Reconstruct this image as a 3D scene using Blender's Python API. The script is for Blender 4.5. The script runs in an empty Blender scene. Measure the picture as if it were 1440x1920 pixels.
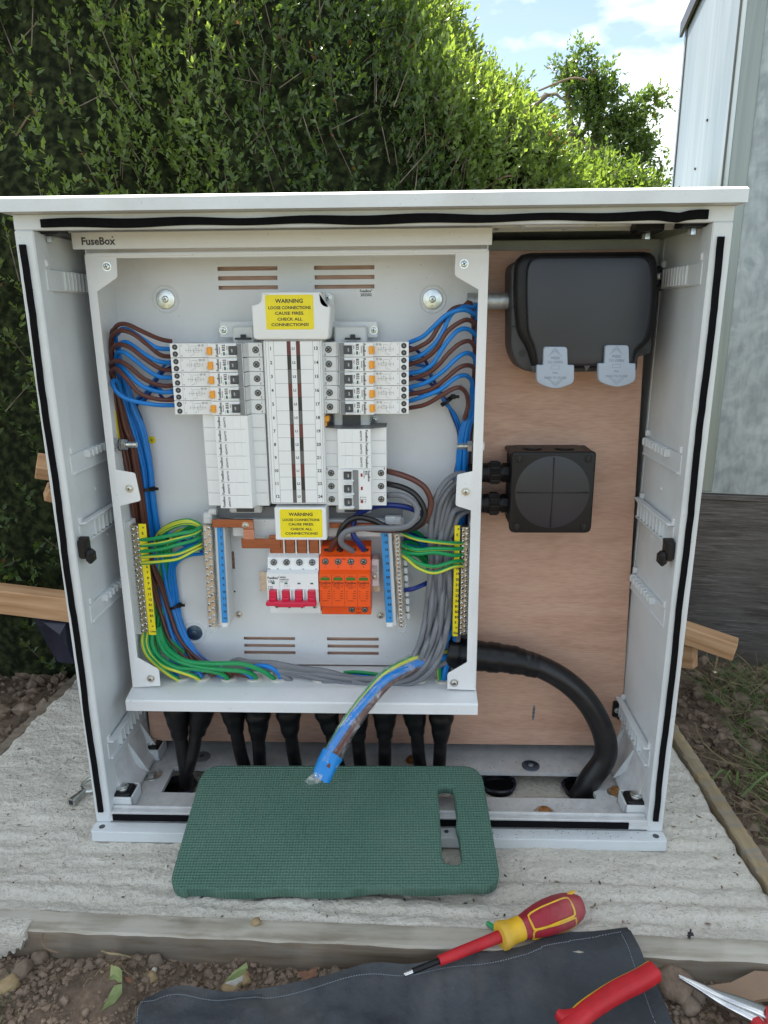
import bpy, bmesh, math, random
import numpy as np
from mathutils import Vector, Matrix, Euler

random.seed(7); rng = np.random.default_rng(11)
scene = bpy.context.scene
COL = scene.collection
R_ = math.radians

# ------------------------------------------------------------------ camera, sky, sun, exposure
CAM = np.array([.4357, -.8355, .6946]); YAW, PIT, ROL, FPX = -.0362, .2652, -.0078, 1357.7
_F = np.array([math.sin(YAW)*math.cos(PIT), math.cos(YAW)*math.cos(PIT), -math.sin(PIT)])
_R0 = np.array([math.cos(YAW), -math.sin(YAW), 0.]); _U0 = np.cross(_R0, _F)
_R = math.cos(ROL)*_R0 + math.sin(ROL)*_U0; _U = -math.sin(ROL)*_R0 + math.cos(ROL)*_U0

def P(px, py, Y=None, Z=None, X=None):
    """survey helper: a sight line of the photograph met with a real plane of the place"""
    d = _F + _R*(px-720)/FPX - _U*(py-960)/FPX
    i, v = (1, Y) if Y is not None else (2, Z) if Z is not None else (0, X)
    return CAM + (v-CAM[i])/d[i]*d

cd = bpy.data.cameras.new('camera'); cam = bpy.data.objects.new('camera', cd); COL.objects.link(cam)
cd.sensor_fit = 'HORIZONTAL'; cd.sensor_width = 36; cd.lens = 36*FPX/1440
cd.clip_start = .02; cd.clip_end = 2000
m = Matrix(((_R[0], _U[0], -_F[0], CAM[0]), (_R[1], _U[1], -_F[1], CAM[1]), (_R[2], _U[2], -_F[2], CAM[2]), (0, 0, 0, 1)))
cam.matrix_world = m; scene.camera = cam

SUN_EL, SUN_AZ = R_(56), R_(-30)       # azimuth measured from +Y towards +X: behind the hedge, a little left
w = bpy.data.worlds.new('World'); scene.world = w; w.use_nodes = True
nt = w.node_tree; nt.nodes.clear()
N = nt.nodes.new; L = nt.links.new
out = N('ShaderNodeOutputWorld'); bg = N('ShaderNodeBackground'); sky = N('ShaderNodeTexSky')
sky.sky_type = 'NISHITA'; sky.sun_disc = False; sky.sun_elevation = SUN_EL; sky.sun_rotation = SUN_AZ
sky.air_density = .55; sky.dust_density = .12; sky.ozone_density = .5
bg.inputs['Strength'].default_value = .10
tc = N('ShaderNodeTexCoord'); mp = N('ShaderNodeMapping'); mp.inputs['Scale'].default_value = (1, 1, 2.3)
mp.inputs['Location'].default_value = (2.6, .1, .13)
nz = N('ShaderNodeTexNoise'); nz.inputs['Scale'].default_value = 4.2; nz.inputs['Detail'].default_value = 9; nz.inputs['Roughness'].default_value = .52
cr = N('ShaderNodeValToRGB'); cr.color_ramp.elements[0].position = .44; cr.color_ramp.elements[1].position = .58
mx = N('ShaderNodeMix'); mx.data_type = 'RGBA'; mx.inputs[7].default_value = (6.5, 6.9, 6.9, 1)
sm = N('ShaderNodeMath'); sm.operation = 'MULTIPLY'; sm.inputs[1].default_value = .9
hsv = N('ShaderNodeHueSaturation'); hsv.inputs['Saturation'].default_value = .78; hsv.inputs['Hue'].default_value = .4945
L(tc.outputs['Generated'], mp.inputs[0]); L(mp.outputs[0], nz.inputs['Vector']); L(nz.outputs['Fac'], cr.inputs[0])
L(cr.outputs[0], sm.inputs[0]); L(sm.outputs[0], mx.inputs[0]); L(sky.outputs[0], hsv.inputs['Color']); L(hsv.outputs[0], mx.inputs[6])
L(mx.outputs[2], bg.inputs[0]); L(bg.outputs[0], out.inputs[0])

sl = bpy.data.lights.new('sun', 'SUN'); sl.energy = 4.8; sl.angle = R_(.53); sl.color = (1, .95, .86)
so = bpy.data.objects.new('sun', sl); COL.objects.link(so)
sd = Vector((math.sin(SUN_AZ)*math.cos(SUN_EL), math.cos(SUN_AZ)*math.cos(SUN_EL), math.sin(SUN_EL)))
so.rotation_euler = (-sd).to_track_quat('-Z', 'Y').to_euler(); so.location = (0, 4, 6)
scene.view_settings.view_transform = 'Standard'; scene.view_settings.look = 'None'
scene.view_settings.gamma = 1; scene.view_settings.use_curve_mapping = False
scene.view_settings.exposure = 1.62

# ------------------------------------------------------------------ materials
def pm(name, col, rough=.5, metal=0, var=.08, vs=30, bump=0, bs=300, col2=None, spec=.5, coat=0, stretch=None, thr=None, detail=4, grime=0):
    mt = bpy.data.materials.new(name); mt.use_nodes = True; t = mt.node_tree
    b = t.nodes['Principled BSDF']; b.inputs['Roughness'].default_value = rough; b.inputs['Metallic'].default_value = metal
    b.inputs['Specular IOR Level'].default_value = spec; b.inputs['Coat Weight'].default_value = coat
    c = t.nodes.new('ShaderNodeTexCoord'); mpn = t.nodes.new('ShaderNodeMapping')
    if stretch: mpn.inputs['Scale'].default_value = stretch
    t.links.new(c.outputs['Object'], mpn.inputs[0])
    n = t.nodes.new('ShaderNodeTexNoise'); n.inputs['Scale'].default_value = vs; n.inputs['Detail'].default_value = detail
    t.links.new(mpn.outputs[0], n.inputs['Vector'])
    r = t.nodes.new('ShaderNodeValToRGB')
    lo, hi = thr or (.3, .7)
    r.color_ramp.elements[0].position = lo; r.color_ramp.elements[1].position = hi
    c2 = col2 or tuple(min(1, x*(1+var)) for x in col); c1 = col if col2 else tuple(x*(1-var) for x in col)
    r.color_ramp.elements[0].color = (*c1, 1); r.color_ramp.elements[1].color = (*c2, 1)
    t.links.new(n.outputs['Fac'], r.inputs[0]); t.links.new(r.outputs[0], b.inputs['Base Color'])
    if grime:
        n3 = t.nodes.new('ShaderNodeTexNoise'); n3.inputs['Scale'].default_value = 7; n3.inputs['Detail'].default_value = 9; n3.inputs['Roughness'].default_value = .68
        t.links.new(c.outputs['Object'], n3.inputs['Vector']); r3 = t.nodes.new('ShaderNodeValToRGB'); r3.color_ramp.elements[0].position = .50; r3.color_ramp.elements[1].position = .74
        r3.color_ramp.elements[0].color = (0, 0, 0, 1); r3.color_ramp.elements[1].color = (grime, grime, grime, 1); t.links.new(n3.outputs['Fac'], r3.inputs[0])
        k3 = t.nodes.new('ShaderNodeMix'); k3.data_type = 'RGBA'; k3.inputs[7].default_value = (.36, .32, .26, 1); t.links.new(r3.outputs[0], k3.inputs[0]); t.links.new(r.outputs[0], k3.inputs[6])
        n4 = t.nodes.new('ShaderNodeTexNoise'); n4.inputs['Scale'].default_value = 330; n4.inputs['Detail'].default_value = 2; t.links.new(c.outputs['Object'], n4.inputs['Vector'])
        r4 = t.nodes.new('ShaderNodeValToRGB'); r4.color_ramp.elements[0].position = .73; r4.color_ramp.elements[1].position = .77; r4.color_ramp.elements[0].color = (0, 0, 0, 1); r4.color_ramp.elements[1].color = (.6, .6, .6, 1); t.links.new(n4.outputs['Fac'], r4.inputs[0])
        k4 = t.nodes.new('ShaderNodeMix'); k4.data_type = 'RGBA'; k4.inputs[7].default_value = (.12, .11, .10, 1); t.links.new(r4.outputs[0], k4.inputs[0]); t.links.new(k3.outputs[2], k4.inputs[6]); t.links.new(k4.outputs[2], b.inputs['Base Color'])
        mr3 = t.nodes.new('ShaderNodeMapRange'); mr3.inputs[3].default_value = rough*.85; mr3.inputs[4].default_value = min(1, rough*1.6); t.links.new(n3.outputs['Fac'], mr3.inputs[0]); t.links.new(mr3.outputs[0], b.inputs['Roughness'])
    if bump:
        n2 = t.nodes.new('ShaderNodeTexNoise'); n2.inputs['Scale'].default_value = bs; n2.inputs['Detail'].default_value = 5
        t.links.new(mpn.outputs[0], n2.inputs['Vector'])
        bp = t.nodes.new('ShaderNodeBump'); bp.inputs['Strength'].default_value = bump; bp.inputs['Distance'].default_value = .002
        t.links.new(n2.outputs['Fac'], bp.inputs['Height']); t.links.new(bp.outputs[0], b.inputs['Normal'])
    return mt

M = {}
M['grp'] = pm('grp_plastic', (.63, .668, .682), .42, var=.05, vs=12, bump=.08, bs=500, grime=.30)
M['grp_dirty'] = pm('grp_plastic_dusty', (.50, .51, .515), .6, vs=55, col2=(.64, .655, .66), bump=.15, bs=350, grime=.5)
M['powder'] = pm('powder_coated_steel', (.765, .785, .795), .36, var=.03, vs=10, bump=.06, bs=900, grime=.16)
M['white'] = pm('white_moulding', (.795, .818, .818), .35, var=.02, vs=40, bump=.03, bs=900)
M['lgrey'] = pm('light_grey_moulding', (.64, .66, .66), .4, var=.03, vs=40)
M['mgrey'] = pm('mid_grey_moulding', (.20, .21, .22), .4, var=.05, vs=40)
M['dgrey'] = pm('dark_grey_toggle', (.055, .06, .065), .4, var=.1, vs=60)
M['black'] = pm('black_plastic', (.006, .006, .007), .42, var=.2, vs=60, bump=.05, bs=700, spec=.35)
M['blackmatt'] = pm('black_foam', (.004, .004, .005), .85, var=.3, vs=120, bump=.3, bs=900, spec=.12)
M['cover'] = pm('dark_grey_socket_cover', (.012, .014, .022), .36, var=.25, vs=9, bump=.05, bs=1100, spec=.6)
M['coverback'] = pm('socket_back_plate', (.045, .048, .052), .45, var=.1, vs=30)
M['clip'] = pm('pale_grey_clip', (.36, .42, .50), .45, var=.05, vs=50)
M['clipink'] = pm('clip_moulded_marks', (.22, .27, .34), .5)
M['ink'] = pm('black_print', (.02, .02, .022), .5, var=.2)
M['greyink'] = pm('grey_print', (.055, .06, .065), .5, var=.2)
M['yellow'] = pm('yellow_label', (.86, .72, .01), .45, var=.05, vs=60)
M['bluelab'] = pm('blue_label', (.03, .28, .66), .45, var=.05, vs=60)
M['amber'] = pm('amber_button', (.85, .36, .03), .35, var=.06, vs=80)
M['green_flag'] = pm('green_flag', (.0, .12, .09), .4)
M['red_flag'] = pm('red_flag', (.30, .01, .02), .4)
M['red_toggle'] = pm('red_toggle', (.62, .015, .06), .3, var=.06, vs=70)
M['orange'] = pm('orange_moulding', (.86, .095, .008), .38, var=.05, vs=40)
M['orange_dark'] = pm('orange_ink', (.22, .02, .005), .5)
M['green_win'] = pm('green_window', (.05, .16, .02), .3)
M['zinc'] = pm('zinc_plated_steel', (.62, .64, .62), .28, 1, var=.18, vs=160, bump=.1, bs=600)
M['steel'] = pm('polished_steel', (.66, .66, .67), .18, 1, var=.1, vs=90)
M['zincblue'] = pm('blue_zinc_washer', (.12, .17, .24), .35, .8, var=.3, vs=120)
M['wellsteel'] = pm('dull_terminal_steel', (.30, .31, .30), .4, .9, var=.2, vs=200)
M['brass'] = pm('plated_brass', (.62, .55, .40), .3, 1, var=.2, vs=200)
M['copper'] = pm('copper_bar', (.36, .15, .09), .28, 1, var=.14, vs=40, stretch=(1, 1, 6), bump=.1, bs=300)
M['rust'] = pm('rusty_bolt', (.32, .13, .04), .45, .7, vs=150, col2=(.55, .30, .12), bump=.3, bs=500)
M['cond_galv'] = pm('galvanised_tube', (.42, .45, .46), .45, .8, vs=120, col2=(.62, .66, .68), bump=.4, bs=500)
M['w_brown'] = pm('brown_wire', (.105, .034, .024), .38, var=.08, vs=60)
M['w_blue'] = pm('blue_wire', (.004, .20, .62), .34, var=.08, vs=60)
M['w_navy'] = pm('dark_blue_wire', (.008, .028, .20), .34, var=.08, vs=60)
M['w_black'] = pm('black_wire', (.012, .011, .012), .35)
M['w_grey'] = pm('grey_wire', (.17, .18, .20), .42, var=.06, vs=40)
M['w_green'] = pm('green_wire', (.006, .29, .085), .36, var=.08, vs=60)
M['w_yellow'] = pm('yellow_wire', (.60, .62, .05), .36, var=.06, vs=60)
M['sleeve'] = pm('heat_shrink_sleeve', (.005, .005, .006), .36, vs=60, var=.3, bump=.45, bs=70, spec=.35)
M['cablejacket'] = pm('black_cable_jacket', (.006, .006, .007), .36, vs=45, col2=(.028, .026, .025), thr=(.55, .78), bump=.12, bs=220)
M['bluetape'] = pm('blue_tape', (.006, .22, .62), .4, var=.05, vs=60, bump=.5, bs=90)
M['bush'] = pm('cream_bush', (.60, .57, .50), .5)
M['soil_clod'] = pm('soil_clod', (.13, .093, .067), .95, vs=60, col2=(.27, .205, .155), bump=.8, bs=220, spec=.15)
M['stone'] = pm('stone', (.14, .103, .075), .85, vs=50, col2=(.27, .215, .165), bump=.6, bs=260, spec=.2)
M['stone_y'] = pm('yellow_stone', (.24, .17, .09), .8, vs=50, col2=(.40, .30, .17), bump=.5, bs=260, spec=.2)
M['root'] = pm('dry_root', (.19, .135, .085), .9, vs=80, var=.3)
M['grass'] = pm('grass_blade', (.045, .095, .018), .6, vs=25, col2=(.13, .19, .05))
M['drygrass'] = pm('dry_grass', (.25, .20, .11), .8, vs=25, var=.25)
M['bark'] = pm('bark', (.10, .075, .055), .9, vs=60, col2=(.24, .20, .16), bump=.6, bs=200)
M['card'] = pm('cardboard', (.27, .18, .12), .9, vs=20, var=.12, bump=.2, bs=400)
M['plasticbag'] = pm('navy_polythene', (.020, .022, .038), .22, vs=20, var=.3, bump=.5, bs=25)
M['hred'] = pm('dark_red_grip', (.28, .007, .022), .45, vs=40, col2=(.36, .014, .03), bump=.2, bs=400, grime=.30)
M['hred2'] = pm('bright_red_insulation', (.50, .012, .02), .48, vs=60, var=.15, bump=.15, bs=300, grime=.16)
M['hyel'] = pm('yellow_grip', (.72, .42, .015), .5, vs=60, var=.12, grime=.4)
M['roll'] = pm('charcoal_leather', (.020, .024, .030), .55, vs=9, col2=(.045, .052, .060), bump=.7, bs=130, grime=.16)
M['stitch'] = pm('pale_thread', (.22, .25, .28), .8)
M['leafg'] = pm('fallen_leaf', (.13, .17, .055), .6, vs=90, col2=(.22, .26, .10), bump=.3, bs=300)
M['leafb'] = pm('dead_leaf', (.14, .06, .03), .7, vs=90, var=.3)
M['foam'] = pm('foam_core', (.06, .15, .12), .9)
M['blackroof'] = pm('black_roof_trim', (.02, .02, .022), .5)

def nodes_of(name, rough=.5, metal=0):
    mt = bpy.data.materials.new(name); mt.use_nodes = True; t = mt.node_tree; b = t.nodes['Principled BSDF']
    b.inputs['Roughness'].default_value = rough; b.inputs['Metallic'].default_value = metal
    return mt, t, b
def ramp(t, src, stops):
    r = t.nodes.new('ShaderNodeValToRGB'); e = r.color_ramp.elements
    while len(e) < len(stops): e.new(.5)
    for k, (p, c) in enumerate(stops): e[k].position = p; e[k].color = (*c, 1)
    t.links.new(src, r.inputs[0]); return r.outputs[0]
def noise(t, scale, detail=4, stretch=(1, 1, 1), rot=(0, 0, 0), dist=0, rough=.5):
    c = t.nodes.new('ShaderNodeTexCoord'); mpn = t.nodes.new('ShaderNodeMapping')
    mpn.inputs['Scale'].default_value = stretch; mpn.inputs['Rotation'].default_value = rot
    n = t.nodes.new('ShaderNodeTexNoise'); n.inputs['Scale'].default_value = scale; n.inputs['Detail'].default_value = detail
    n.inputs['Distortion'].default_value = dist; n.inputs['Roughness'].default_value = rough
    t.links.new(c.outputs['Object'], mpn.inputs[0]); t.links.new(mpn.outputs[0], n.inputs['Vector']); return n.outputs['Fac']
def mixc(t, f, a, b, mode='MIX'):
    k = t.nodes.new('ShaderNodeMix'); k.data_type = 'RGBA'; k.blend_type = mode
    for inp, v in ((0, f), (6, a), (7, b)):
        if hasattr(v, 'links'): t.links.new(v, k.inputs[inp])
        elif isinstance(v, (int, float)): k.inputs[inp].default_value = v
        else: k.inputs[inp].default_value = (*v, 1)
    return k.outputs[2]
def bumpit(t, b, src, strength, dist=.002, prev=None):
    bp = t.nodes.new('ShaderNodeBump'); bp.inputs['Strength'].default_value = strength; bp.inputs['Distance'].default_value = dist
    t.links.new(src, bp.inputs['Height'])
    if prev: t.links.new(prev, bp.inputs['Normal'])
    t.links.new(bp.outputs[0], b.inputs['Normal']); return bp.outputs[0]

# plywood: rotary-cut veneer, short reddish flecks over wandering figure
mt, t, b = nodes_of('plywood', .55)
f1 = noise(t, 5, 3, (1, 1, 5), (0, R_(-14), 0), 1.2); f2 = noise(t, 60, 6, (1, 1, 9), (0, R_(-3), 0)); f3 = noise(t, 1.6, 2, (1, 1, 2), (0, R_(-10), 0), .6)
c = ramp(t, f1, [(.25, (.47, .268, .180)), (.5, (.60, .368, .258)), (.75, (.67, .450, .330))])
c = mixc(t, .38, c, ramp(t, f2, [(.3, (.30, .145, .10)), (.62, (.56, .35, .265))])); c = mixc(t, ramp(t, f3, [(.4, (0, 0, 0)), (.75, (.35, .35, .35))]), c, (.60, .42, .33))
t.links.new(c, b.inputs['Base Color']); bumpit(t, b, f2, .25, .0006); M['ply'] = mt
# galvanised sheet, spangled and stained
mt, t, b = nodes_of('galvanised_sheet', .5, .35)
f1 = noise(t, 22, 6, (1, 1, 1), dist=1.5); f2 = noise(t, 5, 4); f3 = noise(t, 90, 3, (1, 1, .3))
c = ramp(t, f1, [(.35, (.20, .235, .25)), (.5, (.30, .345, .36)), (.66, (.44, .49, .50))])
c = mixc(t, .45, c, ramp(t, f2, [(.3, (.21, .25, .25)), (.7, (.42, .46, .45))])); c = mixc(t, .2, c, ramp(t, f3, [(.35, (.1, .12, .13)), (.6, (.5, .5, .5))]))
t.links.new(c, b.inputs['Base Color']); bumpit(t, b, f1, .2, .001); M['galv'] = mt
# streaked galvanised sheet of the side
mt, t, b = nodes_of('galvanised_sheet_streaked', .38, .45)
f1 = noise(t, 13, 8, (1, 1, .07), dist=1.6, rough=.62); f2 = noise(t, 3.2, 5, (1, 1, .22), dist=.8)
c = ramp(t, f1, [(.3, (.15, .18, .175)), (.5, (.29, .32, .295)), (.7, (.42, .44, .40))]); c = mixc(t, .5, c, ramp(t, f2, [(.35, (.10, .13, .14)), (.6, (.30, .33, .30))]))
t.links.new(c, b.inputs['Base Color']); M['galvside'] = mt
# plinth: brushed-on black bitumen worn to grey
mt, t, b = nodes_of('bitumen_plinth', .42)
f1 = noise(t, 30, 8, (.35, 1, 6), (0, R_(12), 0), .5, .7); f2 = noise(t, 4.5, 4); f3 = noise(t, 120, 4, (.3, 1, 6), (0, R_(-14), 0))
c = ramp(t, f1, [(.38, (.035, .029, .026)), (.58, (.10, .09, .082)), (.80, (.30, .29, .275))])
cg = t.nodes.new('ShaderNodeTexCoord'); sep = t.nodes.new('ShaderNodeSeparateXYZ'); t.links.new(cg.outputs['Object'], sep.inputs[0])
c = mixc(t, ramp(t, f2, [(.50, (0, 0, 0)), (.68, (.6, .6, .6))]), c, (.135, .135, .125)); c = mixc(t, ramp(t, f3, [(.55, (0, 0, 0)), (.8, (.35, .35, .35))]), c, (.30, .29, .28))
mr = t.nodes.new('ShaderNodeMapRange'); mr.inputs[1].default_value = .09; mr.inputs[2].default_value = -.03; t.links.new(sep.outputs[2], mr.inputs[0])
c = mixc(t, mr.outputs[0], c, (.15, .135, .11)); t.links.new(c, b.inputs['Base Color']); bumpit(t, b, f1, .4, .001); M['plinth'] = mt
# concrete
mt, t, b = nodes_of('concrete', .85)
f1 = noise(t, 9, 6); f2 = noise(t, 160, 6, (1, 1, 1)); f3 = noise(t, 420, 3); f4 = noise(t, 30, 5, (.25, 1.6, 1))
c = ramp(t, f1, [(.3, (.47, .435, .365)), (.55, (.60, .565, .485)), (.75, (.70, .665, .59))]); c = mixc(t, .4, c, ramp(t, f4, [(.3, (.33, .30, .24)), (.65, (.64, .615, .555))]))
c = mixc(t, .5, c, ramp(t, f2, [(.25, (.38, .345, .28)), (.42, (.61, .575, .50)), (.8, (.74, .71, .645))])); c = mixc(t, ramp(t, f3, [(.63, (0, 0, 0)), (.70, (.75, .75, .75))]), c, (.22, .19, .155))
t.links.new(c, b.inputs['Base Color']); f5 = noise(t, 60, 8, (.5, 1, 1), rough=.75); p = bumpit(t, b, f2, 1, .0045); p = bumpit(t, b, f5, .45, .005, p); bumpit(t, b, f3, .6, .0015, p); M['concrete'] = mt
# weathered and fresh timber
def timber(name, a, bb, cc, stretch, dirt=None, bump=.5):
    mt, t, b = nodes_of(name, .8); f1 = noise(t, 60, 6, stretch, dist=.3); f2 = noise(t, 40, 8, (.25, 1, 1), rough=.7)
    c = ramp(t, f1, [(.3, a), (.5, bb), (.72, cc)])
    if dirt: c = mixc(t, ramp(t, f2, [(.45, (0, 0, 0)), (.62, (.8, .8, .8))]), c, dirt)
    t.links.new(c, b.inputs['Base Color']); bumpit(t, b, f1, bump, .001); return mt
M['oldwood'] = timber('weathered_timber', (.12, .088, .060), (.20, .155, .11), (.29, .24, .18), (.10, 1, 1.6), (.22, .195, .16))
M['smeared'] = timber('slurry_covered_timber', (.24, .205, .155), (.38, .345, .28), (.52, .49, .42), (.10, 1, 1.6), (.46, .43, .37), .8)
M['oldwood_y'] = timber('weathered_side_timber', (.19, .135, .07), (.30, .225, .125), (.38, .30, .18), (1, .10, 1.6), (.22, .205, .18))
M['newwood'] = timber('fresh_pine', (.36, .19, .09), (.50, .29, .15), (.60, .38, .22), (.10, 1.2, 1.6), None, .3)
# soil
mt, t, b = nodes_of('soil', .95); b.inputs['Specular IOR Level'].default_value = .15
f1 = noise(t, 14, 8, rough=.65); f2 = noise(t, 120, 6, rough=.7)
c = ramp(t, f1, [(.3, (.075, .050, .036)), (.5, (.135, .096, .069)), (.72, (.205, .155, .115))]); c = mixc(t, .5, c, ramp(t, f2, [(.3, (.06, .04, .03)), (.7, (.23, .18, .135))]))
gc = t.nodes.new('ShaderNodeTexCoord'); vl = t.nodes.new('ShaderNodeVectorMath'); vl.operation = 'LENGTH'; t.links.new(gc.outputs['Object'], vl.inputs[0])
mr = t.nodes.new('ShaderNodeMapRange'); mr.inputs[1].default_value = 2.2; mr.inputs[2].default_value = 3.2; t.links.new(vl.outputs['Value'], mr.inputs[0])
c = mixc(t, mr.outputs[0], c, ramp(t, f1, [(.3, (.10, .12, .045)), (.7, (.22, .20, .11))]))  # far ground turns to paler grass, added out of view to bounce light
t.links.new(c, b.inputs['Base Color']); bumpit(t, b, f2, 1, .004); M['soil'] = mt
# knee pad: woven dimples
mt, t, b = nodes_of('green_foam', .8); b.inputs['Specular IOR Level'].default_value = .2
c0 = t.nodes.new('ShaderNodeTexCoord'); sp = t.nodes.new('ShaderNodeSeparateXYZ'); t.links.new(c0.outputs['Object'], sp.inputs[0])
def sn(o, k, ph=0):
    a = t.nodes.new('ShaderNodeMath'); a.operation = 'MULTIPLY_ADD'; a.inputs[1].default_value = k; a.inputs[2].default_value = ph; t.links.new(o, a.inputs[0])
    s = t.nodes.new('ShaderNodeMath'); s.operation = 'SINE'; t.links.new(a.outputs[0], s.inputs[0]); return s.outputs[0]
def mth(op, a, bb):
    k = t.nodes.new('ShaderNodeMath'); k.operation = op
    for i, v in enumerate((a, bb)):
        if hasattr(v, 'links'): t.links.new(v, k.inputs[i])
        else: k.inputs[i].default_value = v
    if op == 'MULTIPLY_ADD': k.inputs[2].default_value = .5
    return k.outputs[0]
KX = 2*math.pi/.0037
weave = mth('ADD', mth('MULTIPLY', sn(sp.outputs[0], KX), .5), mth('MULTIPLY', sn(sp.outputs[1], KX), .5))
f1 = noise(t, 10, 4); f2 = noise(t, 90, 4)
c = ramp(t, f1, [(.3, (.070, .155, .115)), (.7, (.105, .20, .150))]); c = mixc(t, ramp(t, f2, [(.6, (0, 0, 0)), (.85, (.35, .35, .35))]), c, (.16, .18, .14))
f9 = noise(t, 5.5, 8, rough=.65)
c = mixc(t, .55, c, ramp(t, mth('MULTIPLY_ADD', weave, .5) , [(.0, (.040, .105, .080)), (1, (.145, .25, .195))]))
c = mixc(t, ramp(t, f9, [(.50, (0, 0, 0)), (.72, (.42, .42, .42))]), c, (.15, .20, .16)); t.links.new(c, b.inputs['Base Color']); p = bumpit(t, b, f9, .5, .006); bumpit(t, b, weave, .9, .0011, p); M['pad'] = mt
# clear plastic, film
def clear(name, op, tint=(1, 1, 1), rough=.08):
    mt = bpy.data.materials.new(name); mt.use_nodes = True; t = mt.node_tree; b = t.nodes['Principled BSDF']; o = t.nodes['Material Output']
    b.inputs['Base Color'].default_value = (.75*tint[0], .78*tint[1], .8*tint[2], 1); b.inputs['Roughness'].default_value = rough; b.inputs['Specular IOR Level'].default_value = .8
    tr = t.nodes.new('ShaderNodeBsdfTransparent'); mxs = t.nodes.new('ShaderNodeMixShader')
    n = noise(t, 70, 3, (1, 1, 1), dist=1); r = ramp(t, n, [(.45, (op*.4,)*3), (.75, (min(1, op*2.6),)*3)])
    t.links.new(r, mxs.inputs[0]); t.links.new(tr.outputs[0], mxs.inputs[1]); t.links.new(b.outputs[0], mxs.inputs[2]); t.links.new(mxs.outputs[0], o.inputs[0])
    bumpit(t, b, n, .6, .002); return mt
M['clear'] = clear('clear_plastic', .16); M['film'] = clear('cling_film', .17, rough=.12)
# leaves with light through them
def leafmat(name, lo, hi, trans=.45, vs=5):
    mt = bpy.data.materials.new(name); mt.use_nodes = True; t = mt.node_tree; b = t.nodes['Principled BSDF']; o = t.nodes['Material Output']
    b.inputs['Roughness'].default_value = .30; b.inputs['Specular IOR Level'].default_value = .6
    at = t.nodes.new('ShaderNodeAttribute'); at.attribute_name = 'tone'
    mid = tuple((x+y)/2 for x, y in zip(lo, hi))
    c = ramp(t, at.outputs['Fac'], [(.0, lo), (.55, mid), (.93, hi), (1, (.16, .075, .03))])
    t.links.new(c, b.inputs['Base Color'])
    tl = t.nodes.new('ShaderNodeBsdfTranslucent'); g = t.nodes.new('ShaderNodeMix'); g.data_type = 'RGBA'; g.blend_type = 'MULTIPLY'; g.inputs[0].default_value = 1
    t.links.new(c, g.inputs[6]); g.inputs[7].default_value = (2.3, 2.3, .8, 1); t.links.new(g.outputs[2], tl.inputs['Color'])
    ms = t.nodes.new('ShaderNodeMixShader'); ms.inputs[0].default_value = trans
    t.links.new(b.outputs[0], ms.inputs[1]); t.links.new(tl.outputs[0], ms.inputs[2]); t.links.new(ms.outputs[0], o.inputs[0]); return mt
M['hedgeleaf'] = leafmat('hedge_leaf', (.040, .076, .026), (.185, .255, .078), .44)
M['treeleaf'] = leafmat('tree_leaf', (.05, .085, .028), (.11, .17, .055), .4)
M['hedgecore'] = pm('hedge_shade_core', (.009, .012, .006), .95, vs=70, col2=(.040, .050, .020), thr=(.42, .66), bump=1, bs=90, spec=.1)  # near-black colour stands for the shade deep inside the hedge
# ------------------------------------------------------------------ builders
def wloc(o):
    v = Vector((0, 0, 0))
    while o: v = v + o.location; o = o.parent
    return v

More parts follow.
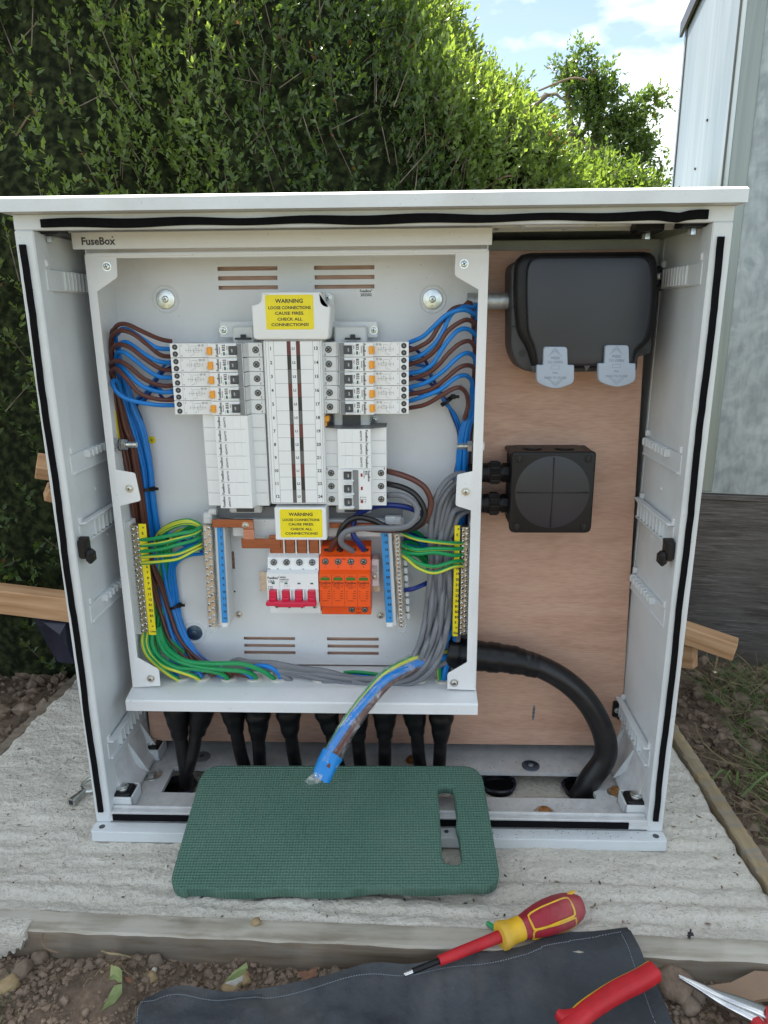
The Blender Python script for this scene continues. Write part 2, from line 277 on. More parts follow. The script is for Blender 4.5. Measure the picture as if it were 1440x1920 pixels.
class MB:
    """collects shapes (world coordinates) and links them as ONE mesh object"""
    def __init__(s, mat='white'): s.v = []; s.f = []; s.mi = []; s.mats = []; s.use(mat)
    def use(s, m):
        m = M[m] if isinstance(m, str) else m
        if m not in s.mats: s.mats.append(m)
        s.cur = s.mats.index(m); return s
    def add(s, vs, fs, mi=None):
        o = len(s.v); s.v += [tuple(map(float, p)) for p in vs]; s.f += [tuple(i+o for i in f) for f in fs]
        s.mi += mi if mi else [s.cur]*len(fs); return s
    def box(s, x0, x1, y0, y1, z0, z1, b=0, top=None):
        """top=(dx0,dx1,dy0,dy1) insets the z1 face"""
        lo, hi = (min(x0, x1), min(y0, y1), min(z0, z1)), (max(x0, x1), max(y0, y1), max(z0, z1))
        if b <= 0:
            vs = [(lo[0] if i & 1 == 0 else hi[0], lo[1] if i & 2 == 0 else hi[1], lo[2] if i & 4 == 0 else hi[2]) for i in range(8)]
            return s.add(vs, [(0, 2, 3, 1), (4, 5, 7, 6), (0, 1, 5, 4), (2, 6, 7, 3), (0, 4, 6, 2), (1, 3, 7, 5)])
        b = min(b, *(.49*(hi[k]-lo[k]) for k in range(3))); vs = []
        for i in range(8):
            sg = [(i >> k) & 1 for k in range(3)]
            for a in range(3):
                vs.append(tuple((hi[k] if sg[k] else lo[k]) + (0 if k == a else (-b if sg[k] else b)) for k in range(3)))
        fs = []
        for a in range(3):
            b1, c1 = (a+1) % 3, (a+2) % 3
            for sgn in (0, 1):
                q = [(sgn << a) | (p << b1) | (r << c1) for p, r in ((0, 0), (1, 0), (1, 1), (0, 1))]
                fs.append(tuple(k*3+a for k in (q if sgn else q[::-1])))
            for p in (0, 1):
                for r in (0, 1):
                    i0 = (p << b1) | (r << c1); i1 = i0 | (1 << a)
                    fs.append((i0*3+b1, i1*3+b1, i1*3+c1, i0*3+c1))
        for i in range(8): fs.append((i*3, i*3+1, i*3+2))
        return s.add(vs, fs)
    def prism(s, poly, d0, d1, axis='Y', b=0):
        """polygon in the plane across `axis`; the d0 cap gets a rounded edge of width b"""
        n = len(poly); P2 = [Vector((p[0], p[1])) for p in poly]
        ar = sum(P2[i].x*P2[(i+1) % n].y-P2[(i+1) % n].x*P2[i].y for i in range(n))
        if ar < 0: P2 = P2[::-1]
        def off(k):
            o = []
            for i in range(n):
                a, c, e = P2[i-1], P2[i], P2[(i+1) % n]; d1_ = (c-a).normalized(); d2_ = (e-c).normalized()
                n1 = Vector((-d1_.y, d1_.x)); n2 = Vector((-d2_.y, d2_.x)); h = n1+n2
                h = n1 if h.length < 1e-6 else h*(1/max(.35, (h.length_squared)/2)); o.append(c+h*k)
            return o
        def to3(p, d): return (p.x, d, p.y) if axis == 'Y' else (d, p.x, p.y) if axis == 'X' else (p.x, p.y, d)
        sg = 1 if d1 > d0 else -1
        rings = [(off(b*(1-math.cos(a)) if False else b*(1-math.sin(a))), d0+sg*b*(1-math.cos(a))) for a in (math.pi/2*t for t in (0, .33, .66, 1))] if b else [(P2, d0)]
        rings.append((P2, d1)); vs = []; fs = []
        for pl, d in rings: vs += [to3(p, d) for p in pl]
        for r in range(len(rings)-1):
            for i in range(n): j = (i+1) % n; fs.append((r*n+i, r*n+j, (r+1)*n+j, (r+1)*n+i))
        fs.append(tuple(range(n))); fs.append(tuple(range((len(rings)-1)*n, len(rings)*n)))
        return s.add(vs, fs)
    def tube(s, pts, r, n=10, caps=True, mfun=None, twist=0, flat=1):
        pts = [Vector(p) for p in pts]; k = len(pts); rr = r if hasattr(r, '__len__') else [r]*k
        T = []
        for i in range(k):
            t = pts[min(i+1, k-1)]-pts[max(i-1, 0)]
            T.append(t.normalized() if t.length > 1e-9 else (T[-1] if T else Vector((0, 0, 1))))
        u = T[0].orthogonal().normalized(); vs = []; fs = []; mi = []
        for i in range(k):
            u = (u - T[i]*u.dot(T[i])); u = u.normalized() if u.length > 1e-6 else T[i].orthogonal().normalized(); w_ = T[i].cross(u)
            for j in range(n):
                a = 2*math.pi*j/n + twist*i; vs.append(pts[i]+u*(math.cos(a)*rr[i])+w_*(math.sin(a)*rr[i]*flat))
        for i in range(k-1):
            for j in range(n):
                fs.append((i*n+j, i*n+(j+1) % n, (i+1)*n+(j+1) % n, (i+1)*n+j)); mi.append(mfun(j) if mfun else s.cur)
        if caps: fs += [tuple(range(n))[::-1], tuple(range((k-1)*n, k*n))]; mi += [s.cur]*2
        return s.add(vs, fs, mi)
    def cyl(s, p0, p1, r0, r1=None, n=18):
        return s.tube([p0, p1], [r0, r0 if r1 is None else r1], n)
    def disc_y(s, x, y0, y1, z, r, n=20, b=0):
        return s.prism([(x+r*math.cos(2*math.pi*i/n), z+r*math.sin(2*math.pi*i/n)) for i in range(n)], y0, y1, 'Y', b)
    def disc_z(s, x, y, z0, z1, r, n=20, b=0):
        return s.prism([(x+r*math.cos(2*math.pi*i/n), y+r*math.sin(2*math.pi*i/n)) for i in range(n)], z1, z0, 'Z', b)
    def text(s, body, x, z, size, y, align='CENTER', rot=0, wx=1, floor=False, fit=0):
        vs, fs = glyphs(body, align)
        if fit: wx = fit/(size*(max(p[0] for p in vs)-min(p[0] for p in vs)))
        c, sn_ = math.cos(rot), math.sin(rot); o = []
        for px, pz in vs:
            px *= size*wx; pz = (pz-.36)*size; X_ = x+px*c-pz*sn_; Z_ = z+px*sn_+pz*c
            o.append((X_, Z_, y) if floor else (X_, y, Z_))
        return s.add(o, fs)
    def line(s, x0, z0, x1, z1, wd, y):
        dx, dz = x1-x0, z1-z0; l = math.hypot(dx, dz) or 1; nx, nz_ = -dz/l*wd/2, dx/l*wd/2
        return s.add([(x0+nx, y, z0+nz_), (x1+nx, y, z1+nz_), (x1-nx, y, z1-nz_), (x0-nx, y, z0-nz_)], [(0, 1, 2, 3)])
    def mesh(s, name, recalc=True, origin=Vector((0, 0, 0)), sharp=35):
        me = bpy.data.meshes.new(name)
        me.from_pydata([(p[0]-origin.x, p[1]-origin.y, p[2]-origin.z) for p in s.v], [], s.f)
        for m_ in s.mats: me.materials.append(m_)
        me.polygons.foreach_set('material_index', s.mi)
        if recalc:
            b = bmesh.new(); b.from_mesh(me); bmesh.ops.recalc_face_normals(b, faces=b.faces); b.to_mesh(me); b.free()
        me.polygons.foreach_set('use_smooth', [True]*len(me.polygons)); me.set_sharp_from_angle(angle=R_(sharp)); me.update()
        return me
    def build(s, name, parent=None, label=None, cat=None, group=None, kind=None, recalc=True, sharp=35):
        if parent is None:
            a = np.array(s.v); org = Vector((float(a[:, 0].mean()), float(a[:, 1].mean()), float(a[:, 2].min())))
            if kind == 'structure': org = Vector((0, 0, 0))
        else: org = wloc(parent)
        o = bpy.data.objects.new(name, s.mesh(name, recalc, org, sharp)); COL.objects.link(o)
        if parent is None: o.location = org
        else: o.parent = parent
        tag(o, label, cat, group, kind); return o

_G = {}
def glyphs(body, align='CENTER'):
    k = (body, align)
    if k not in _G:
        cu = bpy.data.curves.new('lettering', 'FONT'); cu.body = body; cu.size = 1; cu.align_x = align; cu.resolution_u = 2; cu.offset = .030
        ob = bpy.data.objects.new('lettering', cu); me = ob.to_mesh()
        vs = [(v.co.x, v.co.y) for v in me.vertices]; fs = [tuple(p.vertices) for p in me.polygons]
        ob.to_mesh_clear(); bpy.data.objects.remove(ob); bpy.data.curves.remove(cu); _G[k] = (vs, fs)
    return _G[k]

def tag(o, label=None, cat=None, group=None, kind=None):
    if label: o['label'] = label
    if cat: o['category'] = cat
    if group: o['group'] = group
    if kind: o['kind'] = kind
    return o
def thing(name, label, cat, loc, group=None):
    o = bpy.data.objects.new(name, None); COL.objects.link(o); o.location = Vector(loc); o.empty_display_size = .02
    return tag(o, label, cat, group)
def inst(name, me, parent, p, rot=None, sc=None, label=None):
    o = bpy.data.objects.new(name, me); COL.objects.link(o); o.parent = parent; o.location = Vector(p)-wloc(parent)
    if rot: o.rotation_euler = rot
    if sc: o.scale = (sc,)*3 if isinstance(sc, (int, float)) else sc
    return tag(o, label)
def dup(root, delta, label, group=None):
    r = root.copy(); COL.objects.link(r); r.location = root.location + Vector(delta); r['label'] = label
    for ch in list(root.children):
        c = ch.copy(); COL.objects.link(c); c.parent = r
        for g in list(ch.children):
            d = g.copy(); COL.objects.link(d); d.parent = c
    return r
def smooth(pts, step=.0035):
    p = [Vector(q) for q in pts]; p = [p[0]*2-p[1]] + p + [p[-1]*2-p[-2]]; out_ = []
    for i in range(1, len(p)-2):
        k = max(2, int((p[i+1]-p[i]).length/step))
        for j in range(k):
            t = j/k; a, b, c, d = p[i-1], p[i], p[i+1], p[i+2]
            out_.append(.5*((2*b)+(c-a)*t+(2*a-5*b+4*c-d)*t*t+(3*b-a-3*c+d)*t**3))
    out_.append(p[-2]); return out_
def px(*pts): return [P(a, b, Y=y) for a, b, y in pts]
def arc(cx, cz, r, a0, a1, n=5): return [(cx+r*math.cos(R_(a0+(a1-a0)*i/n)), cz+r*math.sin(R_(a0+(a1-a0)*i/n))) for i in range(n+1)]
def rrect(x0, x1, z0, z1, r, n=4): return arc(x1-r, z1-r, r, 0, 90, n)+arc(x0+r, z1-r, r, 90, 180, n)+arc(x0+r, z0+r, r, 180, 270, n)+arc(x1-r, z0+r, r, 270, 360, n)
def rpoly(pts, r, n=3):
    """round the corners of a polygon"""
    o = []; k = len(pts)
    for i in range(k):
        a, b, c = (Vector(pts[i-1][:2]), Vector(pts[i][:2]), Vector(pts[(i+1) % k][:2])); rr = pts[i][2] if len(pts[i]) > 2 else r
        if rr <= 0: o.append((b.x, b.y)); continue
        d1, d2 = (a-b), (c-b); q = min(rr, d1.length*.45, d2.length*.45); p1 = b+d1.normalized()*q; p2 = b+d2.normalized()*q
        for t in range(n+1):
            t /= n; v = p1*(1-t)**2+b*2*t*(1-t)+p2*t*t; o.append((v.x, v.y))
    return o
def plate_holes(mb, x0, x1, z0, z1, y0, y1, holes, axis='Y'):
    """sheet with rectangular openings, built from cells; axis='Z' makes a floor (x, y extents; y0,y1 are heights)"""
    xs = sorted({x0, x1, *[h[0] for h in holes], *[h[1] for h in holes]}); zs = sorted({z0, z1, *[h[2] for h in holes], *[h[3] for h in holes]})
    nx, nz_ = len(xs)-1, len(zs)-1
    solid = [[not any(h[0]-1e-9 <= (xs[i]+xs[i+1])/2 <= h[1] and h[2] <= (zs[j]+zs[j+1])/2 <= h[3] for h in holes) for j in range(nz_)] for i in range(nx)]
    vid = {}; vs = []; fs = []
    def V(i, j, k):
        if (i, j, k) not in vid:
            vid[(i, j, k)] = len(vs); d = (y0, y1)[k]; vs.append((xs[i], d, zs[j]) if axis == 'Y' else (xs[i], zs[j], d))
        return vid[(i, j, k)]
    for i in range(nx):
        for j in range(nz_):
            if not solid[i][j]: continue
            for k in (0, 1): fs.append((V(i, j, k), V(i+1, j, k), V(i+1, j+1, k), V(i, j+1, k)))
            for di, dj, e in ((-1, 0, ((0, 0), (0, 1))), (1, 0, ((1, 0), (1, 1))), (0, -1, ((0, 0), (1, 0))), (0, 1, ((0, 1), (1, 1)))):
                a, b = i+di, j+dj
                if 0 <= a < nx and 0 <= b < nz_ and solid[a][b]: continue
                (p, q), (r, s_) = e; fs.append((V(i+p, j+q, 0), V(i+r, j+s_, 0), V(i+r, j+s_, 1), V(i+p, j+q, 1)))
    return mb.add(vs, fs)

def screw_mesh(name, r=.0045, washer=True, head='zinc', recess_shade='dgrey'):
    s = MB(head)
    if washer: s.disc_y(0, -.0008, 0, 0, r*1.25, 18)
    s.disc_y(0, -.0034, -.0006, 0, r*.86, 16, .0012)
    s.use(recess_shade); k = r*.5  # flat dark cross on the head paints the shade of its recess
    for a in (0, math.pi/2):
        c, n_ = math.cos(a+.5), math.sin(a+.5)
        s.add([(c*k*sx-n_*k*.24*sz, -.00355, n_*k*sx+c*k*.24*sz) for sx, sz in ((-1, -1), (1, -1), (1, 1), (-1, 1))], [(0, 1, 2, 3)])
    return s.mesh(name)
SCREW = screw_mesh('screw'); TSCREW = screw_mesh('terminal_screw', .0036, False, 'steel', 'black')
# terminals: flat dark discs paint the shade of a well behind the screw cross
HOLE = (lambda s: (s.disc_y(0, -.0002, .0002, 0, .0034, 18), s.use('mgrey').box(-.0019, .0019, -.0004, 0, -.0004, .0004), s.box(-.0004, .0004, -.0005, 0, -.0019, .0019), s.mesh('painted_terminal_hole'))[-1])(MB('ink'))
s = MB('dgrey'); s.disc_y(0, -.0003, .0002, 0, .0037, 18); s.use('wellsteel').disc_y(0, -.0008, -.0001, 0, .0028, 14, .0004)
s.use('ink')
for a_ in (0, math.pi/2):
    c_, n_ = math.cos(a_+.4), math.sin(a_+.4); s.add([(c_*.0023*sx-n_*.0006*sz, -.0010, n_*.0023*sx+c_*.0006*sz) for sx, sz in ((-1, -1), (1, -1), (1, 1), (-1, 1))], [(0, 1, 2, 3)])
WELL = s.mesh('terminal_screw')
# ------------------------------------------------------------------ ground
_NG = {}
def vnoise(x, y, seed, scale):
    if seed not in _NG: _NG[seed] = np.random.default_rng(seed).random((256, 256))
    g = _NG[seed]; x = x/scale; y = y/scale
    xi = np.floor(x).astype(int); yi = np.floor(y).astype(int); fx = x-xi; fy = y-yi; fx = fx*fx*(3-2*fx); fy = fy*fy*(3-2*fy)
    q = lambda a, b: g[(xi+a) % 256, (yi+b) % 256]
    return (q(0, 0)*(1-fx)+q(1, 0)*fx)*(1-fy)+(q(0, 1)*(1-fx)+q(1, 1)*fx)*fy - .5
def fbm(x, y, seed, scale, oct=4, g=.5): return sum(vnoise(x, y, seed+i, scale/2**i)*g**i for i in range(oct))
def gz(x, y):
    """height of the soil"""
    x = np.asarray(x, float); y = np.asarray(y, float)
    far = np.clip((np.hypot(x-.4, y-.2)-2.5)/3, 0, 1)
    z = -.042+.020*fbm(x, y, 3, .30, 4)+.022*np.abs(fbm(x, y, 9, .06, 4))*(1-far)
    z += .032*np.exp(-(((x-.095)/.055)**2+((y+.215)/.045)**2))            # mound in the front
    z += .05*np.clip((-x-.35)/.5, 0, 1)*np.clip((y-.1)/.4, 0, 1)
    z += .02*np.exp(-(((x-1.15)/.12)**2+((y-.45)/.1)**2))
    ins = np.clip(np.minimum.reduce([x+.20, .87-x, y+.15, .48-y])/.02, 0, 1)     # under the slab
    return z*(1-ins)+ins*(-.09)
def grid(xs, ys, zf):
    X_, Y_ = np.meshgrid(xs, ys, indexing='ij'); Z_ = zf(X_, Y_); a, b = X_.shape
    vs = np.stack([X_, Y_, Z_], -1).reshape(-1, 3); i = np.arange(a*b).reshape(a, b)
    return vs, np.stack([i[:-1, :-1], i[1:, :-1], i[1:, 1:], i[:-1, 1:]], -1).reshape(-1, 4)
def quick(name, vs, fs, mats, mi=None, smoothf=True, parent=None, attrs=None, **tags):
    me = bpy.data.meshes.new(name); vs = np.asarray(vs, np.float32); fs = np.asarray(fs, np.int32); k = fs.shape[1]
    me.vertices.add(len(vs)); me.vertices.foreach_set('co', vs.ravel()); me.loops.add(fs.size); me.loops.foreach_set('vertex_index', fs.ravel())
    me.polygons.add(len(fs)); me.polygons.foreach_set('loop_start', np.arange(0, fs.size, k, dtype=np.int32)); me.polygons.foreach_set('loop_total', np.full(len(fs), k, np.int32))
    for m_ in mats: me.materials.append(M[m_])
    if mi is not None: me.polygons.foreach_set('material_index', np.asarray(mi, np.int32))
    me.polygons.foreach_set('use_smooth', np.full(len(fs), smoothf)); me.update(calc_edges=True)
    if attrs is not None:
        a = me.attributes.new('tone', 'FLOAT', 'POINT'); a.data.foreach_set('value', np.asarray(attrs, np.float32))
    o = bpy.data.objects.new(name, me); COL.objects.link(o)
    if parent: o.parent = parent; me.transform(Matrix.Translation(-wloc(parent)))
    return tag(o, tags.get('label'), tags.get('cat'), tags.get('group'), tags.get('kind'))
fine = lambda a, b, st: np.arange(a, b, st)
xs = np.concatenate([-np.geomspace(300, 1.0, 30), fine(-.9, 1.9, .0055), np.geomspace(1.95, 300, 30)])
ys = np.concatenate([-np.geomspace(200, .50, 30), fine(-.45, -.13, .0035), fine(-.13, 1.0, .0065), np.geomspace(1.05, 600, 34)])
vs, fs = grid(xs, ys, gz); quick('soil_ground', vs, fs, ['soil'], kind='structure', label='brown crumbly garden soil around the slab')

def rocks(n, xr, yr, size, seed, mat, name, bias=None):
    b = bmesh.new(); bmesh.ops.create_icosphere(b, subdivisions=1, radius=1); bv = np.array([v.co for v in b.verts]); bf = np.array([[v.index for v in f.verts] for f in b.faces])
    b.free(); r = np.random.default_rng(seed); V_ = []; F_ = []; c = 0
    while c < n:
        x, y = r.uniform(*xr), r.uniform(*yr)
        if -.215 < x < .885 and -.155 < y < .5: continue
        if seed in (5, 6) and ((x-.095)/.040)**2+((y+.222)/.030)**2 < 1 and r.random() < .93: continue
        if bias and r.random() > bias(x, y): continue
        s_ = size[0]*(size[1]/size[0])**(r.random()**2.2); sc = s_*r.uniform(.6, 1.15, 3); sc[2] *= .8
        v = bv*(1+r.uniform(-.22, .22, (len(bv), 1)))*sc; a = r.uniform(0, 6.28); ca, sa = math.cos(a), math.sin(a)
        v = np.stack([v[:, 0]*ca-v[:, 1]*sa, v[:, 0]*sa+v[:, 1]*ca, v[:, 2]], 1)+[x, y, float(gz(x, y))+sc[2]*.25]
        V_.append(v); F_.append(bf+c*len(bv)); c += 1
    return quick(name, np.concatenate(V_), np.concatenate(F_), [mat], kind='stuff', smoothf=(mat == 'stone'))
o = rocks(9500, (-.15, .95), (-.30, -.16), (.0011, .0062), 5, 'soil_clod', 'soil_crumbs'); o['label'] = 'crumbs of dry soil in front of the slab board'; o['category'] = 'soil'
o = rocks(650, (-.15, .95), (-.28, -.165), (.0020, .0074), 6, 'stone', 'gravel'); o['label'] = 'small rounded pebbles in the soil in front of the slab board'; o['category'] = 'gravel'
o = rocks(3000, (.88, 1.5), (-.15, .75), (.003, .016), 8, 'soil_clod', 'soil_crumbs'); o['label'] = 'lumps of soil to the right of the slab'; o['category'] = 'soil'
o = rocks(1300, (-.85, -.2), (.12, .75), (.004, .028), 9, 'soil_clod', 'soil_crumbs'); o['label'] = 'shaded lumps of soil to the left of the slab'; o['category'] = 'soil'

def rock(name, label, x, y, s, sc, mat, seed, zoff=.35, cat='stone'):
    r = random.Random(seed); b = bmesh.new(); bmesh.ops.create_icosphere(b, subdivisions=3, radius=1)
    from mathutils import noise as mn
    for v in b.verts:
        k = 1+.28*mn.noise(v.co*1.3+Vector((seed*3.1, 0, 0)))+.10*mn.noise(v.co*4+Vector((seed, 5, 0))); v.co = Vector((v.co.x*sc[0], v.co.y*sc[1], v.co.z*sc[2]))*k*s
    b.transform(Matrix.Rotation(r.uniform(0, 3), 4, 'Z')); me = bpy.data.meshes.new(name); b.to_mesh(me); b.free(); me.materials.append(M[mat]); me.polygons.foreach_set('use_smooth', [True]*len(me.polygons))
    o = bpy.data.objects.new(name, me); COL.objects.link(o); o.location = (x, y, float(gz(x, y))+s*sc[2]*zoff); return tag(o, label, cat)
def gp(a, b, z=-.035): q = P(a, b, Z=z); return q[0], q[1]
rock('stone', 'tan egg-shaped stone at the left end of the front soil strip', *gp(20, 1862), .012, (1, .8, .8), 'stone_y', 1)
rock('stone', 'brown oval stone left of the earth mound', *gp(42, 1832), .013, (.8, 1, .8), 'stone', 2)
rock('stone', 'grey round stone just below the left part of the front board', *gp(75, 1800), .011, (1, .9, .8), 'stone', 3)
rock('stone', 'small round stone lying on the side of the earth mound', *gp(171, 1833), .0065, (1, 1, .9), 'stone', 4)
rock('stone', 'brown stone touching the front board right of the mound', *gp(216, 1803), .011, (1, .9, .8), 'stone', 5)
rock('stone', 'brown broken stone between the leaf pair and the board', *gp(292, 1812), .010, (.8, .9, .9), 'stone', 6)
rock('stone', 'small yellowish stone right of the torn leaves', *gp(283, 1850), .008, (1, .9, .8), 'stone_y', 7)
rock('stone', 'yellow stone against the edge of the leather sheet', *gp(436, 1857), .011, (1.2, .8, .7), 'stone_y', 8)
rock('stone', 'tan stone beside the curled leaf', *gp(456, 1843), .0095, (.8, 1, .8), 'stone_y', 9)
rock('stone', 'small pink stone near the middle of the front board', *gp(629, 1823), .0075, (1, .9, .8), 'stone', 10)
rock('stone', 'white chip of stone below the leaf by the mound', *gp(290, 1830), .004, (1, .8, .8), 'concrete', 11)
rock('stone', 'large light clod between the leather sheet and the silver plier jaws', *gp(1262, 1855), .026, (1, .9, .6), 'soil_clod', 12)
rock('stone', 'small round brown stone under the silver plier jaws', *gp(1302, 1868), .013, (1, .8, .8), 'stone', 13)
rock('stone', 'lower of the brown stones under the silver plier jaws', *gp(1290, 1893), .012, (.9, .9, .8), 'stone', 14)
rock('stone', 'big angular stone in the grass right of the slab', *gp(1420, 1362), .024, (1, .7, .7), 'stone', 15)
rock('stone', 'pale stone lying on the dark soil right of the slab', *gp(1408, 1400), .022, (1, .8, .7), 'stone', 16)
rock('stone', 'reddish stone beside the right slab board near the frame edge', *gp(1430, 1612), .022, (1, .8, .6), 'stone', 17)
rock('stone', 'large dark clod under the long timber at the left', *gp(55, 1262), .032, (1.2, .8, .6), 'soil_clod', 18)
rock('stone', 'tan lump of soil near the foot of the galvanised container', *gp(1385, 1325), .02, (1, .8, .7), 'stone', 19)

# ------------------------------------------------------------------ slab and its boards
def slabz(x, y):
    yy = y+.006*np.sin(x*3)+.003*vnoise(x, y, 41, .15)
    z = .0042*(np.abs(np.sin(np.pi*(y+.006*np.sin(x*3)*.4+.0022*vnoise(x, y, 32, .07)+.010*vnoise(x*.04, y, 39, .06))/.030))**.6-.6)*np.clip((.10-y)/.12, .12, 1)*(.8+.9*vnoise(x*.5, y, 34, .10))+(.0008*np.sin(yy*2*np.pi/.034+2.2*vnoise(x, y, 31, .35)+5*vnoise(y*6, y*0, 35, .3))*(.6+1.6*vnoise(x, y, 33, .16))+.0062*fbm(x*.10+7, yy, 36, .030, 3, .55)*(1+1.2*vnoise(x, y, 38, .12)))*np.clip((.12-y)/.1, .30, 1)+.0045*fbm(x, y, 21, .10, 5, .55)+.0030*fbm(x*.7, y, 23, .014, 4, .6)
    k = np.clip((y-.0)/.03, 0, 1)*np.clip((x+.01)/.02, 0, 1)*np.clip((.79-x)/.02, 0, 1)
    return np.minimum(z*(1-k), .0035)-.0005-.003*k-.012*np.clip((-.135-y)/.006, 0, 1)*0
xs = np.arange(-.262, .884, .0042); ys = np.arange(-.138, .505, .0032)
X_, Y_ = np.meshgrid(xs, ys, indexing='ij'); Z_ = slabz(X_, Y_)
edge = np.clip((X_-.862)/.02, 0, 1); Xw = X_-edge*(.010*(fbm(Y_, X_*0, 61, .08, 4)+.5)); Z_ = Z_-edge**3*.006
ledge = np.clip((-.225-X_)/.03, 0, 1); Xw = Xw+ledge*(.05*np.clip(Y_-.15, 0, 1)+.014*(fbm(Y_, X_*0, 66, .1, 4)+.5)); Z_ = Z_-ledge**2*.006
Yw = Y_-(X_-.4)*.025*np.clip((-.0-Y_)/.13, 0, 1)
a, b = X_.shape; vs = np.stack([Xw, Yw, Z_], -1).reshape(-1, 3); i = np.arange(a*b).reshape(a, b)
fs = np.stack([i[:-1, :-1], i[1:, :-1], i[1:, 1:], i[:-1, 1:]], -1).reshape(-1, 4)
rim = np.concatenate([i[:, 0], i[-1, 1:], i[-2::-1, -1], i[0, -2:0:-1]]); lo = vs[rim].copy(); lo[:, 2] = -.11; n0 = len(vs)
k = np.arange(len(rim)); k2 = np.roll(k, -1); fs = np.concatenate([fs, np.stack([rim[k], n0+k, n0+k2, rim[k2]], 1)]); vs = np.concatenate([vs, lo])
quick('concrete_slab', vs, fs, ['concrete'], kind='structure', label='rough brushed concrete slab under the cabinet')
def plank(name, label, p0, p1, wd, z0, z1, mat, wob=.0015, seed=0, seg=40, cat='board', skew=0, cap=None):
    """a real board between two points, edges slightly worn"""
    r = random.Random(seed); d = Vector((p1[0]-p0[0], p1[1]-p0[1], 0)); l = d.length; d /= l; n_ = Vector((-d.y, d.x, 0)); sl_ = ((p1[2]-p0[2]) if len(p0) > 2 else 0)
    mb = MB(mat); rows = []; vs = []
    for i in range(seg+1):
        t = i/seg; c = Vector((p0[0], p0[1], 0))+d*l*t; dz = sl_*t+(p0[2] if len(p0) > 2 else 0); j = [r.uniform(-wob, wob) for _ in range(8)]; e = .002
        for q, (u, zz) in enumerate(((0, z0), (0, z1-e), (e, z1), (wd-e, z1), (wd, z1-e), (wd, z0))):
            p = c+n_*(u+j[q]*.6); vs.append((p.x, p.y, zz+j[(q+3) % 8]*.6+dz))
    fs = []
    for i in range(seg):
        for q in range(6): fs.append((i*6+q, i*6+(q+1) % 6, (i+1)*6+(q+1) % 6, (i+1)*6+q))
    fs += [tuple(range(6)), tuple(range(seg*6, seg*6+6))]; mb.add(vs, fs)
    if cap: k_ = mb.cur; mb.use(cap); mb.mi = [mb.cur if (q % 6) in (1, 2, 3) and q < seg*6 else k_ for q in range(len(fs))]
    return mb.build(name, None, label, cat)
plank('formwork_board', 'weathered grey timber board along the front edge of the slab', (-.42, -.149), (.93, -.1815), .030, -.10, .0015, 'oldwood', .0014, 1, 90, cap='smeared')
plank('formwork_board', 'weathered yellow-grey timber board along the right edge of the slab', (.906, -.155), (.899, .56), .022, -.09, .003, 'oldwood_y', .0018, 2, 90)
plank('formwork_board', 'soil-stained timber board along the left edge of the slab', (-.262, -.12), (-.222, .50), .020, -.09, -.004, 'oldwood', .002, 3, 60)
# concrete slop spilled over the left end of the front board
mb = MB('concrete'); r = random.Random(4); nu, nv = 26, 16; vs = []
for i in range(nu+1):
    x = -.080+i*.0026; ln_ = .062*(1-.12*math.sin(i*.5))*(1 if i < 12 else .75-.04*(i-12))+.004*math.sin(i*1.7)
    for j in range(nv+1):
        v_ = j/nv*(.020+ln_); yy = -.142-v_ if v_ < .020 else -.1635; zz = .0030 if v_ < .020 else .0030-(v_-.020)
        k_ = .0016*float(fbm(np.array(x), np.array(v_), 88, .012, 3)); vs.append((x, yy-k_*(v_ >= .02)-.0005, zz+k_*(v_ < .02)))
fs = [(i*(nv+1)+j, i*(nv+1)+j+1, (i+1)*(nv+1)+j+1, (i+1)*(nv+1)+j) for i in range(nu) for j in range(nv)]; n0 = len(vs); vs += [(x, min(y+.006, -.15), z-.003) for x, y, z in vs]
rim_ = [i*(nv+1) for i in range(nu+1)]+[nu*(nv+1)+j for j in range(1, nv+1)]+[i*(nv+1)+nv for i in range(nu-1, -1, -1)]+[j for j in range(nv-1, 0, -1)]
fs += [(rim_[q], rim_[(q+1) % len(rim_)], n0+rim_[(q+1) % len(rim_)], n0+rim_[q]) for q in range(len(rim_))]; mb.add(vs, fs)
mb.build('concrete_spill', None, 'concrete slopped over the left end of the front board', 'concrete')

